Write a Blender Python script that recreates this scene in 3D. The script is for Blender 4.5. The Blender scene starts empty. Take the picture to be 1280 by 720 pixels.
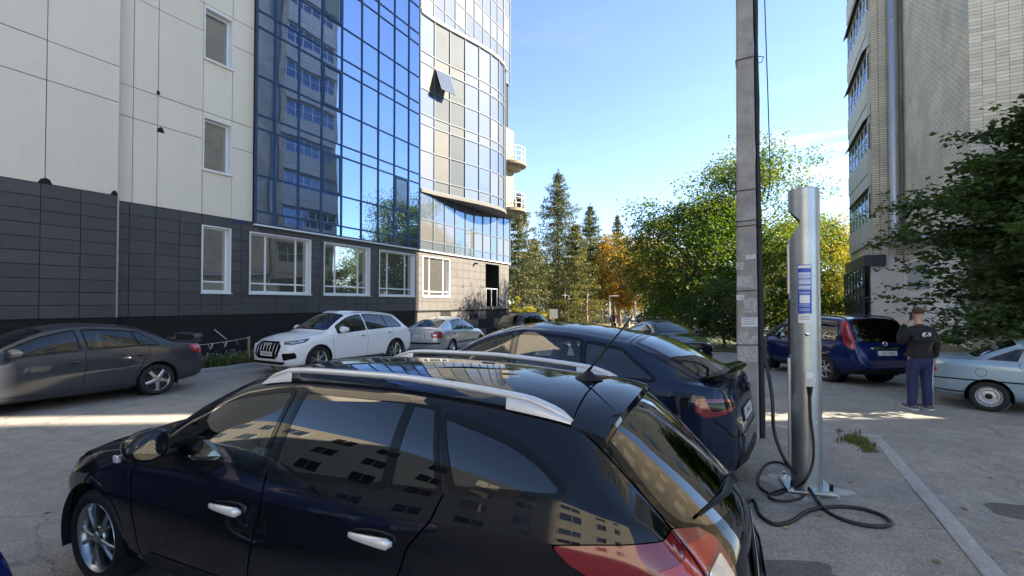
import bpy, bmesh, math, random
import numpy as np
from mathutils import Vector, Matrix, noise
from mathutils.bvhtree import BVHTree
from mathutils.geometry import delaunay_2d_cdt
random.seed(7)
R = math.radians
scene = bpy.context.scene
COL = scene.collection

# ------------------------------------------------------------------ camera
CAM_H = 1.86
cd = bpy.data.cameras.new('camera')
cam = bpy.data.objects.new('camera', cd)
COL.objects.link(cam)
cd.sensor_width = 36.0
cd.lens = 590.0 / 1280.0 * 36.0
cd.shift_y = 8.7 / 1280.0
cd.clip_start = 0.05
cd.clip_end = 3000
cam.location = (0, 0, CAM_H)
cam.rotation_euler = (R(91.0), 0, R(28.0))
scene.camera = cam

# ------------------------------------------------------------------ sky, sun, exposure
SUN_EL, SUN_DIR = R(30), Vector((0.85, 0.527, 0))      # horizontal direction towards the sun
world = bpy.data.worlds.new('World')
scene.world = world
world.use_nodes = True
wn = world.node_tree
wn.nodes.clear()
wout = wn.nodes.new('ShaderNodeOutputWorld')
wbg = wn.nodes.new('ShaderNodeBackground')
sky = wn.nodes.new('ShaderNodeTexSky')
sky.sky_type = 'NISHITA'
sky.sun_disc = False
sky.sun_elevation = SUN_EL
sky.sun_rotation = math.atan2(SUN_DIR.x, SUN_DIR.y)
sky.altitude = 1200
sky.air_density = 0.85
sky.dust_density = 0.0
sky.ozone_density = 2.6
wbg.inputs['Strength'].default_value = 0.098
# thin wisps of cirrus low over the horizon
tc = wn.nodes.new('ShaderNodeTexCoord')
mp = wn.nodes.new('ShaderNodeMapping')
mp.inputs['Rotation'].default_value = (0, 0.25, 0.4)
mp.inputs['Scale'].default_value = (1.6, 1.6, 11.0)
nz = wn.nodes.new('ShaderNodeTexNoise')
nz.inputs['Scale'].default_value = 1.7
nz.inputs['Detail'].default_value = 9
nz.inputs['Roughness'].default_value = 0.62
rp = wn.nodes.new('ShaderNodeValToRGB')
rp.color_ramp.elements[0].position = 0.50
rp.color_ramp.elements[1].position = 0.80
rp.color_ramp.elements[0].color = (0, 0, 0, 1)
rp.color_ramp.elements[1].color = (0.62, 0.62, 0.62, 1)
mx = wn.nodes.new('ShaderNodeMixRGB')
mx.inputs['Color2'].default_value = (5.6, 6.0, 6.6, 1)
wn.links.new(tc.outputs['Generated'], mp.inputs['Vector'])
wn.links.new(mp.outputs['Vector'], nz.inputs['Vector'])
wn.links.new(nz.outputs['Fac'], rp.inputs['Fac'])
# one bank of wisps low in the north, only traces elsewhere
dt = wn.nodes.new('ShaderNodeVectorMath'); dt.operation = 'DOT_PRODUCT'
dt.inputs[1].default_value = (0.075, 0.966, 0.235)
mr = wn.nodes.new('ShaderNodeMapRange'); mr.interpolation_type = 'SMOOTHSTEP'
mr.inputs[1].default_value = 0.982; mr.inputs[2].default_value = 0.999; mr.inputs[3].default_value = 0.04; mr.inputs[4].default_value = 1.0
ml = wn.nodes.new('ShaderNodeMath'); ml.operation = 'MULTIPLY'
wn.links.new(tc.outputs['Generated'], dt.inputs[0]); wn.links.new(dt.outputs['Value'], mr.inputs[0])
wn.links.new(mr.outputs[0], ml.inputs[0]); wn.links.new(rp.outputs['Color'], ml.inputs[1])
wn.links.new(ml.outputs[0], mx.inputs['Fac'])
wn.links.new(sky.outputs['Color'], mx.inputs['Color1'])
wn.links.new(mx.outputs['Color'], wbg.inputs['Color'])
wn.links.new(wbg.outputs['Background'], wout.inputs['Surface'])

sl = bpy.data.lights.new('sun', 'SUN')
sl.energy = 5.0
sl.angle = R(0.53)
sl.color = (1.0, 0.93, 0.82)
sun = bpy.data.objects.new('sun', sl)
COL.objects.link(sun)
to_sun = Vector((SUN_DIR.x * math.cos(SUN_EL), SUN_DIR.y * math.cos(SUN_EL), math.sin(SUN_EL)))
sun.rotation_euler = to_sun.to_track_quat('Z', 'Y').to_euler()
sun.location = (30, 30, 60)

vs = scene.view_settings
vs.view_transform = 'Standard'
vs.look = 'None'
vs.exposure = 2.18
vs.gamma = 1.0
vs.use_curve_mapping = False
vs.use_white_balance = True          # the camera balanced for open shade
vs.white_balance_temperature = 7250
vs.white_balance_tint = 10

# ------------------------------------------------------------------ materials
MATS = {}
def mat(name, color=(0.5, 0.5, 0.5), rough=0.6, metal=0.0, coat=0.0, coat_rough=0.03, spec=0.5,
        var=0.0, vscale=8.0, bump=0.0, bscale=60.0, emit=None, stretch=None, sheen=0.0):
    """Principled material; var = colour variation by noise, bump = fine relief."""
    if name in MATS:
        return MATS[name]
    m = bpy.data.materials.new(name)
    m.use_nodes = True
    nt = m.node_tree
    b = nt.nodes['Principled BSDF']
    b.inputs['Base Color'].default_value = (*color, 1)
    b.inputs['Roughness'].default_value = rough
    b.inputs['Metallic'].default_value = metal
    b.inputs['Coat Weight'].default_value = coat
    b.inputs['Coat Roughness'].default_value = coat_rough
    b.inputs['Specular IOR Level'].default_value = spec
    if var or bump:
        t = nt.nodes.new('ShaderNodeTexCoord')
        mpn = nt.nodes.new('ShaderNodeMapping')
        if stretch:
            mpn.inputs['Scale'].default_value = stretch
        nt.links.new(t.outputs['Object'], mpn.inputs['Vector'])
    if var:
        n = nt.nodes.new('ShaderNodeTexNoise')
        n.inputs['Scale'].default_value = vscale
        n.inputs['Detail'].default_value = 7
        n.inputs['Roughness'].default_value = 0.65
        r = nt.nodes.new('ShaderNodeValToRGB')
        r.color_ramp.elements[0].position = 0.3
        r.color_ramp.elements[1].position = 0.7
        r.color_ramp.elements[0].color = (*[c * (1 - var) for c in color], 1)
        r.color_ramp.elements[1].color = (*[min(1, c * (1 + var)) for c in color], 1)
        nt.links.new(mpn.outputs['Vector'], n.inputs['Vector'])
        nt.links.new(n.outputs['Fac'], r.inputs['Fac'])
        nt.links.new(r.outputs['Color'], b.inputs['Base Color'])
    if bump:
        n2 = nt.nodes.new('ShaderNodeTexNoise')
        n2.inputs['Scale'].default_value = bscale
        n2.inputs['Detail'].default_value = 5
        bp = nt.nodes.new('ShaderNodeBump')
        bp.inputs['Strength'].default_value = bump
        bp.inputs['Distance'].default_value = 0.01
        nt.links.new(mpn.outputs['Vector'], n2.inputs['Vector'])
        nt.links.new(n2.outputs['Fac'], bp.inputs['Height'])
        nt.links.new(bp.outputs['Normal'], b.inputs['Normal'])
    MATS[name] = m
    return m

def glass_mat(name, tint=(0.6, 0.65, 0.63), refl=1.0, ior=1.5, wob=0.0, wscale=0.6, gloss_col=(1, 1, 1), base=0.0):
    """Thin pane: tinted see-through mixed with a mirror reflection by Fresnel."""
    if name in MATS:
        return MATS[name]
    m = bpy.data.materials.new(name)
    m.use_nodes = True
    nt = m.node_tree
    nt.nodes.clear()
    o = nt.nodes.new('ShaderNodeOutputMaterial')
    tr = nt.nodes.new('ShaderNodeBsdfTransparent')
    tr.inputs['Color'].default_value = (*tint, 1)
    gl = nt.nodes.new('ShaderNodeBsdfGlossy')
    gl.inputs['Roughness'].default_value = 0.0
    gl.inputs['Color'].default_value = (*gloss_col, 1)
    fr = nt.nodes.new('ShaderNodeFresnel')
    fr.inputs['IOR'].default_value = ior
    ma = nt.nodes.new('ShaderNodeMath')
    ma.operation = 'MULTIPLY_ADD'
    ma.use_clamp = True
    ma.inputs[1].default_value = refl
    ma.inputs[2].default_value = base
    mix = nt.nodes.new('ShaderNodeMixShader')
    nt.links.new(fr.outputs[0], ma.inputs[0])
    nt.links.new(ma.outputs[0], mix.inputs['Fac'])
    nt.links.new(tr.outputs[0], mix.inputs[1])
    nt.links.new(gl.outputs[0], mix.inputs[2])
    nt.links.new(mix.outputs[0], o.inputs['Surface'])
    if wob:
        t = nt.nodes.new('ShaderNodeTexCoord')
        n = nt.nodes.new('ShaderNodeTexNoise')
        n.inputs['Scale'].default_value = wscale
        n.inputs['Detail'].default_value = 1
        bp = nt.nodes.new('ShaderNodeBump')
        bp.inputs['Strength'].default_value = wob
        bp.inputs['Distance'].default_value = 0.05
        nt.links.new(t.outputs['Object'], n.inputs['Vector'])
        nt.links.new(n.outputs['Fac'], bp.inputs['Height'])
        nt.links.new(bp.outputs['Normal'], gl.inputs['Normal'])
    MATS[name] = m
    return m

def paint(name, color, metal=0.0, rough=0.35, flake=0.0):
    """Car paint under clear coat, with faint dust that dulls it unevenly."""
    m = mat(name, color, rough, metal, coat=1.0, coat_rough=0.012, spec=0.0)
    nt = m.node_tree
    b = nt.nodes['Principled BSDF']
    t = nt.nodes.new('ShaderNodeTexCoord')
    n = nt.nodes.new('ShaderNodeTexNoise')
    n.inputs['Scale'].default_value = 5.0
    n.inputs['Detail'].default_value = 10
    n.inputs['Roughness'].default_value = 0.7
    r = nt.nodes.new('ShaderNodeMapRange')
    r.inputs[1].default_value = 0.35
    r.inputs[2].default_value = 0.8
    r.inputs[3].default_value = 0.0
    r.inputs[4].default_value = 0.022
    nt.links.new(t.outputs['Object'], n.inputs['Vector'])
    nt.links.new(n.outputs['Fac'], r.inputs[0])
    nt.links.new(r.outputs[0], b.inputs['Coat Roughness'])
    return m

BLACK_PLASTIC = mat('black_plastic', (0.009, 0.009, 0.010), 0.5, spec=0.3)
GLOSS_BLACK = mat('gloss_black', (0.005, 0.005, 0.006), 0.04, spec=0.35)
RUBBER = mat('rubber', (0.014, 0.014, 0.015), 0.75, bump=0.2, bscale=90)
SEAM = mat('seam_shadow_gap', (0.004, 0.004, 0.004), 0.9)
WELL = mat('wheel_well_liner', (0.008, 0.008, 0.008), 0.95)
ALLOY = mat('alloy', (0.62, 0.63, 0.64), 0.28, 1.0, var=0.06)
STEEL = mat('painted_steel_wheel', (0.55, 0.56, 0.57), 0.45, 0.6, var=0.1, vscale=20)
CHROME = mat('chrome', (0.8, 0.8, 0.8), 0.08, 1.0)
SILVER = mat('silver_plastic', (0.62, 0.63, 0.64), 0.36, 0.35, coat=0.3)
TRIM = mat('fabric_dark', (0.045, 0.045, 0.047), 0.9)
TRIM2 = mat('fabric_grey', (0.10, 0.10, 0.10), 0.9, bump=0.3, bscale=120)
REDLENS = mat('red_lens', (0.17, 0.004, 0.012), 0.12, coat=1.0)
REDLENS2 = mat('bright_red_lens', (0.38, 0.015, 0.012), 0.12, coat=1.0)
AMBER = mat('amber_lens', (0.7, 0.18, 0.02), 0.15, coat=1.0)
CLEARLENS = mat('clear_lens', (0.62, 0.64, 0.66), 0.12, 0.55, coat=1.0)
DARKLENS = mat('dark_headlamp', (0.10, 0.105, 0.12), 0.1, 0.5, coat=1.0)
PLATEWHITE = mat('plate_white', (0.72, 0.72, 0.70), 0.4)
PLATEBLUE = mat('plate_blue', (0.02, 0.07, 0.4), 0.4)
INKBLACK = mat('ink_black', (0.01, 0.01, 0.01), 0.6)
MIRRORG = mat('mirror_glass', (0.75, 0.78, 0.8), 0.02, 1.0)
CARGLASS = glass_mat('car_glass', (0.74, 0.80, 0.77), 1.3, 1.52, base=0.02)
PRIVACY = glass_mat('privacy_glass', (0.075, 0.08, 0.085), 1.5, 1.55, base=0.03)

# ------------------------------------------------------------------ object helpers
def link(o, parent=None):
    COL.objects.link(o)
    if parent is not None:
        o.parent = parent
    return o

def tag(o, label=None, cat=None, group=None, kind=None):
    if label: o['label'] = label
    if cat: o['category'] = cat
    if group: o['group'] = group
    if kind: o['kind'] = kind
    return o

def thing(name, label, cat, loc=(0, 0, 0), rz=0.0, group=None, rx=0, ry=0):
    o = bpy.data.objects.new(name, None)
    o.empty_display_size = 0.2
    o.location = loc
    o.rotation_euler = (rx, ry, rz)
    link(o)
    return tag(o, label, cat, group)

def obj(name, verts, faces, m, parent=None, smooth=False, normals=None, loc=None, midx=None):
    me = bpy.data.meshes.new(name)
    me.from_pydata([tuple(v) for v in verts], [], [tuple(f) for f in faces])
    ms = m if isinstance(m, (list, tuple)) else [m]
    for k in ms:
        me.materials.append(k)
    if midx is not None:
        me.polygons.foreach_set('material_index', midx)
    if smooth:
        me.polygons.foreach_set('use_smooth', [True] * len(me.polygons))
    me.update()
    if normals is not None:
        me.normals_split_custom_set_from_vertices([tuple(n) for n in normals])
    o = bpy.data.objects.new(name, me)
    if loc is not None:
        o.location = loc
    return link(o, parent)

def copy_tree(o, parent=None):
    c = o.copy()
    COL.objects.link(c)
    c.parent = parent
    for ch in list(o.children):
        copy_tree(ch, c)
    return c

class MB:
    """collects shapes into one mesh"""
    def __init__(s):
        s.v, s.f = [], []
    def add(s, vs, fs):
        k = len(s.v)
        s.v += [Vector(v) for v in vs]
        s.f += [tuple(i + k for i in f) for f in fs]
        return s
    def box(s, x0, x1, y0, y1, z0, z1, M=None):
        vs = [Vector(p) for p in ((x0, y0, z0), (x1, y0, z0), (x1, y1, z0), (x0, y1, z0), (x0, y0, z1), (x1, y0, z1), (x1, y1, z1), (x0, y1, z1))]
        if M is not None:
            vs = [M @ v for v in vs]
        return s.add(vs, [(3, 2, 1, 0), (4, 5, 6, 7), (0, 1, 5, 4), (1, 2, 6, 5), (2, 3, 7, 6), (3, 0, 4, 7)])
    def bbox(s, x0, x1, y0, y1, z0, z1, b=0.01, M=None):
        """box with chamfered edges"""
        b = min(b, (x1 - x0) * 0.45, (y1 - y0) * 0.45, (z1 - z0) * 0.45)
        bm = bmesh.new()
        bmesh.ops.create_cube(bm, size=1)
        for v in bm.verts:
            v.co = Vector(((x0 + x1) / 2 + v.co.x * (x1 - x0), (y0 + y1) / 2 + v.co.y * (y1 - y0), (z0 + z1) / 2 + v.co.z * (z1 - z0)))
        bmesh.ops.bevel(bm, geom=bm.edges[:], offset=b, segments=2, profile=0.6, affect='EDGES')
        bm.verts.index_update()
        vs = [(M @ v.co if M is not None else v.co.copy()) for v in bm.verts]
        fs = [[v.index for v in f.verts] for f in bm.faces]
        bm.free()
        return s.add(vs, fs)
    def tube(s, pts, r, n=8, cap=True, squash=None):
        pts = [Vector(p) for p in pts]
        m = len(pts)
        rr = r if isinstance(r, (list, tuple)) else [r] * m
        ref = None
        vs = []
        for i, p in enumerate(pts):
            d = (pts[min(i + 1, m - 1)] - pts[max(i - 1, 0)])
            d.normalize()
            if ref is None:
                ref = Vector((0, 0, 1)) if abs(d.z) < 0.9 else Vector((1, 0, 0))
            a = d.cross(ref)
            if a.length < 1e-5:
                a = d.orthogonal()
            a.normalize()
            b = d.cross(a); b.normalize()
            ref = -b if False else a.cross(d)
            for k in range(n):
                t = 2 * math.pi * k / n
                vs.append(p + a * math.cos(t) * rr[i] + b * math.sin(t) * rr[i] * (squash or 1))
        fs = []
        for i in range(m - 1):
            for k in range(n):
                fs.append((i * n + k, i * n + (k + 1) % n, (i + 1) * n + (k + 1) % n, (i + 1) * n + k))
        if cap:
            fs.append(tuple(range(n - 1, -1, -1)))
            fs.append(tuple((m - 1) * n + k for k in range(n)))
        return s.add(vs, fs)
    def lathe(s, prof, n=32, axis='z', M=None):
        """prof: list of (r, h)"""
        vs = []
        for (r, h) in prof:
            for k in range(n):
                t = 2 * math.pi * k / n
                c, sn = r * math.cos(t), r * math.sin(t)
                p = Vector((c, sn, h)) if axis == 'z' else (Vector((c, h, sn)) if axis == 'y' else Vector((h, c, sn)))
                vs.append(M @ p if M is not None else p)
        fs = []
        for i in range(len(prof) - 1):
            for k in range(n):
                f = (i * n + k, i * n + (k + 1) % n, (i + 1) * n + (k + 1) % n, (i + 1) * n + k)
                fs.append(f if axis != 'y' else f[::-1])
        return s.add(vs, fs)
    def disc(s, c, r, n=16, axis='z'):
        c = Vector(c)
        vs = []
        for k in range(n):
            t = 2 * math.pi * k / n
            a, b = r * math.cos(t), r * math.sin(t)
            vs.append(c + (Vector((a, b, 0)) if axis == 'z' else Vector((a, 0, b)) if axis == 'y' else Vector((0, a, b))))
        return s.add(vs, [tuple(range(n))])
    def prism(s, poly, h0, h1, axis='z', M=None):
        n = len(poly)
        def P(a, b, h):
            p = Vector((a, b, h)) if axis == 'z' else Vector((a, h, b)) if axis == 'y' else Vector((h, a, b))
            return M @ p if M is not None else p
        vs = [P(a, b, h0) for a, b in poly] + [P(a, b, h1) for a, b in poly]
        fs = [tuple(range(n - 1, -1, -1)), tuple(range(n, 2 * n))] + [(i, (i + 1) % n, n + (i + 1) % n, n + i) for i in range(n)]
        return s.add(vs, fs)
    def build(s, name, m, parent=None, smooth=False, angle=None, loc=None, fix=False):
        o = obj(name, s.v, s.f, m, parent, smooth, loc=loc)
        if fix:
            bm = bmesh.new(); bm.from_mesh(o.data)
            bmesh.ops.recalc_face_normals(bm, faces=bm.faces)
            bm.to_mesh(o.data); bm.free()
        if angle is not None:
            o.data.polygons.foreach_set('use_smooth', [True] * len(o.data.polygons))
            o.data.set_sharp_from_angle(angle=R(angle))
        return o

def text_mesh(s, size, depth=0.0, align='CENTER', sx=1.0):
    """(verts, faces) of a line of lettering in the XY plane"""
    cu = bpy.data.curves.new('lettering', 'FONT')
    cu.body = s
    cu.size = size
    cu.align_x = align
    cu.align_y = 'CENTER'
    cu.extrude = depth
    cu.resolution_u = 2
    o = bpy.data.objects.new('lettering', cu)
    COL.objects.link(o)
    dg = bpy.context.evaluated_depsgraph_get()
    me = o.evaluated_get(dg).to_mesh()
    vs = [Vector((v.co.x * sx, v.co.y, v.co.z)) for v in me.vertices]
    fs = [tuple(p.vertices) for p in me.polygons]
    o.evaluated_get(dg).to_mesh_clear()
    bpy.data.objects.remove(o)
    bpy.data.curves.remove(cu)
    return vs, fs

def round_poly(poly, r, n=4):
    """rounds the corners of a 2-D polygon; r is one radius or one per corner"""
    m = len(poly)
    out = []
    for i in range(m):
        p0, p1, p2 = Vector(poly[i - 1]), Vector(poly[i]), Vector(poly[(i + 1) % m])
        rr = r[i] if isinstance(r, (list, tuple)) else r
        a, b = p0 - p1, p2 - p1
        la, lb = a.length, b.length
        if rr <= 0 or la < 1e-6 or lb < 1e-6 or abs(a.normalized().dot(b.normalized())) > 0.995:
            out.append((p1.x, p1.y)); continue
        d = min(rr, la * 0.48, lb * 0.48)
        A, B = p1 + a / la * d, p1 + b / lb * d
        for k in range(n + 1):
            t = k / n
            q = A * (1 - t) ** 2 + p1 * 2 * t * (1 - t) + B * t * t
            out.append((q.x, q.y))
    return out

def poly_area(p):
    return 0.5 * sum(p[i - 1][0] * p[i][1] - p[i][0] * p[i - 1][1] for i in range(len(p)))

def offset_poly(poly, d):
    """moves a polygon's edges outwards by d (miter)"""
    n = len(poly)
    sg = 1 if poly_area(poly) > 0 else -1
    out = []
    for i in range(n):
        p0, p1, p2 = Vector(poly[i - 1]), Vector(poly[i]), Vector(poly[(i + 1) % n])
        a, b = (p1 - p0), (p2 - p1)
        if a.length < 1e-7 or b.length < 1e-7:
            out.append((p1.x, p1.y)); continue
        a.normalize(); b.normalize()
        n1, n2 = Vector((a.y, -a.x)) * sg, Vector((b.y, -b.x)) * sg
        m = n1 + n2
        if m.length < 1e-5:
            m = n1
        m.normalize()
        q = p1 + m * d / max(0.45, m.dot(n1))
        out.append((q.x, q.y))
    return out

def in_poly(x, y, poly):
    c = False
    j = len(poly) - 1
    for i in range(len(poly)):
        xi, yi = poly[i]; xj, yj = poly[j]
        if (yi > y) != (yj > y) and x < (xj - xi) * (y - yi) / (yj - yi) + xi:
            c = not c
        j = i
    return c

def densify(poly, step, closed=True):
    out = []
    n = len(poly)
    for i in range(n if closed else n - 1):
        a, b = Vector(poly[i]), Vector(poly[(i + 1) % n])
        k = max(1, int(math.ceil((b - a).length / step)))
        for j in range(k):
            q = a.lerp(b, j / k)
            out.append((q.x, q.y))
    if not closed:
        out.append(tuple(poly[-1]))
    return out
# ------------------------------------------------------------------ cars
def pchip(knots, xs):
    k = np.array(knots, float)
    x, y = k[:, 0], k[:, 1]
    h = np.diff(x); d = np.diff(y) / h
    m = np.zeros(len(x))
    m[0], m[-1] = d[0], d[-1]
    for i in range(1, len(x) - 1):
        if d[i - 1] * d[i] > 0:
            w1, w2 = 2 * h[i] + h[i - 1], h[i] + 2 * h[i - 1]
            m[i] = (w1 + w2) / (w1 / d[i - 1] + w2 / d[i])
    xs = np.clip(np.asarray(xs, float), x[0], x[-1])
    i = np.clip(np.searchsorted(x, xs, side='right') - 1, 0, len(h) - 1)
    t = (xs - x[i]) / h[i]
    return ((2 * t**3 - 3 * t**2 + 1) * y[i] + (t**3 - 2 * t**2 + t) * h[i] * m[i] + (-2 * t**3 + 3 * t**2) * y[i + 1] + (t**3 - t**2) * h[i] * m[i + 1])

def np_in_poly(X, Y, poly):
    c = np.zeros(X.shape, bool)
    j = len(poly) - 1
    for i in range(len(poly)):
        xi, yi = poly[i]; xj, yj = poly[j]
        if yi != yj:
            c ^= ((yi > Y) != (yj > Y)) & (X < (xj - xi) * (Y - yi) / (yj - yi) + xi)
        j = i
    return c

class Car:
    SEG = (4, 4, 6, 9, 5, 14, 6, 13)
    def __init__(s, sp, root):
        s.sp, s.root, s.L = sp, root, sp['L']
        s.holes = []
        L = s.L
        st = sp.get('step', 0.022)
        e = 0.2
        n_e = max(10, int(e / st * 2.6))
        a = e * (np.linspace(0, 1, n_e) ** 1.7)
        xs = np.concatenate([a, np.arange(e + st, L - e - st * 0.3, st), (L - a)[::-1]])
        s.xs = xs
        c = lambda key: pchip(sp[key], xs)
        s.zt, zb, w = c('top'), c('bot'), c('wid')
        zt = s.zt
        zbelt, rb = c('belt'), c('belt_r')
        zc, yc = c('cant'), c('cant_y')
        zsh = zbelt - c('sh_d') if isinstance(sp.get('sh_d'), list) else zbelt - sp.get('sh_d', 0.11)
        rs = sp.get('sh_r', 0.985)
        zm = np.full_like(xs, sp.get('mid_z', 0.6))
        hgt = zt - zb
        zc = np.minimum(zc, zt - 0.012 - 0.02 * np.clip(hgt, 0, 1))
        zbelt = np.minimum(zbelt, zc - 0.012)
        zsh = np.minimum(zsh, zbelt - 0.02)
        zm = np.minimum(zm, zsh - 0.03)
        z2 = np.minimum(zb + 0.10, zb + 0.25 * hgt)
        zm = np.maximum(zm, z2 + 0.03); zsh = np.maximum(zsh, zm + 0.012); zbelt = np.maximum(zbelt, zsh + 0.012)
        zc = np.maximum(zc, zbelt + 0.004); ztt = np.maximum(zt, zc + 0.004)
        yb = w * rb
        yc = np.minimum(yc, yb * 0.97)
        cr = (ztt - zc)
        Z = np.zeros_like(xs)
        mid = sp.get('mid_in', 0.0)
        K = [(Z, zb), (w * 0.84, zb), (w * sp.get('sill_r', 0.965), z2), (w * 1.0, zm), (w * rs, zsh), (yb, zbelt), (yc, zc),
             (yc * 0.72, zc + cr * 0.56), (Z, ztt)]
        cols = []
        for q, n in enumerate(s.SEG):
            for t in np.arange(n) / n:
                bulge = 0.0
                y = K[q][0] * (1 - t) + K[q + 1][0] * t
                z = K[q][1] * (1 - t) + K[q + 1][1] * t
                if q == 5:     # tumblehome of the glasshouse is slightly convex
                    y = y + 0.028 * np.sin(math.pi * t) * np.clip((zc - zbelt) / 0.35, 0, 1)
                if q == 7:
                    z = K[q][1] + (K[q + 1][1] - K[q][1]) * (1 - (1 - t) ** 2)
                cols.append((y, z))
        cols.append(K[-1])
        Y = np.array([c_[0] for c_ in cols]).T.copy()
        Zz = np.array([c_[1] for c_ in cols]).T.copy()
        for _ in range(sp.get('smooth_v', 3)):
            for A, sy in ((Y, -1), (Zz, 1)):
                B = A.copy()
                B[:, 1:-1] = (A[:, :-2] + 2 * A[:, 1:-1] + A[:, 2:]) / 4
                if sy == 1:
                    B[:, 0] = (A[:, 0] + A[:, 1]) / 2; B[:, -1] = (A[:, -1] + A[:, -2]) / 2
                A[:] = B
            Y[:, 0] = 0; Y[:, -1] = 0
        for _ in range(sp.get('smooth_u', 5)):
            for A in (Y, Zz):
                B = A.copy()
                B[1:-1] = (A[:-2] + 2 * A[1:-1] + A[2:]) / 4
                A[:] = B
        X = np.repeat(xs[:, None], Y.shape[1], 1)
        ycl = np.maximum(yc, 0.2)[:, None]
        bow = np.clip(1 - (Y / ycl) ** 2, 0, 1)
        bow[:, :Y.shape[1] // 2] = 0
        kf = pchip([(0, 0), (0.45, 0.4), (1.0, 1), (sp['hdr'], 1), (sp['hdr'] + 0.5, 0), (L, 0)], xs) * sp.get('kf', 0.11)
        kr = pchip([(0, 0), (sp['rhdr'] - 0.5, 0), (sp['rhdr'], 0.7), (L - 0.25, 1), (L - 0.03, 0.0), (L, 0)], xs) * sp.get('kr', 0.07)
        X = X - kf[:, None] * bow + kr[:, None] * bow
        s.N, s.M = Y.shape
        s.curve = dict(belt=zbelt, cant=zc, yb=yb, yc=yc, w=w, zb=zb)
        N, M = s.N, s.M
        ring = 2 * M - 2
        V = np.zeros((N, ring, 3))
        V[:, :M, 0] = L / 2 - X; V[:, :M, 1] = Y; V[:, :M, 2] = Zz
        V[:, M:, 0] = L / 2 - X[:, M - 2:0:-1]; V[:, M:, 1] = -Y[:, M - 2:0:-1]; V[:, M:, 2] = Zz[:, M - 2:0:-1]
        s.ring = ring
        s.V = V.reshape(-1, 3)
        i = np.arange(N - 1)[:, None]; j = np.arange(ring)[None, :]
        j2 = (j + 1) % ring
        F = np.stack([i * ring + j, i * ring + j2, (i + 1) * ring + j2, (i + 1) * ring + j], -1).reshape(-1, 4)
        s.F = F[:, ::-1] if s._flip(F) else F
        s.nq = len(s.F)
        me = bpy.data.meshes.new('probe')
        me.from_pydata(s.V.tolist(), [], s.F.tolist())
        nn = np.zeros(len(s.V) * 3, 'f')
        me.vertex_normals.foreach_get('vector', nn)
        s.NRM = nn.reshape(-1, 3)
        bpy.data.meshes.remove(me)
        tris = np.concatenate([s.F[:, [0, 1, 2]], s.F[:, [0, 2, 3]]])
        cap0 = [tuple(range(ring))]; cap1 = [tuple((N - 1) * ring + k for k in range(ring))]
        s.caps = [cap0[0], cap1[0][::-1]]
        T = [tuple(t) for t in tris.tolist()]
        c0 = [(cap0[0][0], cap0[0][k], cap0[0][k + 1]) for k in range(1, ring - 1)]
        c1 = [(cap1[0][0], cap1[0][k + 1], cap1[0][k]) for k in range(1, ring - 1)]
        s.ntri = len(T)
        s.T = T + c0 + c1
        s.bvh = BVHTree.FromPolygons([Vector(v) for v in s.V], s.T)
    def _flip(s, F):
        k = (s.N // 2) * s.ring + s.M - 1      # roof centre: normal must point up
        f = F[k]
        a, b, c = s.V[f[0]], s.V[f[1]], s.V[f[2]]
        return np.cross(b - a, c - a)[2] < 0
    def at(s, key, x):
        return float(np.interp(x, s.xs, s.curve[key]))
    def loc(s, p):
        return Vector((s.L / 2 - p[0], p[1], p[2]))
    # -- surface lookup: ray from outside along D
    def hit(s, o, D):
        h, n, idx, d = s.bvh.ray_cast(o, D)
        if h is None:
            h, n, idx, d = s.bvh.find_nearest(o + D * 4.0)
            if h is None:
                return None, None
        if idx < s.ntri:
            a, b, c = s.T[idx]
            A, B, C = (Vector(s.V[q]) for q in (a, b, c))
            v0, v1, v2 = B - A, C - A, h - A
            d00, d01, d11, d20, d21 = v0.dot(v0), v0.dot(v1), v1.dot(v1), v2.dot(v0), v2.dot(v1)
            den = d00 * d11 - d01 * d01
            if abs(den) > 1e-12:
                v = (d11 * d20 - d01 * d21) / den; w = (d00 * d21 - d01 * d20) / den
                n = Vector(s.NRM[a]) * (1 - v - w) + Vector(s.NRM[b]) * v + Vector(s.NRM[c]) * w
                n.normalize()
        if n.dot(D) > 0:
            n = -n
        return h, n
    def basis(s, D):
        D = Vector(D).normalized()
        e1 = Vector((0, 0, 1)).cross(D)
        if e1.length < 1e-3:
            e1 = Vector((1, 0, 0))
        e1.normalize()
        return D, e1, D.cross(e1)
    def to2(s, pts, D):
        D, e1, e2 = s.basis(D)
        return [(s.loc(p).dot(e1), s.loc(p).dot(e2)) for p in pts]
    def ray(s, a, b, D):
        D, e1, e2 = s.basis(D)
        return s.hit(e1 * a + e2 * b - D * 4.0, D)
    def patch2(s, name, poly, D, off, m, holes=(), step=0.035, parent=None, skirt=True):
        """shell of the body's own shape inside a 2-D outline seen along D, standing off by `off`"""
        loops = [densify(poly, step)] + [densify(h, step) for h in holes]
        pts, edges = [], []
        for lp in loops:
            k = len(pts)
            pts += lp
            edges += [(k + i, k + (i + 1) % len(lp)) for i in range(len(lp))]
        xs_, ys_ = [p[0] for p in poly], [p[1] for p in poly]
        g = step * 1.25
        xx = np.arange(min(xs_) + g / 2, max(xs_), g); yy = np.arange(min(ys_) + g / 2, max(ys_), g)
        if len(xx) and len(yy):
            GX, GY = np.meshgrid(xx, yy)
            GX, GY = GX.ravel(), GY.ravel()
            shr = offset_poly(poly, -step * 0.45)
            ok = np_in_poly(GX, GY, shr)
            for h in holes:
                ok &= ~np_in_poly(GX, GY, offset_poly(h, step * 0.4))
            pts += [(float(x), float(y)) for x, y in zip(GX[ok], GY[ok])]
        vv, ee, ff, _, _, _ = delaunay_2d_cdt([Vector(p) for p in pts], edges, [], 0, 1e-6)
        P = [(v.x, v.y) for v in vv]
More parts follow.
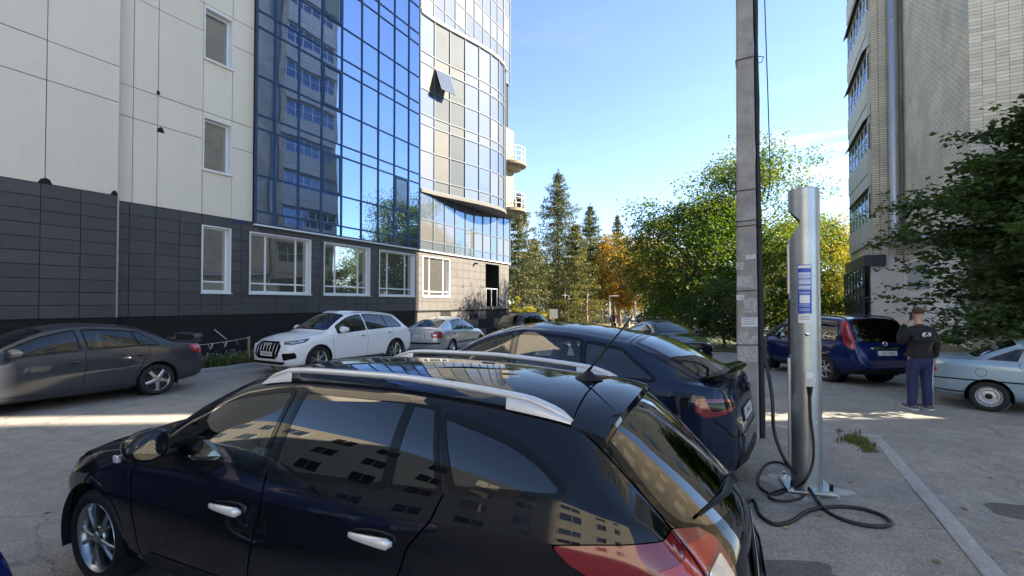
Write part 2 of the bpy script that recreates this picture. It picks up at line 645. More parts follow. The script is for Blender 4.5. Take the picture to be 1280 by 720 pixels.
        C = np.array([[sum(P[i][0] for i in f) / 3, sum(P[i][1] for i in f) / 3] for f in ff])
        keep = np_in_poly(C[:, 0], C[:, 1], loops[0])
        for h in loops[1:]:
            keep &= ~np_in_poly(C[:, 0], C[:, 1], h)
        ff = [f for f, k in zip(ff, keep) if k]
        V, Nn = [], []
        used = sorted({i for f in ff for i in f})
        rem = {i: k for k, i in enumerate(used)}
        for i in used:
            h, n = s.ray(P[i][0], P[i][1], D)
            V.append(h + n * off); Nn.append(n)
        F = []
        Dn = Vector(D).normalized()
        for f in ff:
            t = [rem[i] for i in f]
            nn = (V[t[1]] - V[t[0]]).cross(V[t[2]] - V[t[0]])
            if nn.dot(Dn) > 0:
                t.reverse()
            F.append(tuple(t))
        if skirt and off > 0.002:
            cnt = {}
            for f in F:
                for i in range(len(f)):
                    e = (f[i], f[(i + 1) % len(f)])
                    cnt[e] = 1
            for (a, b) in [e for e in cnt if (e[1], e[0]) not in cnt]:
                k = len(V)
                nb = (V[b] - V[a]).cross(Nn[a]); nb.normalize()
                V += [V[a], V[b], V[b] - Nn[b] * (off + 0.004), V[a] - Nn[a] * (off + 0.004)]
                Nn += [nb] * 4
                F.append((k + 3, k + 2, k + 1, k))
        return obj(name, V, F, m, parent or s.root, True, Nn)
    def patch(s, name, pts, D, off, m, r=0.0, holes3=(), both=False, **kw):
        out = []
        for sg in ((1, -1) if both else (1,)):
            DD = Vector((D[0], D[1] * sg, D[2]))
            po = s.to2([(p[0], p[1] * sg, p[2]) for p in pts], DD)
            if r:
                po = round_poly(po, r)
            out.append(s.patch2(name, po, DD, off, m, **kw))
        return out
    def strip(s, name, pts, D, w, m, off=0.0012, both=True, closed=False):
        for sg in ((1, -1) if both else (1,)):
            DD = Vector((D[0], D[1] * sg, D[2]))
            q = densify(s.to2([(p[0], p[1] * sg, p[2]) for p in pts], DD), 0.03, closed)
            V, Nn, F = [], [], []
            n = len(q)
            for i in range(n):
                a, b = Vector(q[i - 1] if (i or closed) else q[0]), Vector(q[(i + 1) % n] if (i < n - 1 or closed) else q[-1])
                t = (b - a).normalized()
                for sd in (-1, 1):
                    h, nn = s.ray(q[i][0] - t.y * sd * w / 2, q[i][1] + t.x * sd * w / 2, DD)
                    V.append(h + nn * off); Nn.append(nn)
            for i in range(n if closed else n - 1):
                j = (i + 1) % n
                F.append((2 * i, 2 * j, 2 * j + 1, 2 * i + 1))
            obj(name, V, F, m, s.root, True, Nn)
    # -- window in the side of the glasshouse
    def win_poly(s, x0b, x0t, x1b, x1t, db=0.012, dt=0.05, r=(0.03, 0.03, 0.03, 0.03)):
        nb = 8
        bot = [(x0b + (x1b - x0b) * t / nb, s.at('belt', x0b + (x1b - x0b) * t / nb) + db) for t in range(nb + 1)]
        top = []
        nt = 14
        for t in range(nt + 1):
            x = x1t + (x0t - x1t) * t / nt
            z = s.at('cant', x) - dt
            if z > s.at('belt', x) + db + 0.006:
                top.append((x, z))
        poly = bot + top
        rad = [0] * len(poly)
        rad[0], rad[nb], rad[nb + 1], rad[-1] = r
        return poly, rad
    def side_window(s, spec, m, trim_m, tw=0.028, both=True, name='window', holed=True):
        poly, rad = s.win_poly(*spec[:4], **(spec[4] if len(spec) > 4 else {}))
        for sg in ((1, -1) if both else (1,)):
            D = Vector((0, -sg, 0))
            p2 = s.to2([(x, sg, z) for x, z in poly], D)
            p2 = round_poly(p2, rad)
            g = s.patch2(name, p2, D, 0.0015, m, step=s.sp.get('wstep', 0.05), skirt=False)
            if tw:
                s.patch2('window_trim', offset_poly(p2, tw), D, 0.004, trim_m, holes=[offset_poly(p2, -0.004)], step=s.sp.get('wstep', 0.05), parent=g)
            s.holes.append((D, offset_poly(p2, min(tw, 0.024)), 'glass' if holed else 'none'))
    def end_window(s, name, pts, D, m, trim_m, r=0.06, tw=0.03, frit=0.0):
        p2 = round_poly(s.to2(pts, D), r)
        g = s.patch2(name, p2, D, 0.0015, m, step=0.05, skirt=False)
        if tw:
            s.patch2('window_trim', offset_poly(p2, tw), D, 0.0035, trim_m, holes=[offset_poly(p2, -0.004 - frit)], step=0.05, parent=g)
        s.holes.append((Vector(D), offset_poly(p2, min(tw, 0.024)), 'glass'))
        return g
    def finish(s, paint_m, lining=True, name='body'):
        V, F, Nn = s.V, s.F, s.NRM
        bad = np.zeros(len(V), bool)
        for D, poly, kind in s.holes:
            if kind == 'none':
                continue
            D, e1, e2 = s.basis(D)
            A = V @ np.array(e1); B = V @ np.array(e2)
            ins = np_in_poly(A, B, poly) & (Nn @ np.array(D) < -0.02)
            bad |= ins
        for (x, z, r) in s.sp['arch']:
            X = s.L / 2 - x
            ins = (np.hypot(V[:, 0] - X, V[:, 2] - z) < r + 0.014) & (np.abs(V[:, 1]) > 0.52 * s.sp['W'] / 2)
            bad |= ins
        fb = bad[F].all(1)
        keep = F[~fb]
        V = V.copy()
        edge = np.zeros(len(V), bool); edge[keep.ravel()] = True
        for (x, z, r) in s.sp['arch']:           # cut edge of the arch follows the circle
            dx, dz = V[:, 0] - (s.L / 2 - x), V[:, 2] - z
            q = np.hypot(dx, dz)
            mv = edge & (q < r + 0.014) & (np.abs(V[:, 1]) > 0.52 * s.sp['W'] / 2) & (q > 0.05)
            k = (r + 0.012) / q[mv]
            V[mv, 0] = s.L / 2 - x + dx[mv] * k; V[mv, 2] = z + dz[mv] * k
        body = obj(name, V, keep.tolist() + [list(c) for c in s.caps], paint_m, s.root, True)
        if lining:
            a, b = s.sp['cabin']
            Xc = s.L / 2 - V[:, 0]
            inn = (Xc > a) & (Xc < b) & (V[:, 2] > 0.3)
            lf = keep[inn[keep].all(1)]
            u = np.unique(lf)
            rem = np.zeros(len(V), int); rem[u] = np.arange(len(u))
            obj('interior_lining', (V - Nn * 0.03)[u].tolist(), rem[lf][:, ::-1].tolist(), TRIM, s.root, True)
        return body
    def arches(s, m, flange=0.035, off=0.006):
        for (x, z, r) in s.sp['arch']:
            for sg in (1, -1):
                D = Vector((0, -sg, 0))
                zlo = s.at('zb', x) + 0.05
                a0 = math.asin(max(-0.9, (zlo - z) / r))
                def arc(rr, rev=False):
                    p = [(x + rr * math.cos(t), z + rr * math.sin(t)) for t in np.linspace(a0, math.pi - a0, 40)]
                    return p[::-1] if rev else p
                ring = arc(r + flange) + arc(r, True)
                s.patch2('wheel_arch', s.to2([(a, sg, b) for a, b in ring], D), D, off, m, step=0.06)
                W = s.at('w', x)
                mb = MB()
                prof = []
                n = 28
                X0 = s.L / 2 - x
                for q, yy in ((r + 0.004, W - 0.004), (r + 0.004, W - 0.33), (0.02, W - 0.33)):
                    for k in range(n + 1):
                        t = -0.35 + (math.pi + 0.7) * k / n
                        prof.append((X0 + q * math.cos(t), sg * yy, z + q * math.sin(t)))
                fs = [(i * (n + 1) + k, i * (n + 1) + k + 1, (i + 1) * (n + 1) + k + 1, (i + 1) * (n + 1) + k) for i in range(2) for k in range(n)]
                mb.add(prof, fs)
                mb.build('wheel_well', WELL, s.root, smooth=False)
    def surf(s, x, z, sg=1):
        """point and normal on the side"""
        D = Vector((0, -sg, 0))
        p = s.loc((x, 0, z))
        return s.hit(Vector((p.x, sg * 3, p.z)), D)
    def topz(s, x, y):
        p = s.loc((x, y, 0))
        return s.hit(Vector((p.x, p.y, 4)), Vector((0, 0, -1)))
    def handle(s, x, z, m, length=0.19, h=0.014, cup=True, both=True, out=0.036):
        for sg in ((1, -1) if both else (1,)):
            pts, rad = [], []
            for t in np.linspace(0, 1, 13):
                xx = x - length / 2 + length * t
                p, n = s.surf(xx, z + 0.006 * math.sin(math.pi * t), sg)
                pts.append(p + n * (0.006 + out * math.sin(math.pi * min(1, max(0, t))) ** 0.45 * 0.8))
                rad.append(h * (0.55 + 0.6 * t) * (0.35 if t in (0, 1) else 1))
            hd = MB().tube(pts, [q * .72 for q in rad], 10, squash=1.55).build('door_handle', m, s.root, smooth=True)
            if cup:
                D = Vector((0, -sg, 0))
                ci = [(x + 0.0 + 0.055 * math.cos(t), sg, z - 0.008 + 0.03 * math.sin(t)) for t in np.linspace(0, 2 * math.pi, 20, endpoint=False)]
                s.patch2('handle_recess', s.to2(ci, D), D, 0.0012, SEAM, skirt=False, parent=hd)
    def mirror(s, x, z, m, size=(0.09, 0.115, 0.08), reach=0.16, lamp=False, glass=True, base_m=None):
        for sg in (1, -1):
            p, n = s.surf(x, z - 0.06, sg)
            c = Vector((p.x + 0.01, p.y + sg * reach, z))
            vs, fs = [], []
            nu, nv = 20, 14
            for i in range(nv + 1):
                ph = -math.pi / 2 + math.pi * i / nv
                for j in range(nu):
                    th = 2 * math.pi * j / nu
                    f = lambda v, e: math.copysign(abs(v) ** e, v)
                    ax = f(math.cos(ph), 0.75) * f(math.cos(th), 0.8)
                    ay = f(math.cos(ph), 0.75) * f(math.sin(th), 0.7)
                    az = f(math.sin(ph), 0.75)
                    X = size[0] * ax * (1.0 if ax > 0 else 0.55)
                    Y = size[1] * ay
                    Z = size[2] * az * (1 - 0.22 * (Y * sg / size[1])) + 0.01
                    vs.append(c + Vector((X - 0.05 * max(0, Y * sg / size[1]) ** 2, Y, Z)))
            for i in range(nv):
                for j in range(nu):
                    fs.append((i * nu + j, i * nu + (j + 1) % nu, (i + 1) * nu + (j + 1) % nu, (i + 1) * nu + j))
            mo = obj('wing_mirror', vs, fs, m, s.root, True)
            MB().tube([p - n * 0.01 + Vector((0, 0, 0.0)), c + Vector((0, -sg * size[1] * 0.7, -size[2] * 0.55))], [0.035, 0.028], 8, squash=0.6).build('mirror_arm', base_m or BLACK_PLASTIC, mo, smooth=True)
            if glass:
                pl = [(size[1] * 0.86 * math.cos(t), size[2] * 0.82 * math.sin(t)) for t in np.linspace(0, 2 * math.pi, 24, endpoint=False)]
                rim = [(a * 1.1, b * 1.1) for a, b in pl]
                bx = c.x - size[0] * 0.50
                gv = [(bx - 0.006 - 0.22 * a * sg - 0.02 * max(0, a * sg / size[1]) ** 2, c.y + a, c.z + 0.01 + b * (1 - 0.22 * a * sg / size[1])) for a, b in pl]
                gr = [(bx - 0.004 - 0.05 * max(0, a * sg / size[1]) ** 2 + 0.03, c.y + a, c.z + 0.01 + b * (1 - 0.22 * a * sg / size[1])) for a, b in rim]
                nn = len(pl)
                o1 = obj('mirror_rim', gv + gr, [(i, (i + 1) % nn, nn + (i + 1) % nn, nn + i) for i in range(nn)], BLACK_PLASTIC, mo)
                obj('mirror_glass', [(a - 0.001, b, c_) for a, b, c_ in gv], [tuple(range(nn)) if sg < 0 else tuple(range(nn - 1, -1, -1))], MIRRORG, mo)
            if lamp:
                MB().bbox(c.x + size[0] * 0.2, c.x + size[0] * 0.62, *sorted((c.y + sg * size[1] * 0.82, c.y + sg * size[1] * 1.02)), c.z - 0.055, c.z - 0.015, 0.008).build('indicator_lamp', CLEARLENS, mo)
    def plate(s, front, z, text, y=0.0, w=0.52, h=0.112, tilt=0.0, off=0.012):
        sx = 1 if front else -1
        p, n = s.hit(Vector((sx * 6, y, z)), Vector((-sx, 0, 0)))
        tilt = max(-8, min(40, math.degrees(math.atan2(n.z, math.hypot(n.x, n.y))))) * .85
        M = Matrix.Translation(p + Vector((sx * off, 0, 0))) @ Matrix.Rotation(R(90) * sx, 4, 'Z') @ Matrix.Rotation(R(90 - tilt), 4, 'X')
        fr = MB().bbox(-w / 2 - 0.01, w / 2 + 0.01, -h / 2 - 0.01, h / 2 + 0.01, -0.014, 0.002, 0.004, M).build('plate_frame', BLACK_PLASTIC, s.root)
        MB().box(-w / 2, w / 2, -h / 2, h / 2, 0.0, 0.004, M).build('number_plate', PLATEWHITE, fr)
        MB().box(-w / 2 + 0.002, -w / 2 + 0.035, -h / 2 + 0.002, h / 2 - 0.002, 0.002, 0.0048, M).build('plate_band', PLATEBLUE, fr)
        vs, fs = text_mesh(text, 0.098, 0.0, sx=0.92)
        obj('plate_lettering', [M @ (v + Vector((0.018, -0.004, 0.0055))) for v in vs], fs, INKBLACK, fr)
    def cabin(s, x_dash, x_front, x_rear, zf=0.34, wheel_left=True, seat_m=None, cy=0.36):
        """dashboard, steering wheel, seats"""
        sm = seat_m or TRIM2
        L2 = s.L / 2
        W = s.sp['W'] / 2
        zd = s.at('belt', x_dash) - 0.03
        MB().bbox(L2 - x_dash - 0.45, L2 - x_dash + 0.25, -W * 0.80, W * 0.80, zf, zd, 0.09).build('dashboard', TRIM, s.root, smooth=True)
        ys = cy if wheel_left else -cy
        mb = MB()
        c = Vector((L2 - x_dash - 0.60, ys, zd + 0.01))
        Mw = Matrix.Translation(c) @ Matrix.Rotation(R(-65), 4, 'Y')
        ring = [Mw @ Vector((0.185 * math.cos(t), 0.185 * math.sin(t), 0)) for t in np.linspace(0, 2 * math.pi, 29)]
        mb.tube(ring, 0.016, 8, cap=False)
        mb.box(-0.17, 0.17, -0.025, 0.025, -0.012, 0.012, Mw @ Matrix.Rotation(R(90), 4, 'Z'))
        mb.bbox(-0.07, 0.07, -0.07, 0.07, -0.03, 0.03, 0.02, Mw)
        mb.tube([Mw @ Vector((0, 0, 0)), Mw @ Vector((0, 0, 0.3))], 0.035, 8)
        mb.build('steering_wheel', BLACK_PLASTIC, s.root, smooth=True)
        def seat(xc, y, w):
            mb = MB()
            X = L2 - xc
            mb.bbox(X - 0.27, X + 0.27, y - w / 2, y + w / 2, zf, zf + 0.24, 0.07)
            Mb = Matrix.Translation((X - 0.24, y, zf + 0.16)) @ Matrix.Rotation(R(-16), 4, 'Y')
            mb.bbox(-0.08, 0.06, -w / 2, w / 2, 0, 0.60, 0.06, Mb)
            return mb, Mb
        for y in (cy, -cy):
            mb, Mb = seat(x_front, y, 0.50)
            so = mb.build('seat', sm, s.root, smooth=True)
            MB().bbox(-0.055, 0.045, -0.14, 0.14, 0.63, 0.83, 0.05, Mb).build('headrest', sm, so, smooth=True)
        mb, Mb = seat(x_rear, 0, W * 1.45)
        so = mb.build('rear_seat', sm, s.root, smooth=True)
        for y in (cy, -cy):
            MB().bbox(-0.05, 0.04, -0.13, 0.13, 0.60, 0.76, 0.045, Mb @ Matrix.Translation((0, y, 0))).build('headrest', sm, so, smooth=True)
    def wheels(s, r, rim_r, width=0.205, style='5', rim_m=None, inset=0.02, turn=0.0, spin=0.3):
        rim_m = rim_m or ALLOY
        first = None
        for k, (x, z, ra) in enumerate(s.sp['arch']):
            for sg in (1, -1):
                W = s.at('w', x) - inset
                if first is None:
                    first = wh = make_wheel(s.root, r, rim_r, width, style, rim_m)
                else:
                    wh = copy_tree(first, s.root)
                wh.location = (s.L / 2 - x, sg * W, r)
                wh.rotation_euler = (0, spin + k * 0.5 + sg, (0 if sg > 0 else math.pi) + (turn if k == 0 else 0))

def make_wheel(root, r, rr, width, style, rim_m):
    """axis along Y, outer face at y=0 looking to +Y; rim mesh > tyre, brake_disc"""
    rim = MB()
    rim.lathe([(rr - 0.018, -width + 0.03), (rr - 0.03, -0.06), (rr - 0.012, -0.02), (rr, -0.004), (rr + 0.004, -0.012), (rr - 0.004, -0.04)], 48, 'y')
    def spoke(a, w0, w1, r0=0.045, r1=None, y0=-0.012, y1=-0.022, th=0.03, lean=0.0):
        r1 = r1 or rr - 0.008
        M = Matrix.Rotation(a, 4, 'Y')
        rm = r0 + (r1 - r0) * 0.5
        wm = (w0 + w1) / 2 * 0.82
        prof = [(r0, w0, y0), (rm, wm, y0 - 0.002), (r1, w1, y1)]
        vs = []
        for (q, w, y) in prof:
            sh = lean * (q - r0)
            vs += [Vector((q, y - 0.006, -w / 2 + sh)), Vector((q, y, -w / 2 * 0.6 + sh)), Vector((q, y, w / 2 * 0.6 + sh)), Vector((q, y - 0.006, w / 2 + sh)), Vector((q, y - th, w / 2 + sh)), Vector((q, y - th, -w / 2 + sh))]
        fs = []
        for i in range(2):
            for k in range(6):
                fs.append((i * 6 + k, (i + 1) * 6 + k, (i + 1) * 6 + (k + 1) % 6, i * 6 + (k + 1) % 6))
        rim.add([M @ v for v in vs], fs)
    if style == 'steel':
        rim.lathe([(0.03, -0.03), (0.055, -0.032), (0.062, -0.05), (0.10, -0.055), (rr * 0.72, -0.028), (rr * 0.82, -0.034), (rr - 0.02, -0.058)], 40, 'y')
    else:
        n, w0, w1, lean = {'5': (5, 0.075, 0.062, 0), '5v': (5, 0.03, 0.028, 0), '10': (10, 0.035, 0.03, 0), '7': (7, 0.05, 0.04, 0), '6': (6, 0.06, 0.045, 0), '5w': (5, 0.06, 0.10, 0)}[style]
        for k in range(n):
            a = 2 * math.pi * k / n
            if style == '5v':
                spoke(a, w0, w1, lean=0.30); spoke(a, w0, w1, lean=-0.30)
            else:
                spoke(a, w0, w1)
        rim.lathe([(0.0001, -0.006), (0.028, -0.006), (0.034, -0.014), (0.066, -0.018), (0.072, -0.03), (0.07, -0.06)], 30, 'y')
    ro = rim.build('wheel', rim_m, root, angle=40)
    det = MB()
    for k in range(5):
        a = 2 * math.pi * (k + 0.5) / 5
        c = (0.052 * math.cos(a), 0, 0.052 * math.sin(a))
        det.lathe([(0.009, -0.03), (0.009, -0.013 if style != 'steel' else -0.034)], 8, 'y', Matrix.Translation(c))
        det.disc((c[0], -0.0135 if style != 'steel' else -0.0345, c[2]), 0.009, 8, 'y')
    if style == 'steel':
        for k in range(14):
            a = 2 * math.pi * k / 14
            q = rr * 0.80
            det.disc((q * math.cos(a), -0.0315, q * math.sin(a)), 0.0115, 10, 'y')
        det.disc((0, -0.029, 0), 0.052, 20, 'y')
    tag(det.build('wheel_bolts', WELL, ro), kind='stuff')
    t = MB()
    h = r - rr
    t.lathe([(rr - 0.012, -width + 0.02), (rr + 0.006, -width + 0.002), (rr + h * 0.55, -width - 0.008), (r - 0.022, -width + 0.006), (r - 0.006, -width + 0.022),
             (r, -width + 0.05), (r, -0.05), (r - 0.006, -0.022), (r - 0.022, -0.004), (rr + h * 0.6, 0.008), (rr + h * 0.3, 0.005), (rr + 0.01, -0.004), (rr - 0.002, -0.01)], 56, 'y')
    t.build('tyre', RUBBER, ro, smooth=True)
    b = MB()
    b.lathe([(0.02, -0.085), (rr * 0.72, -0.085), (rr * 0.72, -0.10)], 32, 'y')
    b.lathe([(0.001, -0.11), (rr - 0.02, -0.11)], 32, 'y')
    b.build('brake_disc', mat('brake_metal', (0.06, 0.058, 0.055), 0.5, 0.7), ro)
    return ro
# ------------------------------------------------------------------ the black estate car in front
def shut_line(car, pts, w=0.008, **kw):
    car.strip('shut_line', [(x, 1, z) for x, z in pts], (0, -1, 0), w, SEAM, **kw)

def estate_car():
    sp = dict(L=4.72, W=1.80, hdr=1.95, rhdr=3.98, kf=0.13, kr=0.15, step=0.016, wstep=0.03, cabin=(1.0, 4.5),
        top=[(0, .60), (.02, .68), (.08, .745), (.3, .84), (.7, .94), (1.08, 1.01), (1.2, 1.06), (1.55, 1.265), (1.95, 1.425), (2.3, 1.472), (2.8, 1.485), (3.3, 1.475), (3.7, 1.450), (3.93, 1.425), (4.02, 1.385), (4.15, 1.26), (4.31, 1.09), (4.425, .955), (4.50, .86), (4.58, .75), (4.65, .66), (4.72, .56)],
        bot=[(0, .32), (.06, .22), (.3, .18), (1, .18), (3.8, .2), (4.35, .24), (4.6, .30), (4.72, .36)],
        wid=[(0, .42), (.03, .56), (.1, .68), (.22, .77), (.42, .845), (.8, .885), (1.3, .892), (2.0, .895), (3.0, .895), (3.6, .893), (4.05, .878), (4.3, .845), (4.5, .79), (4.6, .72), (4.67, .62), (4.72, .48)],
        belt=[(0, .58), (.1, .68), (.3, .775), (.7, .87), (1.1, .925), (1.5, .945), (2.3, .978), (3.1, 1.018), (3.5, 1.042), (3.9, 1.07), (4.15, 1.065), (4.35, 1.0), (4.52, .88), (4.72, .54)],
        belt_r=[(0, .92), (.5, .90), (1.2, .93), (2, .94), (3.4, .94), (4.0, .925), (4.72, .92)],
        cant=[(0, .59), (.1, .715), (.3, .81), (.7, .91), (1.1, .975), (1.22, 1.02), (1.55, 1.20), (1.95, 1.355), (2.4, 1.412), (2.9, 1.415), (3.4, 1.388), (3.8, 1.345), (3.98, 1.31), (4.15, 1.175), (4.31, 1.02), (4.46, .87), (4.72, .55)],
        cant_y=[(0, .35), (.2, .55), (.6, .64), (1.1, .705), (1.3, .70), (1.6, .665), (2.0, .635), (2.6, .615), (3.3, .605), (3.8, .60), (4.0, .60), (4.3, .645), (4.55, .66), (4.72, .45)],
        sh_d=0.13, sh_r=0.985, mid_z=0.62, smooth_v=3, smooth_u=6,
        arch=[(.75, .325, .355), (3.6, .325, .35)])
    root = thing('estate_car', 'black estate car with silver roof rails and door handles, rear wiper and short roof aerial', 'car', (-2.35, 2.435, 0), R(183.8))
    P = paint('paint_black', (0.0055, 0.0065, 0.010))
    c = Car(sp, root)
    c.arches(P, 0.03, 0.005)
    # side windows: front door, rear door with fixed pane, cargo quarter light
    c.side_window((1.40, 1.40, 2.30, 2.33, dict(r=(0, .03, .03, 0))), CARGLASS, GLOSS_BLACK, 0.026)
    c.side_window((2.405, 2.43, 3.10, 3.10, dict(r=(.03, .02, .02, .04))), PRIVACY, GLOSS_BLACK, 0.026)
    c.side_window((3.15, 3.145, 3.40, 3.27, dict(r=(.02, .02, .02, .02))), PRIVACY, GLOSS_BLACK, 0.022)
    zq = lambda x: c.at('belt', x) + 0.03
    q = [(3.475, zq(3.475)), (3.7, zq(3.7)), (3.93, zq(3.93)), (3.945, zq(3.93) + .02), (3.92, 1.135), (3.86, 1.175), (3.78, 1.212), (3.67, 1.25), (3.55, 1.278), (3.335, 1.318)]
    for sg in (1, -1):
        D = Vector((0, -sg, 0))
        p2 = round_poly(c.to2([(x, sg, z) for x, z in q], D), [.02, 0, .01, .02, .05, .05, .05, .05, .05, .02])
        g = c.patch2('window', p2, D, 0.0015, PRIVACY, step=0.03, skirt=False)
        c.patch2('window_trim', offset_poly(p2, 0.026), D, 0.007, GLOSS_BLACK, holes=[offset_poly(p2, -0.004)], step=0.03, parent=g)
        c.holes.append((D, offset_poly(p2, 0.024), 'glass'))
    # windscreen and rear window
    c.end_window('windscreen', [(1.2, .60, 1.01), (1.9, .52, 1.335), (1.95, 0.0, 1.375), (1.9, -.52, 1.335), (1.2, -.60, 1.01), (1.2, 0, 1.0)], (-1, 0, -0.25), CARGLASS, GLOSS_BLACK, 0.05, 0.05)
    c.end_window('rear_window', [(4.05, .535, 1.325), (4.05, 0, 1.365), (4.05, -.535, 1.325), (4.36, -.61, 1.08), (4.42, -.60, 1.0), (4.5, -.46, .94), (4.55, 0, .91), (4.5, .46, .94), (4.42, .60, 1.0), (4.36, .61, 1.08)], (1, 0, -0.2), PRIVACY, GLOSS_BLACK, 0.05, 0.03)
    # shut lines
    shut_line(c, [(1.22, .93), (1.20, .80), (1.23, .6), (1.27, .36), (1.32, .27)])
    shut_line(c, [(2.355, .975), (2.36, .8), (2.27, .5), (2.23, .27)])
    shut_line(c, [(3.435, 1.04), (3.39, .93), (3.28, .80), (3.22, .62), (3.20, .5)])
    shut_line(c, [(1.30, .255), (2.4, .25), (3.1, .27)])
    c.strip('shut_line', [(1.14, .66, 1), (.6, .66, 1), (.2, .52, 1), (.08, .3, 1), (.08, 0, 1)], (0, 0, -1), 0.007, SEAM)
    c.strip('shut_line', [(3.96, .60, 1.335), (4.14, .635, 1.21), (4.38, .69, 1.03), (4.46, .71, .93), (4.54, .68, .80), (4.62, .58, .62), (4.68, .3, .57), (4.69, 0, .57)], (0.8, -0.6, -0.15), 0.008, SEAM)
    c.strip('shut_line', [(3.93, .59, 1), (3.92, .3, 1), (3.92, 0, 1)], (0, 0, -1), 0.008, SEAM)
    # lower side moulding
    c.patch('side_moulding', [(1.36, 1, .36), (3.08, 1, .37), (3.10, 1, .30), (1.34, 1, .29)], (0, -1, 0), 0.012, BLACK_PLASTIC, 0.02, both=True)
    c.handle(2.10, .762, SILVER, 0.25, 0.021)
    c.handle(3.08, .80, SILVER, 0.25, 0.021)
    c.mirror(1.53, 1.035, P, (0.10, 0.125, 0.085), 0.15, lamp=True)
    # roof rails
    for sg in (1, -1):
        pts, rad = [], []
        n = 40
        for i in range(n + 1):
            t = i / n
            x = 2.02 + (3.93 - 2.02) * t
            y = (0.585 - 0.02 * t) * sg
            p, nn = c.topz(x, y)
            lift = 0.004 + 0.052 * min(1, (math.sin(math.pi * min(max(t, 0), 1)) * 3.0)) ** 0.7
            pts.append(p + Vector((0, 0, lift)))
            rad.append(0.029 * min(1, 0.35 + math.sin(math.pi * t) * 6))
        mb = MB().tube(pts, rad, 12, squash=0.62)
        for (xa, xb) in ((2.02, 2.26), (3.62, 3.93)):
            fv = []
            for i in range(9):
                x = xa + (xb - xa) * i / 8
                t = (x - 2.02) / 1.91
                y = (0.585 - 0.02 * t) * sg
                p, nn = c.topz(x, y)
                lift = 0.004 + 0.052 * min(1, (math.sin(math.pi * min(max(t, 0), 1)) * 3.0)) ** 0.7
                for dy, dz in ((-.031, -.005), (-.026, lift), (.026, lift), (.031, -.005)):
                    fv.append(p + Vector((0, dy, dz)))
            mb.add(fv, [(4 * i + k, 4 * i + k + 1, 4 * i + k + 5, 4 * i + k + 4) for i in range(8) for k in range(3)])
        mb.build('roof_rail', SILVER, root, smooth=True)
    # roof spoiler over the rear window, with high brake light under its lip
    V, F = [], []
    n = 24
    prof = [(3.93, 0.004), (3.99, .010), (4.05, .010), (4.10, .004), (4.107, -.016), (4.09, -.036), (4.02, -.036)]
    for i in range(n + 1):
        y = -.60 + 1.20 * i / n
        f = 1 - 0.10 * (abs(y) / .60) ** 3
        base, _ = c.topz(3.93, y)
        cr = 0.055 * (y / .60) ** 2
        for (x, dz) in prof:
            xx = 3.93 + (x - 3.93) * f
            bow = 0.05 * (1 - (y / .60) ** 2)
            V.append(Vector((sp['L'] / 2 - xx - bow * (x - 3.93) / .18, y, base.z + dz - (x - 3.93) * .20)))
    m = len(prof)
    F = [(i * m + k, i * m + k + 1, (i + 1) * m + k + 1, (i + 1) * m + k) for i in range(n) for k in range(m - 1)]
    F += [tuple(range(m)), tuple(n * m + k for k in range(m))]
    so = obj('roof_spoiler', V, F, P, root, True)
    so.data.set_sharp_from_angle(angle=R(40))
    mb = MB()
    for i in range(n):
        y0, y1 = -.60 + 1.20 * i / n, -.60 + 1.20 * (i + 1) / n
        a, b = V[i * m + 4], V[(i + 1) * m + 4]
        a2, b2 = V[i * m + 5], V[(i + 1) * m + 5]
        o_ = Vector((-0.003, 0, 0))
        mb.add([a + o_, b + o_, b2 + o_, a2 + o_], [(0, 1, 2, 3)])
    mb.build('spoiler_lip', BLACK_PLASTIC, so, smooth=True)
    mb = MB()
    for i in range(8, 16):
        a, b = V[i * m + 4], V[(i + 1) * m + 4]
        a2, b2 = V[i * m + 5], V[(i + 1) * m + 5]
        o_ = Vector((-0.007, 0, 0))
        mb.add([a + o_, b + o_, b2 + o_, a2 + o_], [(0, 1, 2, 3)])
    mb.build('high_brake_light', REDLENS, so, smooth=True)
    # aerial
    p, nn = c.topz(3.86, 0.04)
    mb = MB()
    mb.lathe([(0.055, 0.0), (0.046, 0.012), (0.022, 0.03), (0.012, 0.045)], 16, 'z', Matrix.Translation(p) @ Matrix.Diagonal((1.5, 1, 1, 1)))
    d = Vector((-0.62, 0, 0.78))
    q = p + Vector((0.01, 0, 0.035))
    mb.tube([q, q + d * 0.05, q + d * 0.30, q + d * 0.40], [0.011, 0.0065, 0.0045, 0.0045], 8)
    mb.build('roof_aerial', BLACK_PLASTIC, root, smooth=True)
    # rear wiper
    p0, n0 = c.ray(*c.to2([(4.5, -0.02, .965)], (1, 0, -0.2))[0], (1, 0, -0.2))
    p1, n1 = c.ray(*c.to2([(4.5, 0.50, 1.0)], (1, 0, -0.2))[0], (1, 0, -0.2))
    mid = (p0 + p1) / 2
    pm, nm = c.hit(mid + Vector((-2, 0, 0.4)), Vector((1, 0, -0.2)).normalized())
    mb = MB()
    mb.tube([p0 + n0 * .02, pm + nm * .03, p1 + n1 * .018], [0.024, 0.017, 0.008], 8, squash=0.6)
    mb.tube([p0 - n0 * .01, p0 + n0 * .045], [0.03, 0.026], 12)
    mb.build('rear_wiper', BLACK_PLASTIC, root, smooth=True)
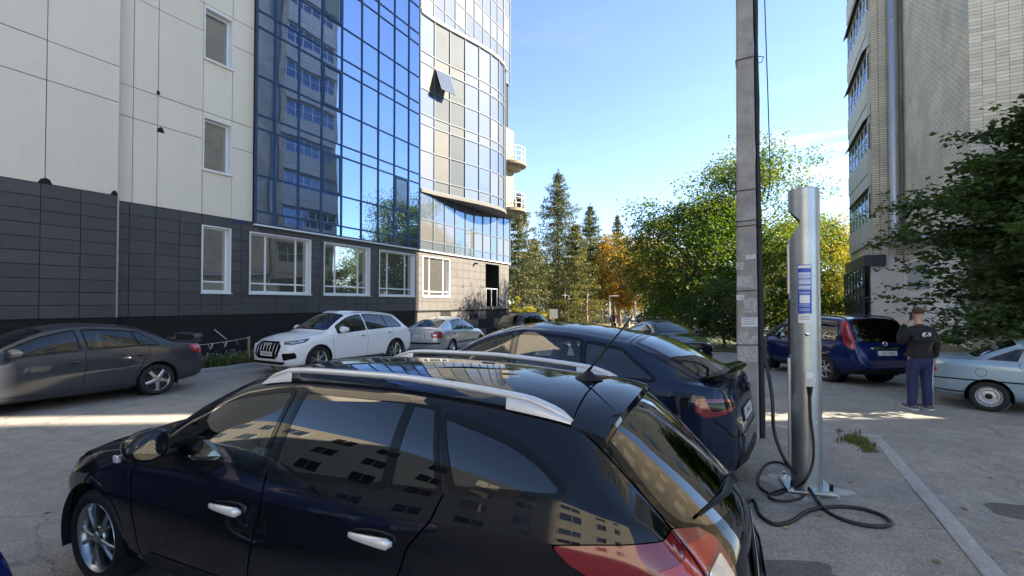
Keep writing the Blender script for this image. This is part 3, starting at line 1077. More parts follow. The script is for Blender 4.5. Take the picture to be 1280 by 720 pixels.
    # tail lamps: long smoked-red wing part, bright brake lens, clear reversing lens, split by the tailgate gap
    for sg in (1, -1):
        D = Vector((0.72, -0.69 * sg, -0.05))
        Q = lambda pts, r: round_poly(c.to2([(a, b * sg, z) for a, b, z in pts], D), r)
        TL = [(3.93, .86, .935), (4.10, .85, .962), (4.30, .80, .985), (4.42, .70, .985), (4.50, .60, .965), (4.555, .54, .92), (4.60, .54, .80), (4.55, .64, .70), (4.46, .74, .68), (4.36, .80, .72), (4.2, .85, .80), (4.00, .87, .885)]
        la = c.patch2('tail_lamp', Q(TL, .02), D, 0.006, REDLENS, step=0.02)
        c.strip('lamp_seal', [(a, b * sg, z) for a, b, z in TL], D, 0.007, SEAM, off=0.0025, both=False, closed=True)
        c.patch2('brake_lens', Q([(4.30, .80, .90), (4.44, .69, .935), (4.53, .57, .935), (4.55, .55, .90), (4.46, .70, .85), (4.36, .79, .82)], .012), D, 0.010, REDLENS2, step=0.02, parent=la)
        c.patch2('clear_lens', Q([(4.37, .78, .80), (4.46, .70, .835), (4.55, .57, .88), (4.58, .56, .80), (4.53, .66, .72), (4.46, .73, .71)], .012), D, 0.010, CLEARLENS, step=0.02, parent=la)
    c.strip('lamp_gap', [(4.40, .73, 1.01), (4.44, .70, .90), (4.47, .69, .80), (4.48, .685, .70)], (0.72, -0.69, -0.05), 0.008, SEAM, off=0.0125, both=False)
    # head lamps
    for sg in (1, -1):
        D = Vector((-0.75, -0.66 * sg, -0.15))
        hl = [(.25, .60, .70), (.42, .76, .77), (.72, .83, .86), (.66, .83, .80), (.42, .82, .68), (.25, .68, .62)]
        la = c.patch2('head_lamp', round_poly(c.to2([(a, b * sg, z) for a, b, z in hl], D), 0.02), D, 0.005, DARKLENS, step=0.03)
    c.patch('grille', [(0, .45, .58), (0, -.45, .58), (0, -.40, .50), (0, .40, .50)], (-1, 0, 0), 0.006, GLOSS_BLACK, 0.02)
    c.plate(True, .42, 'AA1234', 0)
    c.plate(False, .70, 'AA1234', 0, off=.012)
    c.cabin(1.30, 2.25, 3.15, 0.36)
    c.wheels(0.315, 0.222, 0.205, '5v', mat('alloy_diamond', (0.45, 0.46, 0.47), 0.3, 1.0), inset=0.03, spin=0.45)
    # the interior mirror and a phone cable on the dashboard
    c.finish(P)
    return root
estate_car()
# ------------------------------------------------------------------ the other cars, from a few proportions each
def profile(L, W, H, xc, zc, xh, zh, xr, xrh, zrh, xd0, zd0, xd1, zd1, zn=.52, zh0=.74, ztail=.58, belt0=.92, belt1=.98, clear=.19, ty=.70, nose=.42, tail=.46, **k):
    w = W / 2
    xm, zm = (xc + xh) / 2 + .02, (zc + zh) / 2 + .035
    xg, zg = (xrh + xd0) / 2, (zrh + zd0) / 2 + k.get('gbulge', .02)
    hm = (.3 + xc) / 2
    d = dict(L=L, W=W, hdr=xh, rhdr=xrh,
        top=[(0, zn), (.02, zn + .09), (.08, zn + (zh0 - zn) * .72), (.3, zh0), (hm, (zh0 + zc) / 2 + .03), (xc, zc), (xc + .12, zc + .055), (xm, zm), (xh, zh), (xr, H), (xrh, zrh), (xg, zg), (xd0, zd0), (xd1, zd1), (xd1 + (L - xd1) * .55, zd1 - (zd1 - ztail) * .42), (L - .02, ztail + .06), (L, ztail)],
        bot=[(0, zn - .2), (.06, clear + .04), (.3, clear), (1, clear), (L - .9, clear + .02), (L - .4, clear + .05), (L - .1, clear + .11), (L, clear + .17)],
        wid=[(0, nose * w), (.03, .64 * w), (.1, .77 * w), (.22, .87 * w), (.42, .945 * w), (.8, .985 * w), (1.3, .992 * w), (2.0, w), (L - 1.6, w), (L - .9, .992 * w), (L - .55, .965 * w), (L - .3, .92 * w), (L - .13, .83 * w), (L - .05, .72 * w), (L, tail * w)],
        belt=[(0, zn - .03), (.1, zn + (zh0 - zn) * .6), (.3, zh0 - .075), (hm, (zh0 + zc) / 2 - .045), (xc, zc - .085), (xc + .4, belt0), (xrh, belt1), (xd0, min(belt1 + .01, zd0 - .045)), (xd1, zd1 - .07), (L - .07, zd1 - (zd1 - ztail) * .55), (L, ztail - .03)],
        belt_r=[(0, .93), (.5, .91), (xc, .93), (2, .935), (L - 1, .93), (L, .92)],
        cant=[(0, zn - .01), (.1, zn + (zh0 - zn) * .72), (.3, zh0 - .03), (hm, (zh0 + zc) / 2 - .005), (xc, zc - .035), (xc + .12, zc + .012), (xm, zm - .065), (xh, zh - .075), (xr, H - .07), (xrh, zrh - .07), (xg, zg - .065), (xd0, zd0 - .03), (xd1, zd1 - .035), (L - .06, zd1 - (zd1 - ztail) * .5), (L, ztail - .015)],
        cant_y=[(0, .36 * w), (.2, .62 * w), (.6, .72 * w), (xc, .785 * w), (xc + .2, .78 * w), (xh, (ty + .02) * w), (xr, ty * w), (xrh, (ty - .02) * w), (xd0, (ty + .02) * w), (L - .15, (ty + .02) * w), (L, .5 * w)],
        cabin=(xc - .05, xd0 + .02), step=.03, wstep=.06)
    d['info'] = dict(xc=xc, zc=zc, xh=xh, zh=zh, xrh=xrh, zrh=zrh, xd0=xd0, zd0=zd0, w=w, ty=ty)
    d.update(k)
    return d

def std_glass(c, front=CARGLASS, rear=PRIVACY, frame=GLOSS_BLACK, sides=(), tw=0.026, rear_in=0.0, side_m=None, screen=True):
    q = c.sp['info']
    for i, wsp in enumerate(sides):
        c.side_window(wsp, (side_m or [front] + [rear] * 5)[i], frame, tw)
    w, ty = q['w'], q['ty']
    a, b = .70 * w, (ty - .10) * w
    xa, za, xb, zb = q['xc'] + .14, q['zc'] + .05, q['xh'] - .03, q['zh'] - .055
    if screen:
        c.end_window('windscreen', [(xa, a, za), (xb, b, zb - .03), (xb, 0, zb + .005), (xb, -b, zb - .03), (xa, -a, za), (xa, 0, za - .01)], (-1, 0, -.35), front, GLOSS_BLACK, .05, .035)
    xa, za, xb, zb = q['xd0'], q['zd0'] + .045 + rear_in, q['xrh'], q['zrh'] - .055
    b2 = (ty - .09) * w
    dz = (zb - za)
    slope = math.atan2(q['xd0'] - q['xrh'], q['zrh'] - q['zd0'])
    D = (1, 0, -max(.15, .5 * math.tan(min(slope, 1.2))))
    c.end_window('rear_window', [(xb, b2 - .03, zb - .035), (xb, 0, zb), (xb, -b2 + .03, zb - .035), (xa, -b2 - .03, za + .02), (xa, 0, za - .015), (xa, b2 + .03, za + .02)], D, rear, GLOSS_BLACK, .06, .03)

def lamps(c, name, pts, D, m, off=.006, r=.02, inner=(), step=.04):
    for sg in (1, -1):
        DD = Vector((D[0], D[1] * sg, D[2]))
        la = c.patch2(name, round_poly(c.to2([(a, b * sg, z) for a, b, z in pts], DD), r), DD, off, m, step=step)
        for k, (nm, ip, im) in enumerate(inner):
            c.patch2(nm, round_poly(c.to2([(a, b * sg, z) for a, b, z in ip], DD), r * .6), DD, off + .003 * (k + 1), im, step=step, parent=la)

def door_lines(c, xa, xb, xe, zlo=.27, bow=.05):
    za, zb, ze = c.at('belt', xa), c.at('belt', xb), c.at('belt', xe)
    shut_line(c, [(xa, za), (xa - .01, .7), (xa + .04, .45), (xa + .09, zlo)], .007)
    shut_line(c, [(xb, zb), (xb + .01, .7), (xb - .02, .45), (xb - .04, zlo)], .007)
    if xe:
        shut_line(c, [(xe + .02, ze), (xe + .02, .86), (xe - .06, .76), (xe - .13, .62), (xe - .16, .52)], .007)
    shut_line(c, [(xa + .09, zlo), (xb, zlo - .005), (xb + .6, zlo)], .006)

def dark_rocker(c, x0, x1, z0=.24, z1=.34, m=None, off=.012):
    c.patch('side_moulding', [(x0, 1, z1), (x1, 1, z1), (x1 + .03, 1, z0), (x0 - .03, 1, z0)], (0, -1, 0), off, m or BLACK_PLASTIC, .02, both=True)

def rails(c, x0, x1, y, m, lift=.05, r=.016, feet=True):
    for sg in (1, -1):
        pts, rad = [], []
        for i in range(31):
            t = i / 30
            p, n = c.topz(x0 + (x1 - x0) * t, y * sg)
            pts.append(p + Vector((0, 0, .004 + lift * min(1, 3.2 * math.sin(math.pi * t)) ** .7)))
            rad.append(r * (0.5 if i in (0, 30) else 1))
        MB().tube(pts, rad, 8).build('roof_rail', m, c.root, smooth=True)

def ev_crossover():
    root = thing('electric_car', 'dark blue-grey electric crossover with its open rear charge flap plugged in to the charging post', 'car', (-2.50, 5.60, 0), R(175.0))
    sp = profile(4.78, 1.92, 1.625, 1.02, 1.04, 2.0, 1.53, 2.5, 3.75, 1.50, 4.52, 1.145, 4.64, 1.135, zn=.6, zh0=.80, ztail=.62, belt0=1.02, belt1=1.12, clear=.19, ty=.66, gbulge=.035,
        step=.018, wstep=.035, sh_d=.12, arch=[(.86, .35, .385), (3.75, .35, .39)], smooth_u=5)
    P = paint('paint_midnight', (0.010, 0.018, 0.042), .35)
    c = Car(sp, root)
    c.arches(P, .028, .006)
    std_glass(c, CARGLASS, PRIVACY, GLOSS_BLACK, [(1.42, 1.42, 2.40, 2.34), (2.50, 2.43, 3.30, 3.22, dict(dt=.055, r=(.03, .03, .03, .03))), (3.36, 3.285, 4.06, 3.66, dict(dt=.065, r=(.02, .06, .25, .03)))], .024, side_m=[CARGLASS, CARGLASS, PRIVACY])
    # glass roof with the dividing beam
    c.patch('glass_roof', [(2.05, .54, 1), (2.05, -.54, 1), (3.66, -.52, 1), (3.66, .52, 1)], (0, 0, -1), .002, GLOSS_BLACK, .08, skirt=False)
    c.strip('shut_line', [(3.72, .60, 1.4), (3.72, 0, 1.4)], (0, 0, -1), .008, SEAM)
    door_lines(c, 1.36, 2.44, 3.50)
    c.strip('shut_line', [(3.74, .60, 1.42), (4.1, .66, 1.27), (4.4, .70, 1.15), (4.5, .72, 1.08)], (.2, -.6, -.8), .007, SEAM)
    dark_rocker(c, 1.35, 3.3, .22, .29)
    c.handle(2.22, .90, P, .2, .010, cup=False, out=.008)
    c.handle(3.26, .93, P, .2, .010, cup=False, out=.008)
    c.mirror(1.60, 1.10, P, (.10, .12, .075), .14)
    # ducktail lip
    V, F = [], []
    n = 24
    prof = [(-.10, -.004), (-.02, .016), (.05, .050), (.085, .070), (.092, .062), (.06, .024), (.05, -.02)]
    for i in range(n + 1):
        y = -.68 + 1.36 * i / n
        e = (abs(y) / .68)
        bx = 4.64 - .16 * e ** 2.4
        b, _ = c.topz(bx - .10, y)
        for x, z in prof:
            V.append(Vector((sp['L'] / 2 - (bx + x), y, b.z - .012 + z * (1 - .35 * e ** 4))))
    m = len(prof)
    F = [(i * m + k, i * m + k + 1, (i + 1) * m + k + 1, (i + 1) * m + k) for i in range(n) for k in range(m - 1)] + [tuple(range(m)), tuple(n * m + k for k in range(m))]
    so = obj('boot_spoiler', V, F, GLOSS_BLACK, root, True)
    so.data.set_sharp_from_angle(angle=R(45))
    lamps(c, 'tail_lamp', [(4.40, .84, 1.0), (4.60, .66, .99), (4.68, .55, .965), (4.69, .53, .90), (4.6, .68, .87), (4.46, .82, .83), (4.38, .86, .88)], (.75, -.66, -.05), REDLENS, .008, .03,
          [('lamp_core', [(4.46, .80, .965), (4.60, .66, .965), (4.67, .56, .945), (4.67, .56, .92), (4.6, .68, .905), (4.5, .79, .885)], GLOSS_BLACK)], step=.03)
    lamps(c, 'head_lamp', [(.22, .56, .74), (.42, .78, .80), (.66, .86, .89), (.55, .86, .80), (.34, .78, .70)], (-.75, -.66, -.15), DARKLENS)
    c.patch('rear_diffuser', [(4.6, .62, .44), (4.6, -.62, .44), (4.6, -.56, .30), (4.6, .56, .30)], (1, 0, 0), .012, BLACK_PLASTIC, .03)
    c.strip('shut_line', [(4.5, .80, .82), (4.62, .66, .66), (4.74, .45, .64), (4.75, 0, .64)], (.85, -.5, 0), .008, SEAM)
    c.plate(False, .78, 'AM4417', 0)
    # the open charge flap and the socket on the left rear wing
    p, n = c.surf(4.30, .99, 1)
    so = MB().bbox(p.x - .075, p.x + .055, p.y - .01, p.y + .004, p.z - .075, p.z + .05, .012).build('charge_socket', BLACK_PLASTIC, root)
    fl = Matrix.Translation(p + Vector((-.01, .012, .06))) @ Matrix.Rotation(R(-28), 4, 'X')
    MB().bbox(-.095, .085, 0, .085, -.006, .008, .006, fl).build('charge_flap', GLOSS_BLACK, root)
    c.cabin(1.45, 2.35, 3.25, .42)
    c.wheels(.35, .245, .235, '10', mat('dark_alloy', (.08, .08, .085), .35, 1.0), inset=.03)
    c.finish(P)
    return root, p
ev_root, ev_port = ev_crossover()

def grey_saloon():
    root = thing('saloon_car', 'dark grey saloon car with a boot-lid wing and five-spoke alloy wheels', 'car', (-11.75, 3.85, 0), R(-93.5))
    sp = profile(4.57, 1.76, 1.475, 1.12, 1.0, 1.98, 1.41, 2.45, 3.25, 1.40, 4.02, 1.06, 4.42, 1.045, zn=.52, zh0=.76, ztail=.60, belt0=.95, belt1=1.02, clear=.18, ty=.68, arch=[(.95, .325, .355), (3.585, .325, .36)])
    P = paint('paint_graphite', (.048, .053, .064), .3, .3)
    c = Car(sp, root)
    c.arches(P, .032, .008)
    std_glass(c, CARGLASS, PRIVACY, BLACK_PLASTIC, [(1.45, 1.45, 2.38, 2.32), (2.50, 2.44, 3.26, 3.18, dict(r=(.03, .02, .02, .03))), (3.295, 3.215, 3.60, 3.33, dict(r=(.02, .05, .18, .02)))], .022, side_m=[CARGLASS, CARGLASS, CARGLASS])
    door_lines(c, 1.28, 2.44, 3.42)
    dark_rocker(c, 1.36, 3.17, .20, .29, P, .022)
    c.patch('sill_skirt', [(3.0, 1, .22), (3.18, 1, .22), (3.20, 1, .44), (3.15, 1, .37), (3.06, 1, .30)], (0, -1, 0), .02, P, .02, both=True)
    c.handle(2.28, .80, P, .20, .015); c.handle(3.28, .845, P, .20, .015)
    c.mirror(1.52, 1.02, P, (.10, .12, .08), .14)
    # boot wing on two end posts
    mb = MB()
    pts = []
    for i in range(17):
        y = -.62 + 1.24 * i / 16
        b, _ = c.topz(4.40, max(-.55, min(.55, y)))
        e = abs(y) / .62
        pts.append(Vector((sp['L'] / 2 - 4.46 - .03 * (1 - e * e), y, 1.165 - .06 * max(0, e - .8) / .2)))
    for i, p in enumerate(pts):
        mb.v += [p + Vector((.09, 0, -.006)), p + Vector((.02, 0, .016)), p + Vector((-.075, 0, .03)), p + Vector((-.08, 0, .012)), p + Vector((.02, 0, -.014))]
    mb.f += [(5 * i + k, 5 * i + (k + 1) % 5, 5 * i + 5 + (k + 1) % 5, 5 * i + 5 + k) for i in range(16) for k in range(5)] + [(0, 1, 2, 3, 4), (80, 81, 82, 83, 84)]
    for sg in (1, -1):
        X = sp['L'] / 2 - 4.44
        mb.add([(X + .16, sg * .60, 1.0), (X - .05, sg * .60, 1.0), (X - .06, sg * .62, 1.12), (X + .06, sg * .62, 1.12), (X + .16, sg * .56, 1.0), (X - .05, sg * .56, 1.0), (X - .06, sg * .585, 1.12), (X + .06, sg * .585, 1.12)],
               [(0, 1, 2, 3), (4, 5, 6, 7), (0, 3, 7, 4), (1, 2, 6, 5), (3, 2, 6, 7)])
    mb.build('boot_wing', P, root, angle=45, fix=True)
    lamps(c, 'tail_lamp', [(4.22, .83, .97), (4.38, .74, .975), (4.45, .64, .95), (4.49, .55, .86), (4.47, .63, .80), (4.38, .76, .78), (4.24, .84, .86)], (.7, -.7, 0), REDLENS2, .006, .03)
    lamps(c, 'head_lamp', [(.16, .5, .72), (.4, .76, .77), (.66, .83, .84), (.5, .84, .74), (.25, .7, .64)], (-.75, -.66, -.1), CLEARLENS)
    c.patch('grille', [(0, .40, .66), (0, -.40, .66), (0, -.52, .36), (0, .52, .36)], (-1, 0, 0), .006, GLOSS_BLACK, .05)
    c.plate(False, .72, 'AB8021', 0)
    c.cabin(1.40, 2.30, 3.15)
    c.wheels(.318, .218, .215, '5', ALLOY, inset=.03, spin=.1)
    c.finish(P)
grey_saloon()

def white_suv():
    root = thing('suv_car', 'white SUV with black radiator grille and four chrome rings parked beside the dark wall', 'car', (-11.25, 10.15, 0), R(-92.0))
    sp = profile(4.68, 1.89, 1.635, 1.15, 1.09, 2.02, 1.565, 2.5, 3.95, 1.50, 4.43, 1.10, 4.50, 1.05, zn=.60, zh0=.93, ztail=.66, belt0=1.03, belt1=1.12, clear=.21, ty=.68, nose=.52, arch=[(.90, .37, .405), (3.72, .37, .405)], gbulge=.04)
    P = paint('paint_white', (.80, .81, .82), 0, .35)
    c = Car(sp, root)
    c.arches(P, .035, .012)
    std_glass(c, CARGLASS, PRIVACY, GLOSS_BLACK, [(1.52, 1.52, 2.50, 2.44), (2.60, 2.54, 3.36, 3.28), (3.40, 3.32, 4.02, 3.78, dict(r=(.02, .05, .12, .02)))], .024)
    door_lines(c, 1.34, 2.55, 3.55)
    dark_rocker(c, 1.35, 3.25, .24, .33, mat('grey_plastic', (.10, .10, .105), .5))
    c.handle(2.38, .93, P, .2, .015); c.handle(3.45, .97, P, .2, .015)
    c.mirror(1.62, 1.12, P, (.10, .13, .085), .15)
    rails(c, 2.15, 4.0, .60, SILVER, .03, .018)
    gp = [(0, .36, .86), (0, -.36, .86), (0, -.50, .76), (0, -.46, .52), (0, -.34, .44), (0, .34, .44), (0, .46, .52), (0, .50, .76)]
    g = c.patch('radiator_grille', gp, (-1, 0, 0), .010, GLOSS_BLACK, .03)[0]
    for k in range(7):
        y = -.39 + .13 * k
        pts = []
        for z in np.linspace(.49, .83, 7):
            p, n = c.hit(Vector((6, y * (1 + (z - .66) * .1), float(z))), Vector((-1, 0, 0)))
            pts.append(p + n * .018)
        MB().tube(pts, .005, 6).build('grille_bar', CHROME, g, smooth=True)
    c.strip('grille_surround', gp, (-1, 0, 0), .014, CHROME, .014, both=False, closed=True)
    for k in range(4):
        p, n = c.hit(Vector((6, -.105 + .07 * k, .79)), Vector((-1, 0, 0)))
        ring = [p + n * (.03 + .002 * k) + Vector((0, .042 * math.cos(t), .042 * math.sin(t))) for t in np.linspace(0, 2 * math.pi, 25)]
        MB().tube(ring, .006, 6, cap=False).build('badge_ring', CHROME, g, smooth=True)
    lamps(c, 'head_lamp', [(.12, .52, .87), (.32, .76, .91), (.62, .88, .95), (.5, .88, .85), (.26, .74, .79), (.12, .56, .80)], (-.8, -.6, -.1), DARKLENS, .006, .02,
          [('lamp_core', [(.18, .58, .85), (.32, .74, .885), (.5, .85, .91), (.42, .84, .86), (.26, .72, .82)], CLEARLENS)])
    for sg in (1, -1):
        c.patch('air_intake', [(.1, .56 * sg, .58), (.2, .84 * sg, .60), (.2, .86 * sg, .46), (.1, .60 * sg, .40)], (-1, -.35 * sg, 0), .010, GLOSS_BLACK, .03)
    c.patch('lower_lip', [(0, .66, .37), (0, -.66, .37), (0, -.60, .30), (0, .60, .30)], (-1, 0, 0), .012, BLACK_PLASTIC, .02)
    c.plate(True, .56, 'CE0044AM', 0, off=.02)
    lamps(c, 'tail_lamp', [(4.3, .80, 1.06), (4.5, .62, 1.04), (4.55, .56, .94), (4.45, .78, .92), (4.3, .86, .96)], (.7, -.7, 0), REDLENS)
    c.strip('shut_line', [(1.18, .70, 1), (.7, .70, 1), (.32, .60, 1), (.2, .3, 1), (.19, 0, 1)], (0, 0, -1), .008, SEAM)
    c.cabin(1.55, 2.45, 3.35, .45)
    c.wheels(.37, .245, .235, '5v', ALLOY, inset=.03, spin=.2)
    c.finish(P)
white_suv()

def silver_liftback():
    root = thing('liftback_car', 'silver liftback with red tail lamps parked behind the white SUV', 'car', (-11.35, 15.75, -.12), R(98.0))
    sp = profile(4.57, 1.77, 1.455, 1.15, 1.0, 2.0, 1.39, 2.5, 3.40, 1.38, 4.18, 1.09, 4.40, 1.045, zn=.52, zh0=.77, ztail=.64, belt0=.94, belt1=.99, clear=.18, ty=.68, arch=[(.92, .315, .35), (3.50, .315, .35)])
    P = paint('paint_silver', (.50, .52, .54), .7, .3)
    c = Car(sp, root)
    c.arches(P, .03, .007)
    std_glass(c, CARGLASS, CARGLASS, BLACK_PLASTIC, [(1.48, 1.48, 2.42, 2.36), (2.52, 2.46, 3.42, 3.25, dict(r=(.02, .06, .16, .03)))], .022, side_m=[CARGLASS, CARGLASS])
    door_lines(c, 1.30, 2.47, 3.45)
    dark_rocker(c, 1.4, 3.1, .46, .51, BLACK_PLASTIC, .012)
    c.patch('bumper_moulding', [(4.5, .78, .56), (4.5, -.78, .56), (4.5, -.78, .50), (4.5, .78, .50)], (1, 0, 0), .014, BLACK_PLASTIC, .02)
    c.handle(2.3, .80, P, .19, .014); c.handle(3.3, .83, P, .19, .014)
    c.mirror(1.55, 1.01, BLACK_PLASTIC, (.09, .11, .075), .13)
    lamps(c, 'tail_lamp', [(4.25, .80, .96), (4.42, .62, .95), (4.5, .52, .93), (4.52, .50, .75), (4.45, .66, .71), (4.25, .84, .73)], (.85, -.52, 0), REDLENS2, .006, .03,
          [('reversing_lens', [(4.40, .66, .86), (4.46, .58, .86), (4.47, .56, .81), (4.40, .68, .81)], CLEARLENS)])
    c.plate(False, .77, 'AA2806EK', 0)
    p, n = c.topz(3.2, 0)
    MB().tube([p, p + Vector((-.08, 0, .12)), p + Vector((-.16, 0, .26))], [.012, .006, .004], 6).build('roof_aerial', BLACK_PLASTIC, root)
    c.cabin(1.45, 2.35, 3.2)
    c.wheels(.315, .20, .20, '7', ALLOY, inset=.03)
    c.finish(P)
silver_liftback()

def far_suv():
    root = thing('suv_car', 'dark SUV with tinted windows parked near the yellow bush at the building corner', 'car', (-12.0, 24.6, -.36), R(84))
    sp = profile(4.7, 1.88, 1.72, 1.2, 1.12, 2.0, 1.64, 2.5, 4.0, 1.60, 4.45, 1.15, 4.55, 1.10, zn=.62, zh0=.95, ztail=.7, belt0=1.05, belt1=1.1, clear=.22, ty=.72, arch=[(.92, .36, .40), (3.68, .36, .40)], step=.05, wstep=.09)
    P = paint('paint_dark_grey', (.02, .022, .028), .4)
    c = Car(sp, root)
    c.arches(P)
    std_glass(c, CARGLASS, PRIVACY, BLACK_PLASTIC, [(1.55, 1.55, 2.5, 2.44), (2.6, 2.54, 3.4, 3.34), (3.45, 3.4, 4.05, 3.9)], .024)
    door_lines(c, 1.35, 2.55, 3.5)
    c.mirror(1.62, 1.16, P, (.1, .12, .09), .15)
    rails(c, 2.1, 4.1, .62, BLACK_PLASTIC)
    lamps(c, 'tail_lamp', [(4.3, .80, 1.08), (4.5, .66, 1.06), (4.55, .62, .84), (4.35, .84, .84)], (.8, -.6, 0), REDLENS)
    c.plate(False, .80, 'AM7712', 0)
    c.cabin(1.5, 2.45, 3.35, .45)
    c.wheels(.36, .24, .23, '5', ALLOY, inset=.03)
    c.finish(P)
far_suv()

def dark_saloon():
    root = thing('saloon_car', 'nearly black saloon with a chrome-edged grille facing out from under the green trees', 'car', (-3.35, 18.7, -.22), R(-56))
    sp = profile(4.73, 1.84, 1.44, 1.22, 1.0, 2.08, 1.375, 2.6, 3.45, 1.37, 4.20, 1.08, 4.50, 1.05, zn=.54, zh0=.80, ztail=.62, belt0=.95, belt1=1.01, clear=.18, ty=.68, arch=[(.95, .32, .355), (3.66, .32, .355)])
    P = paint('paint_near_black', (.016, .016, .019), .4)
    c = Car(sp, root)
    c.arches(P, .03, .007)
    std_glass(c, CARGLASS, PRIVACY, CHROME, [(1.55, 1.55, 2.5, 2.44), (2.6, 2.54, 3.5, 3.35, dict(r=(.02, .06, .16, .03)))], .016)
    door_lines(c, 1.36, 2.55, 3.5)
    dark_rocker(c, 1.4, 3.2, .2, .28, P)
    c.handle(2.4, .82, CHROME, .19, .013); c.handle(3.4, .85, CHROME, .19, .013)
    c.mirror(1.62, 1.03, P, (.1, .12, .08), .14)
    gp = [(0, .38, .71), (0, -.38, .71), (0, -.27, .53), (0, .27, .53)]
    g = c.patch('radiator_grille', gp, (-1, 0, 0), .008, GLOSS_BLACK, .03)[0]
    c.strip('grille_surround', gp, (-1, 0, 0), .035, CHROME, .012, both=False, closed=True)
    for z in (.585, .63, .675):
        pts = [c.hit(Vector((6, float(y), z)), Vector((-1, 0, 0))) for y in np.linspace(-.29 - (z - .58) * .6, .29 + (z - .58) * .6, 9)]
        MB().tube([p + n * .014 for p, n in pts], .008, 6).build('grille_bar', CHROME, g, smooth=True)
    p, n = c.hit(Vector((6, 0, .635)), Vector((-1, 0, 0)))
    mb = MB()
    for sg in (1, -1):
        mb.tube([p + n * .028 + Vector((0, sg * .045, .045)), p + n * .028 + Vector((0, sg * .03, -.045))], .008, 6)
    mb.tube([p + n * .028 + Vector((0, .035, 0)), p + n * .028 + Vector((0, -.035, 0))], .008, 6)
    mb.build('badge', CHROME, g)
    lamps(c, 'head_lamp', [(.12, .48, .72), (.34, .74, .80), (.62, .86, .86), (.48, .85, .74), (.2, .68, .64)], (-.78, -.62, -.1), CLEARLENS)
    c.patch('lower_intake', [(0, .5, .44), (0, -.5, .44), (0, -.42, .30), (0, .42, .30)], (-1, 0, 0), .006, GLOSS_BLACK, .03)
    for sg in (1, -1):
        c.patch('fog_lamp', [(.1, .62 * sg, .44), (.15, .74 * sg, .44), (.15, .74 * sg, .37), (.1, .62 * sg, .37)], (-1, -.3 * sg, 0), .008, CLEARLENS, .02)
    c.plate(True, .47, 'AB0607HO', 0, off=.016)
    c.cabin(1.55, 2.45, 3.3)
    c.wheels(.32, .22, .22, '5v', ALLOY, inset=.03)
    c.finish(P)
dark_saloon()

def blue_suv():
    root = thing('suv_car', 'deep blue SUV with tall red tail lamps standing behind the charging post', 'car', (1.48, 16.57, -.235), R(122))
    sp = profile(4.64, 1.79, 1.775, 1.12, 1.12, 1.90, 1.70, 2.3, 4.16, 1.725, 4.47, 1.10, 4.53, 1.04, zn=.62, zh0=.96, ztail=.68, belt0=1.06, belt1=1.12, clear=.24, ty=.80, arch=[(.90, .355, .40), (3.60, .355, .40)], gbulge=.05, tail=.6)
    P = paint('paint_blue', (.004, .016, .10), .45)
    c = Car(sp, root)
    c.arches(P, .035, .012)
    std_glass(c, CARGLASS, PRIVACY, BLACK_PLASTIC, [(1.42, 1.42, 2.36, 2.32), (2.46, 2.42, 3.24, 3.20), (3.34, 3.30, 4.06, 3.92, dict(r=(.03, .10, .12, .03)))], .026, side_m=[CARGLASS, CARGLASS, PRIVACY])
    door_lines(c, 1.25, 2.41, 3.38)
    dark_rocker(c, 1.3, 3.2, .24, .36)
    c.patch('rear_bumper_skirt', [(4.5, .82, .46), (4.5, -.82, .46), (4.5, -.76, .34), (4.5, .76, .34)], (1, 0, 0), .016, BLACK_PLASTIC, .03)
    c.handle(2.25, .95, P, .2, .015); c.handle(3.25, .97, P, .2, .015)
    c.mirror(1.5, 1.16, P, (.1, .12, .1), .15)
    rails(c, 2.0, 4.15, .64, BLACK_PLASTIC, .045, .018)
    lamps(c, 'tail_lamp', [(4.10, .72, 1.655), (4.19, .68, 1.64), (4.30, .69, 1.42), (4.44, .70, 1.12), (4.48, .70, .97), (4.44, .77, .94), (4.26, .83, 1.05), (4.14, .79, 1.32), (4.05, .74, 1.58)], (.72, -.69, -.05), REDLENS2, .010, .03,
          [('lamp_core', [(4.18, .72, 1.48), (4.25, .72, 1.38), (4.40, .74, 1.10), (4.38, .77, 1.02), (4.28, .80, 1.10), (4.17, .76, 1.42)], REDLENS)], step=.03)
    p, n = c.hit(Vector((-6, 0, 1.08)), Vector((1, 0, 0)))
    ring = [p + n * .02 + Vector((0, .05 * math.cos(t), .05 * math.sin(t))) for t in np.linspace(0, 2 * math.pi, 25)]
    MB().tube(ring, .009, 6, cap=False).tube([p + n * .022 + Vector((0, .065, 0)), p + n * .022 + Vector((0, -.065, 0))], .01, 6).build('badge', CHROME, root)
    c.patch('plate_garnish', [(4.5, .40, 1.0), (4.5, -.40, 1.0), (4.5, -.36, .95), (4.5, .36, .95)], (1, 0, 0), .010, CHROME, .01)
    c.plate(False, .86, 'AB1790IB', 0)
    p0, n0 = c.hit(Vector((-6, .05, 1.16)), Vector((1, 0, -.05)).normalized())
    p1, n1 = c.hit(Vector((-6, -.38, 1.2)), Vector((1, 0, -.05)).normalized())
    MB().tube([p0 + n0 * .03, p1 + n1 * .03], [.015, .008], 6).build('rear_wiper', BLACK_PLASTIC, root)
    lamps(c, 'head_lamp', [(.12, .52, .92), (.3, .74, .95), (.55, .83, .98), (.5, .84, .86), (.2, .70, .80)], (-.78, -.62, -.1), CLEARLENS)
    c.cabin(1.42, 2.3, 3.2, .5)
    c.wheels(.355, .225, .22, '6', ALLOY, inset=.03)
    c.finish(P)
blue_suv()

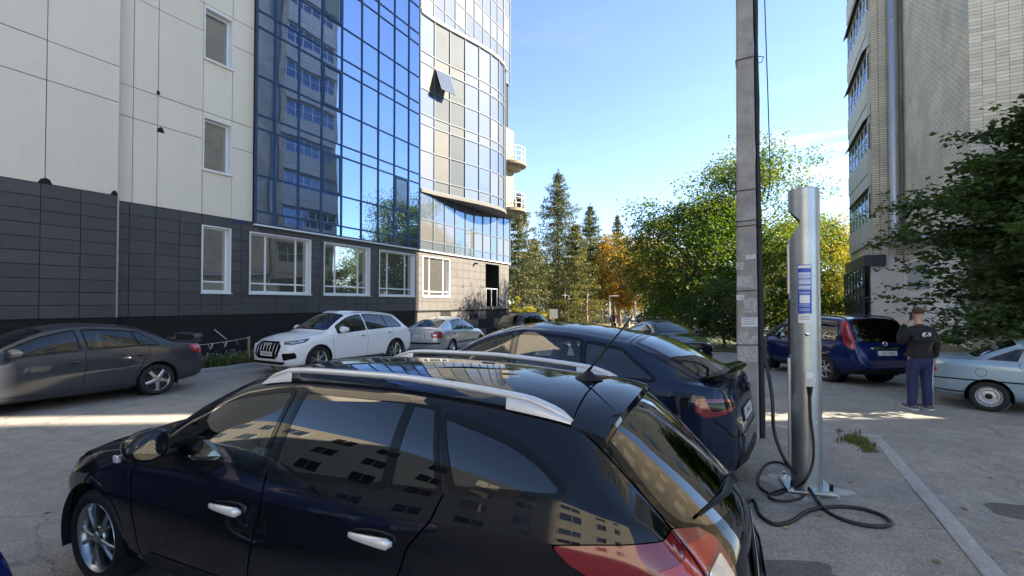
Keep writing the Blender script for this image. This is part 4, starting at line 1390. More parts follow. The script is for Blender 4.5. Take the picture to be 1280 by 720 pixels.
def pale_saloon():
    root = thing('saloon_car', 'pale blue older saloon with plain steel wheels standing next to the person', 'car', (5.10, 12.41, -.165), R(-14))
    sp = profile(4.40, 1.66, 1.375, 1.10, .94, 1.88, 1.305, 2.3, 3.05, 1.30, 3.66, 1.0, 4.24, .985, zn=.50, zh0=.76, ztail=.56, belt0=.90, belt1=.94, clear=.19, ty=.70, sh_d=.09, sh_r=.992, arch=[(.80, .285, .335), (3.45, .285, .33)], smooth_v=2)
    P = paint('paint_pale_blue', (.30, .42, .50), .3, .35)
    c = Car(sp, root)
    c.arches(P, .02, .006)
    std_glass(c, CARGLASS, CARGLASS, mat('grey_trim', (.35, .38, .40), .4, .3), [(1.34, 1.34, 2.18, 2.14), (2.28, 2.24, 2.78, 2.76, dict(r=(.02, .02, .02, .02))), (2.82, 2.80, 2.99, 2.88, dict(r=(.01, .02, .02, .01))), (3.07, 2.96, 3.50, 3.08, dict(r=(.01, .03, .03, .01)))], .016, side_m=[CARGLASS] * 4)
    door_lines(c, 1.20, 2.23, 3.03)
    c.strip('side_moulding', [(.3, 1, .56), (1.2, 1, .57), (4.3, 1, .58)], (0, -1, 0), .022, mat('grey_moulding', (.12, .15, .17), .5), .007)
    c.strip('sill_trim', [(1.2, 1, .25), (3.0, 1, .25)], (0, -1, 0), .02, CHROME, .006)
    c.strip('bumper_trim', [(3.72, 1, .33), (4.3, 1, .36)], (0, -1, 0), .02, mat('grey_trim'), .008)
    c.handle(2.1, .76, BLACK_PLASTIC, .17, .018, cup=False, out=.02); c.handle(2.90, .77, BLACK_PLASTIC, .17, .018, cup=False, out=.02)
    fl = [(3.55 + .075 * math.cos(t), -1, .73 + .075 * math.sin(t)) for t in np.linspace(0, 2 * math.pi, 24, endpoint=False)]
    c.strip('fuel_flap_line', fl, (0, 1, 0), .006, SEAM, both=False, closed=True)
    c.mirror(1.42, .96, BLACK_PLASTIC, (.08, .10, .07), .12)
    lamps(c, 'tail_lamp', [(4.18, .70, .86), (4.30, .60, .86), (4.34, .50, .86), (4.36, .50, .70), (4.28, .68, .70), (4.18, .76, .70)], (.8, -.6, 0), REDLENS2, .008, .02)
    c.plate(False, .62, 'BA5530', 0)
    c.cabin(1.35, 2.15, 2.9, .34)
    c.wheels(.287, .185, .175, 'steel', STEEL, inset=.03)
    c.finish(P)
pale_saloon()

def near_blue_car():
    root = thing('hatchback_car', 'bright blue hatchback beside the black estate car, only its front corner in sight', 'car', (-4.42, -.10, 0), R(3))
    sp = profile(4.2, 1.76, 1.47, 1.1, 1.02, 1.9, 1.40, 2.4, 3.55, 1.38, 4.02, 1.0, 4.08, .96, zn=.52, zh0=.78, ztail=.62, belt0=.94, belt1=1.0, clear=.19, ty=.68, arch=[(.86, .31, .345), (3.45, .31, .345)], step=.025)
    P = paint('paint_vivid_blue', (.006, .03, .22), .45)
    c = Car(sp, root)
    c.arches(P)
    std_glass(c, CARGLASS, PRIVACY, BLACK_PLASTIC, [(1.4, 1.4, 2.3, 2.24), (2.4, 2.34, 3.3, 3.2)], .022)
    door_lines(c, 1.25, 2.35, 3.3)
    lamps(c, 'tail_lamp', [(3.85, .82, .98), (4.0, .72, .98), (4.08, .62, .95), (4.1, .62, .78), (3.95, .80, .76)], (.8, -.6, 0), REDLENS)
    lamps(c, 'head_lamp', [(.10, .42, .66), (.26, .64, .70), (.36, .72, .70), (.34, .74, .62), (.14, .56, .58)], (-.8, -.6, -.1), CLEARLENS)
    c.mirror(1.5, 1.03, P, (.1, .12, .08), .14)
    c.plate(True, .45, 'AB3306', 0)
    c.plate(False, .7, 'AB3306', 0)
    c.cabin(1.4, 2.25, 3.05)
    c.wheels(.31, .21, .2, '5', ALLOY, inset=.03)
    c.finish(P)
near_blue_car()
# ------------------------------------------------------------------ ground
def sm(t):
    t = min(1, max(0, t)); return t * t * (3 - 2 * t)
def gz(x, y):
    """height of the ground: it falls gently away down the street, and the side road lies a kerb lower"""
    return -0.12 * sm((x + 4.5) / 4.0) - 0.02 * min(max(0, y - 10), 35)

def asphalt(name, c0, c1, patchy=.5):
    m = mat(name, c0, .88)
    nt = m.node_tree
    b = nt.nodes['Principled BSDF']
    t = nt.nodes.new('ShaderNodeTexCoord')
    def noise(sc, det=6, ro=.6):
        n = nt.nodes.new('ShaderNodeTexNoise')
        n.inputs['Scale'].default_value = sc; n.inputs['Detail'].default_value = det; n.inputs['Roughness'].default_value = ro
        nt.links.new(t.outputs['Object'], n.inputs['Vector'])
        return n
    def ramp(src, p0, p1, a, z):
        r = nt.nodes.new('ShaderNodeValToRGB')
        r.color_ramp.elements[0].position = p0; r.color_ramp.elements[1].position = p1
        r.color_ramp.elements[0].color = (*a, 1); r.color_ramp.elements[1].color = (*z, 1)
        nt.links.new(src, r.inputs['Fac'])
        return r
    def mixc(f, a, z, mode='MIX', fac=None):
        x = nt.nodes.new('ShaderNodeMixRGB'); x.blend_type = mode
        if fac is not None: x.inputs['Fac'].default_value = fac
        else: nt.links.new(f, x.inputs['Fac'])
        nt.links.new(a, x.inputs['Color1']); nt.links.new(z, x.inputs['Color2'])
        return x
    big = ramp(noise(.35, 8, .65).outputs['Fac'], .36, .66, c0, c1)
    med = ramp(noise(3.5, 8, .7).outputs['Fac'], .3, .72, (.72, .72, .72), (1.22, 1.2, 1.16))
    grit = ramp(noise(140, 3, .6).outputs['Fac'], .3, .7, (.35, .35, .35), (1.8, 1.76, 1.7))
    c = mixc(None, big.outputs['Color'], med.outputs['Color'], 'MULTIPLY', .9)
    c = mixc(None, c.outputs['Color'], grit.outputs['Color'], 'MULTIPLY', .8)
    grit2 = ramp(noise(38, 4, .7).outputs['Fac'], .34, .66, (.7, .7, .7), (1.3, 1.28, 1.25))
    c = mixc(None, c.outputs['Color'], grit2.outputs['Color'], 'MULTIPLY', .8)
    stain = ramp(noise(.8, 9, .7).outputs['Fac'], .56, .70, (1, 1, 1), (.72, .71, .70))
    c = mixc(None, c.outputs['Color'], stain.outputs['Color'], 'MULTIPLY', .8)
    # hairline cracks
    v = nt.nodes.new('ShaderNodeTexVoronoi'); v.feature = 'DISTANCE_TO_EDGE'; v.inputs['Scale'].default_value = .33
    wv = nt.nodes.new('ShaderNodeMixRGB'); wv.blend_type = 'ADD'; wv.inputs['Fac'].default_value = .5
    nt.links.new(t.outputs['Object'], wv.inputs['Color1']); nt.links.new(noise(1.5, 6).outputs['Color'], wv.inputs['Color2'])
    nt.links.new(wv.outputs['Color'], v.inputs['Vector'])
    cr = ramp(v.outputs['Distance'], .0, .006, (.45, .45, .45), (1, 1, 1))
    c = mixc(None, c.outputs['Color'], cr.outputs['Color'], 'MULTIPLY', .6)
    nt.links.new(c.outputs['Color'], b.inputs['Base Color'])
    bp = nt.nodes.new('ShaderNodeBump'); bp.inputs['Strength'].default_value = .45; bp.inputs['Distance'].default_value = .006
    nt.links.new(noise(120, 3).outputs['Fac'], bp.inputs['Height'])
    nt.links.new(bp.outputs['Normal'], b.inputs['Normal'])
    return m
ROADM = asphalt('asphalt_road', (.25, .235, .215), (.335, .316, .288))
PAVEM = asphalt('asphalt_pavement', (.235, .221, .203), (.305, .288, .264))
CONCRETE = mat('kerb_concrete', (.36, .35, .33), .9, var=.25, vscale=6, bump=.5, bscale=45)

ax = [-900, -400, -180, -90, -60] + list(np.arange(-40, 12.1, 1.0)) + [16, 22, 30, 45, 70, 120, 300, 900]
ay = [-900, -300, -120, -60, -40] + list(np.arange(-24, 46.1, 1.0)) + [52, 60, 75, 100, 160, 300, 900]
V = [(x, y, gz(x, y)) for y in ay for x in ax]
n = len(ax)
F = [(j * n + i, j * n + i + 1, (j + 1) * n + i + 1, (j + 1) * n + i) for j in range(len(ay) - 1) for i in range(n - 1)]
tag(obj('road', V, F, ROADM, smooth=True), kind='structure')
# the pavement tongue that carries the charging post
PX1, PY1 = 1.30, 8.14
px = list(np.arange(-4.9, PX1 - .3, .5)) + [PX1]
pav = [(x, y, .005) for y in (-9, -4, 0, 4, 6, PY1) for x in px]
n = len(px)
pf = [(j * n + i, j * n + i + 1, (j + 1) * n + i + 1, (j + 1) * n + i) for j in range(5) for i in range(n - 1)]
k = len(pav)
pav += [(x, PY1, -.3) for x in px]
pf += [(k + i, k + i + 1, 5 * n + i + 1, 5 * n + i) for i in range(n - 1)]
pavement = tag(obj('pavement', pav, pf, PAVEM), kind='structure')
# kerb stones, one by one
kerb = tag(obj('kerb', [(PX1, -9, -.2), (PX1 + .14, -9, -.2), (PX1 + .14, PY1 + .14, -.2), (PX1, PY1 + .14, -.2)], [(0, 1, 2, 3)], CONCRETE), kind='structure')
rr = random.Random(3)
stone = None
def kerb_stone(x0, x1, y0, y1, parent, top=.012):
    global stone
    if stone is None:
        stone = MB().bbox(-.5, .5, -.5, .5, -.5, .5, .03).build('kerb_stone', CONCRETE, parent, angle=40)
        o = stone
    else:
        o = stone.copy(); COL.objects.link(o); o.parent = parent
    h = .30
    o.scale = (x1 - x0, y1 - y0, h)
    o.location = ((x0 + x1) / 2 + rr.uniform(-.006, .006), (y0 + y1) / 2 + rr.uniform(-.006, .006), top - h / 2 + rr.uniform(-.008, .006))
    o.rotation_euler = (rr.uniform(-.01, .01), rr.uniform(-.012, .012), rr.uniform(-.008, .008))
y = -8.0
while y < PY1 - .3:
    y2 = min(y + 1.0, PY1)
    kerb_stone(PX1 + .006, PX1 + .145, y + .006, y2 - .006, kerb)
    y = y2
x = PX1 + .14
while x > -4.2:
    kerb_stone(x - .994, x - .006, PY1 + .006, PY1 + .135, kerb, .012 - .02 * max(0, (PX1 - x)) / 5)
    x -= 1.0
# planting strip with kerb beside the building
kerb2 = tag(obj('kerb', [(-13.2, -8, -.2), (-13.06, -8, -.2), (-13.06, 27, -.2), (-13.2, 27, -.2)], [(0, 1, 2, 3)], CONCRETE), kind='structure')
y = -6.0
while y < 24:
    kerb_stone(-13.15, -13.0, y + .006, y + .994, kerb2, .13 + gz(-13, y + .5))
    y += 1.0
SOIL = mat('soil', (.06, .05, .035), .95, var=.4, vscale=5, bump=.6, bscale=30)
sv = [(x, y, .10 + gz(-13, y)) for y in range(-8, 28, 2) for x in (-13.15, -14.85)]
tag(obj('planting_bed', sv, [(2 * i, 2 * i + 1, 2 * i + 3, 2 * i + 2) for i in range(len(sv) // 2 - 1)], SOIL), kind='structure')

# ------------------------------------------------------------------ left building
WX = -14.8
WHITEPANEL = mat('cream_cladding', (.71, .655, .55), .55, var=.035, vscale=1.2, bump=.05, bscale=8)
DARKTILE = mat('charcoal_tile', (.058, .058, .063), .55, var=.22, vscale=2.5, bump=.35, bscale=30, stretch=(1, 1, 6))
BROWNTILE = mat('brown_tile', (.095, .088, .082), .7, var=.12, vscale=3, bump=.2, bscale=40)
def panel_tone(m, amt, streak=0.0):
    """each panel its own slight tone, plus rain streaks running down"""
    nt = m.node_tree; b = nt.nodes['Principled BSDF']
    src = b.inputs['Base Color'].links[0].from_socket
    oi = nt.nodes.new('ShaderNodeObjectInfo')
    mr_ = nt.nodes.new('ShaderNodeMapRange'); mr_.inputs[3].default_value = 1 - amt; mr_.inputs[4].default_value = 1 + amt
    nt.links.new(oi.outputs['Random'], mr_.inputs[0])
    x = nt.nodes.new('ShaderNodeMixRGB'); x.blend_type = 'MULTIPLY'; x.inputs['Fac'].default_value = 1
    nt.links.new(src, x.inputs['Color1']); nt.links.new(mr_.outputs[0], x.inputs['Color2'])
    out = x
    if streak:
        g = nt.nodes.new('ShaderNodeNewGeometry'); mp_ = nt.nodes.new('ShaderNodeMapping'); mp_.inputs['Scale'].default_value = (5, 5, .22)
        n = nt.nodes.new('ShaderNodeTexNoise'); n.inputs['Scale'].default_value = 1; n.inputs['Detail'].default_value = 8; n.inputs['Roughness'].default_value = .7
        r = nt.nodes.new('ShaderNodeValToRGB'); r.color_ramp.elements[0].position = .50; r.color_ramp.elements[1].position = .78
        r.color_ramp.elements[0].color = (1, 1, 1, 1); r.color_ramp.elements[1].color = (1 - streak, 1 - streak, 1 - streak * 1.05, 1)
        nt.links.new(g.outputs['Position'], mp_.inputs['Vector']); nt.links.new(mp_.outputs[0], n.inputs['Vector']); nt.links.new(n.outputs['Fac'], r.inputs['Fac'])
        y = nt.nodes.new('ShaderNodeMixRGB'); y.blend_type = 'MULTIPLY'; y.inputs['Fac'].default_value = 1
        nt.links.new(x.outputs['Color'], y.inputs['Color1']); nt.links.new(r.outputs['Color'], y.inputs['Color2'])
        out = y
    nt.links.new(out.outputs['Color'], b.inputs['Base Color'])
panel_tone(WHITEPANEL, .025, .06); panel_tone(DARKTILE, .12, .15); panel_tone(BROWNTILE, .08, .1)
BACKING = mat('joint_dark', (.012, .012, .012), .95)
PVC = mat('white_frame', (.72, .73, .74), .35)
BLUEFRAME = mat('blue_mullion', (.015, .055, .13), .4, .2)
PALEFRAME = mat('pale_mullion', (.06, .095, .13), .6)
CREAMWALL = mat('cream_render', (.26, .22, .155), .85, var=.1, vscale=2)
def facade_glass(name, body, refl, tintc):
    m = mat(name, body, .6)
    nt = m.node_tree
    b = nt.nodes['Principled BSDF']
    out = nt.nodes['Material Output']
    gl = nt.nodes.new('ShaderNodeBsdfGlossy'); gl.inputs['Roughness'].default_value = .0
    gl.inputs['Color'].default_value = (*tintc, 1)
    fr = nt.nodes.new('ShaderNodeFresnel'); fr.inputs['IOR'].default_value = 1.6
    ma = nt.nodes.new('ShaderNodeMath'); ma.operation = 'MULTIPLY_ADD'; ma.use_clamp = True
    ma.inputs[1].default_value = .8; ma.inputs[2].default_value = refl
    mx_ = nt.nodes.new('ShaderNodeMixShader')
    nt.links.new(fr.outputs[0], ma.inputs[0]); nt.links.new(ma.outputs[0], mx_.inputs['Fac'])
    nt.links.new(b.outputs[0], mx_.inputs[1]); nt.links.new(gl.outputs[0], mx_.inputs[2])
    nt.links.new(mx_.outputs[0], out.inputs['Surface'])
    t = nt.nodes.new('ShaderNodeTexCoord'); n = nt.nodes.new('ShaderNodeTexNoise')
    n.inputs['Scale'].default_value = .9; n.inputs['Detail'].default_value = 0
    bp = nt.nodes.new('ShaderNodeBump'); bp.inputs['Strength'].default_value = .10; bp.inputs['Distance'].default_value = .03
    geo = nt.nodes.new('ShaderNodeNewGeometry')
    nt.links.new(geo.outputs['Position'], n.inputs['Vector']); nt.links.new(n.outputs['Fac'], bp.inputs['Height'])
    nt.links.new(bp.outputs['Normal'], gl.inputs['Normal'])
    return m
BLUEPANE = facade_glass('blue_reflective_glass', (.012, .03, .075), .50, (.48, .62, .90))
CLEARPANE = facade_glass('pale_reflective_glass', (.04, .06, .075), .36, (.27, .39, .56))
BLINDPANE = facade_glass('glass_over_blinds', (.065, .062, .052), .16, (.45, .55, .7))
SPANDREL = facade_glass('spandrel_glass', (.04, .055, .07), .20, (.36, .46, .60))
WINPANE = facade_glass('ground_floor_glass', (.05, .048, .042), .30, (.95, .97, .95))

building = thing('office_building', 'office building with cream and charcoal cladding, blue mirrored curtain wall and rounded glass bay', 'building', (0, 0, 0))
UNIT = {}
def unit_box(name, m, parent, x0, x1, y0, y1, z0, z1, bev=.0, rot=None):
    """shared unit box scaled into place"""
    key = (name, m.name, bev)
    if key not in UNIT:
        mb = MB()
        if bev: mb.bbox(-.5, .5, -.5, .5, -.5, .5, bev)
        else: mb.box(-.5, .5, -.5, .5, -.5, .5)
        o = mb.build(name, m, parent)
        UNIT[key] = o
    else:
        o = UNIT[key].copy(); COL.objects.link(o); o.parent = parent
    o.location = ((x0 + x1) / 2, (y0 + y1) / 2, (z0 + z1) / 2)
    o.scale = (x1 - x0, y1 - y0, z1 - z0)
    o.rotation_euler = rot or (0, 0, 0)
    return o

BH = 25.0
wallb = MB()
wins = [(8.07, 8.95), (9.56, 11.93), (12.52, 14.91), (15.46, 17.84), (18.43, 20.72)]
WZ0, WZ1 = 2.18, 4.21
upw = [(8.07, 8.95, 5.88, 7.48), (8.07, 8.95, 9.24, 10.82), (8.07, 8.95, 12.6, 14.2)]
def cut_rects(y0, y1, z0, z1, holes):
    """rectangle minus holes, in slabs"""
    rects = [(y0, y1, z0, z1)]
    for (a, b, c, d) in holes:
        out = []
        for (p, q, r, s) in rects:
            if b <= p or a >= q or d <= r or c >= s:
                out.append((p, q, r, s)); continue
            if r < c: out.append((p, q, r, c))
            if s > d: out.append((p, q, d, s))
            lo, hi = max(r, c), min(s, d)
            if p < a: out.append((p, a, lo, hi))
            if q > b: out.append((b, q, lo, hi))
        rects = out
    return [t for t in rects if t[1] - t[0] > .03 and t[3] - t[2] > .03]
gholes = [(a - .0, b + .0, WZ0, WZ1) for a, b in wins]
for (p, q, r, s) in cut_rects(5.87, 27.35, -1.2, 16.2, gholes + upw + [(24.4, 26.05, 1.66, 4.25)]):
    wallb.box(WX - .45, WX - .03, p, q, r, s)
wallb.box(WX - 12, WX - .45, 5.87, 24.4, -1.2, BH)
wallb.box(WX - 12, WX - .45, 26.05, 27.35, -1.2, BH)
wallb.box(WX - 12, WX - 1.2, 24.4, 26.05, -1.2, BH)
wallb.box(WX - 1.2, WX - .45, 24.4, 26.05, -1.2, 1.66)
wallb.box(WX - 1.2, WX - .45, 24.4, 26.05, 4.25, BH)
wallb.box(WX - .45, WX - .03, 5.87, 27.35, 16.2, BH)
wallb.box(WX - 12, WX + .24, -6.2, 5.87, -1.2, BH)
wall = wallb.build('wall', BACKING, building)
rp_ = random.Random(11)
def clad(name, m, xf, ys, zs, holes, th=.03, gap=.006, bev=.0, jit=.0015):
    for a, b in zip(ys[:-1], ys[1:]):
        for c, d in zip(zs[:-1], zs[1:]):
            for (p, q, r, s) in cut_rects(a, b, c, d, holes):
                dx = rp_.uniform(-jit, jit)
                unit_box(name, m, wall, xf - th + dx, xf + dx, p + gap, q - gap, r + gap, s - gap, bev)
# projecting block on the left: cream panels over charcoal tiles
LX = WX + .28
clad('cladding_panel', WHITEPANEL, LX, [-6.2, -5, -3.2, -1.2, .2, 1.6, 3.1, 4.49, 5.88], [4.6, 7.0, 7.92, 10.3, 11.2, 13.6, 14.5, 17, 20, 22.5, 24.9], [], gap=.009, jit=.004)
clad('cladding_tile', DARKTILE, LX, [-3.5 + .72 * k for k in range(13)] + [5.88], [1.5 + .31 * k for k in range(11)], [], gap=.007, jit=.003)
clad('plinth_tile', DARKTILE, LX - .05, [-3.5 + 1.1 * k for k in range(9)] + [5.88], [0, .75, 1.48], [], gap=.006)
# main wall
clad('cladding_panel', WHITEPANEL, WX, [5.885, 6.30, 6.88, 8.07, 8.95, 9.66], [4.53, 6.80, 7.63, 10.05, 10.92, 13.4, 14.3, 17], upw, gap=.009, jit=.004)
clad('cladding_tile', DARKTILE, WX, [5.885] + [6.25 + .61 * k for k in range(20)] + [18.1], [1.5, 1.83, 2.18, 2.52, 2.86, 3.2, 3.54, 3.87, 4.21, 4.52], gholes, gap=.007, jit=.003)
clad('plinth_tile', DARKTILE, WX - .06, [5.885 + 1.22 * k for k in range(11)] + [18.1], [-.35, .5, 1.48], [], gap=.006)
clad('cladding_tile', BROWNTILE, WX + .02, [18.105] + [18.43 + .60 * k for k in range(15)] + [27.35], [1.5, 1.94, 2.38, 2.82, 3.26, 3.70, 4.10, 4.44], gholes + [(24.4, 26.05, 1.66, 4.25)], gap=.005, jit=.002)
clad('plinth_tile', BROWNTILE, WX - .03, [18.105 + .925 * k for k in range(10)] + [27.35], [-.75, -.2, .36, .92, 1.48], [], gap=.005)
# broken corners of panels: dark chips
def chip(y, z, w, h, x):
    pts = [(y - w / 2, z), (y + w / 2, z), (y + w * .32, z + h * .75), (y + w * .05, z + h), (y - w * .3, z + h * .7)]
    MB().prism(pts, x - .01, x + .006, 'x').build('broken_joint', BACKING, wall)
chip(4.49, 4.60, .26, .14, LX); chip(5.80, 4.60, .16, .13, LX)
chip(6.88, 7.66, .10, .12, WX); chip(6.95, 6.62, .20, .16, WX); chip(6.98, 10.88, .2, .12, WX)
MB().prism([(8.98, 4.40), (9.66, 4.42), (9.62, 4.53), (9.0, 4.53)], WX - .02, WX + .008, 'x').build('torn_flashing', mat('blue_flashing', (.02, .035, .09), .5), wall)

def window_unit(y0, y1, z0, z1, split, low=None, depth=.2, x=WX, face=.05, panem=None):
    """recessed window: white reveal lining and frame > panes, sill"""
    mb = MB()
    fx = x - depth
    t = .035
    mb.box(fx - .05, x + .03, y0, y0 + t, z0, z1); mb.box(fx - .05, x + .03, y1 - t, y1, z0, z1)
    mb.box(fx - .05, x + .03, y0 + t, y1 - t, z1 - t, z1); mb.box(fx - .05, x + .045, y0 + t, y1 - t, z0, z0 + t)
    ys = [y0 + t] + [y0 + (y1 - y0) * s for s in split] + [y1 - t]
    zs = [z0 + t] + ([low] if low else []) + [z1 - t]
    f = face / 2
    for i, yy in enumerate(ys):
        a, b = (yy, yy + face) if i == 0 else (yy - face, yy) if i == len(ys) - 1 else (yy - f, yy + f)
        mb.box(fx, fx + .05, a, b, zs[0], zs[-1])
    for i, zz in enumerate(zs):
        a, b = (zz, zz + face) if i == 0 else (zz - face, zz) if i == len(zs) - 1 else (zz - f, zz + f)
        mb.box(fx + .003, fx + .047, ys[0], ys[-1], a, b)
    w_ = mb.build('window', PVC, building)
    for a, b in zip(ys[:-1], ys[1:]):
        for c, d in zip(zs[:-1], zs[1:]):
            unit_box('pane', panem or WINPANE, w_, fx + .010, fx + .022, a + .01, b - .01, c + .01, d - .01, rot=(0, rp_.uniform(-.003, .003), rp_.uniform(-.004, .004)))
    unit_box('window_sill', PVC, w_, x - .02, x + .07, y0 - .03, y1 + .03, z0 - .035, z0 - .003)
    return w_
window_unit(*wins[0], WZ0, WZ1, [], 2.52)
for a, b in wins[1:4]:
    window_unit(a, b, WZ0, WZ1, [.28, .78], 2.52)
window_unit(*wins[4], WZ0, WZ1, [.28, .78], 2.45, depth=.12)
for (a, b, c, d) in upw:
    window_unit(a, b, c, d, [], None, depth=.22)
MB().box(WX + .002, WX + .03, 18.0, 27.4, 1.44, 1.49).build('plinth_shadow_ledge', BACKING, wall)  # ledge coloured near-black to stand in for the shadow line over the plinth

# curtain wall: mullion grid > panes
def curtain(name, x, cols, rows, fm, pm_fn, fw=.055, dep=.07, glass_in=.03, skip=()):
    mb = MB()
    for i, yy in enumerate(cols):
        mb.box(x - .02, x + dep, yy - fw / 2, yy + fw / 2, rows[0], rows[-1])
    for zz in rows:
        mb.box(x - .018, x + dep - .012, cols[0], cols[-1], zz - fw / 2, zz + fw / 2)
    o = mb.build(name, fm, building)
    for i, (a, b) in enumerate(zip(cols[:-1], cols[1:])):
        for j, (c, d) in enumerate(zip(rows[:-1], rows[1:])):
            if (i, j) in skip: continue
            unit_box('pane', pm_fn(i, j), o, x + glass_in - .012, x + glass_in, a + .01, b - .01, c + .01, d - .01, rot=(0, rp_.uniform(-.0035, .0035), rp_.uniform(-.0035, .0035)))
    return o
COLS = [9.70, 10.37, 11.31, 12.31, 13.27, 14.32, 15.29, 16.30, 17.28, 18.10]
ROWS = [4.50, 4.90, 6.10, 7.66, 8.12, 9.42, 11.05, 11.60, 12.86, 14.45, 15.0, 16.3, 17.85, 18.4, 19.7, 21.25, 21.8, 23.2, 24.8]
cw = curtain('curtain_wall', WX + .05, COLS, ROWS, BLUEFRAME, lambda i, j: BLUEPANE)
# opening lights stand proud with thicker frames
for (i, j) in ((3, 2), (3, 5), (3, 8), (7, 2)):
    a, b, c, d = COLS[i], COLS[i + 1], ROWS[j], ROWS[j + 1]
    X = WX + .05
    mb = MB()
    for q in ((a + .03, a + .10, c + .03, d - .03), (b - .10, b - .03, c + .03, d - .03), (a + .10, b - .10, c + .03, c + .10), (a + .10, b - .10, d - .10, d - .03)):
        mb.box(X + .032, X + .085, q[0], q[1], q[2], q[3])
    fr_ = mb.build('opening_light', BLUEFRAME, building)
    if (i, j) != (3, 5):
        unit_box('pane', BLINDPANE if i == 7 else CLEARPANE, fr_, X + .036, X + .05, a + .09, b - .09, c + .09, d - .09)
MB().box(WX + .0, WX + .14, 9.66, 27.4, 4.42, 4.47).build('curtain_wall_sill', PVC, building)
# glazed first floor under the rounded bay
LC = [18.12, 19.19, 20.14, 21.08, 22.09, 23.0, 23.97, 24.9, 25.69, 26.52, 27.38]
curtain('curtain_wall', WX + .05, LC, [4.50, 4.95, 6.0, 7.42], PALEFRAME, lambda i, j: SPANDREL if j == 0 else (BLINDPANE if j == 1 and i % 4 != 3 else CLEARPANE), fw=.05)
# rounded bay
bay = [(18.12, -14.74), (19.1, -14.62), (20.1, -14.38), (21.1, -14.10), (22.1, -13.84), (23.05, -13.66), (23.9, -13.60), (24.65, -13.68), (25.3, -13.93), (25.75, -14.30), (26.0, -14.74)]
def bay_part(pts, rows, name, fm, pmf):
    mb = MB()
    for (yy, xx) in pts:
        mb.box(xx - .02, xx + .05, yy - .027, yy + .027, rows[0], rows[-1])
    for zz in rows:
        for (a, b) in zip(pts[:-1], pts[1:]):
            A, B = Vector((a[1], a[0], 0)), Vector((b[1], b[0], 0))
            d = (B - A).normalized(); nrm = Vector((d.y, -d.x, 0))
            q = [A - nrm * .02, B - nrm * .02, B + nrm * .045, A + nrm * .045]
            mb.add([v + Vector((0, 0, zz - .025)) for v in q] + [v + Vector((0, 0, zz + .025)) for v in q], [(3, 2, 1, 0), (4, 5, 6, 7), (0, 1, 5, 4), (1, 2, 6, 5), (2, 3, 7, 6), (3, 0, 4, 7)])
    o = mb.build(name, fm, building, fix=True)
    for i, (a, b) in enumerate(zip(pts[:-1], pts[1:])):
        A, B = Vector((a[1], a[0], 0)), Vector((b[1], b[0], 0))
        d = (B - A); L_ = d.length; ang = math.atan2(d.y, d.x)
        for j, (c, e) in enumerate(zip(rows[:-1], rows[1:])):
            m_ = pmf(i, j)
            if m_ is None: continue
            mid = (A + B) / 2
            p_ = unit_box('pane', m_, o, 0, 1, 0, 1, 0, 1)
            p_.location = (mid.x, mid.y, (c + e) / 2)
            p_.scale = (.014, L_ - .02, e - c - .02)
            p_.rotation_euler = (0, rp_.uniform(-.004, .004), ang - math.pi / 2 + rp_.uniform(-.004, .004))
    return o
BR = [7.5, 8.05, 9.4, 10.7, 11.2, 12.45, 13.75, 14.3, 16.1]
def bay_glass(i, j):
    if j in (0, 3, 6): return SPANDREL
    if i < 2 and j in (1, 2, 5): return BLINDPANE
    if i == 1 and j == 5: return None
    if i >= 5 and j in (1, 4): return BLINDPANE
    return CLEARPANE
bo = bay_part(bay, BR, 'glass_bay', PALEFRAME, bay_glass)
slab = [(y, x) for y, x in bay]
for z0, z1, m_, nm in ((7.30, 7.46, mat('bay_soffit', (.10, .098, .092), .7), 'bay_soffit'), (16.12, 16.30, mat('bay_cap', (.16, .15, .14), .6), 'bay_cap')):
    poly = [(x + .10, y) for y, x in slab] + [(WX, 26.0), (WX, 18.12)]
    MB().prism(poly, z0, z1, 'z').build(nm, m_, building, fix=True)
# tilted-open window of the bay
A, B = Vector((bay[1][1], bay[1][0], 12.45)), Vector((bay[2][1], bay[2][0], 12.45))
d = (B - A); ang = math.atan2(d.y, d.x)
ow = MB().box(-.02, .02, -.49, .49, -1.25, 0).build('opening_light', PALEFRAME, building)
ow.location = (A + B) / 2 + Vector((.06, 0, 1.27)); ow.rotation_euler = (0, R(-22), ang - math.pi / 2)
pg = MB().box(.022, .03, -.44, .44, -1.2, -.05).build('pane', CLEARPANE, ow)
# flush glass above the bay
curtain('curtain_wall', WX + .05, LC, [16.3, 17.2, 18.4, 19.5, 20.8, 21.9, 23.2, 24.8], PALEFRAME, lambda i, j: SPANDREL if j % 3 == 2 else (BLINDPANE if (i * 3 + j * 5) % 7 == 0 else CLEARPANE), fw=.05)
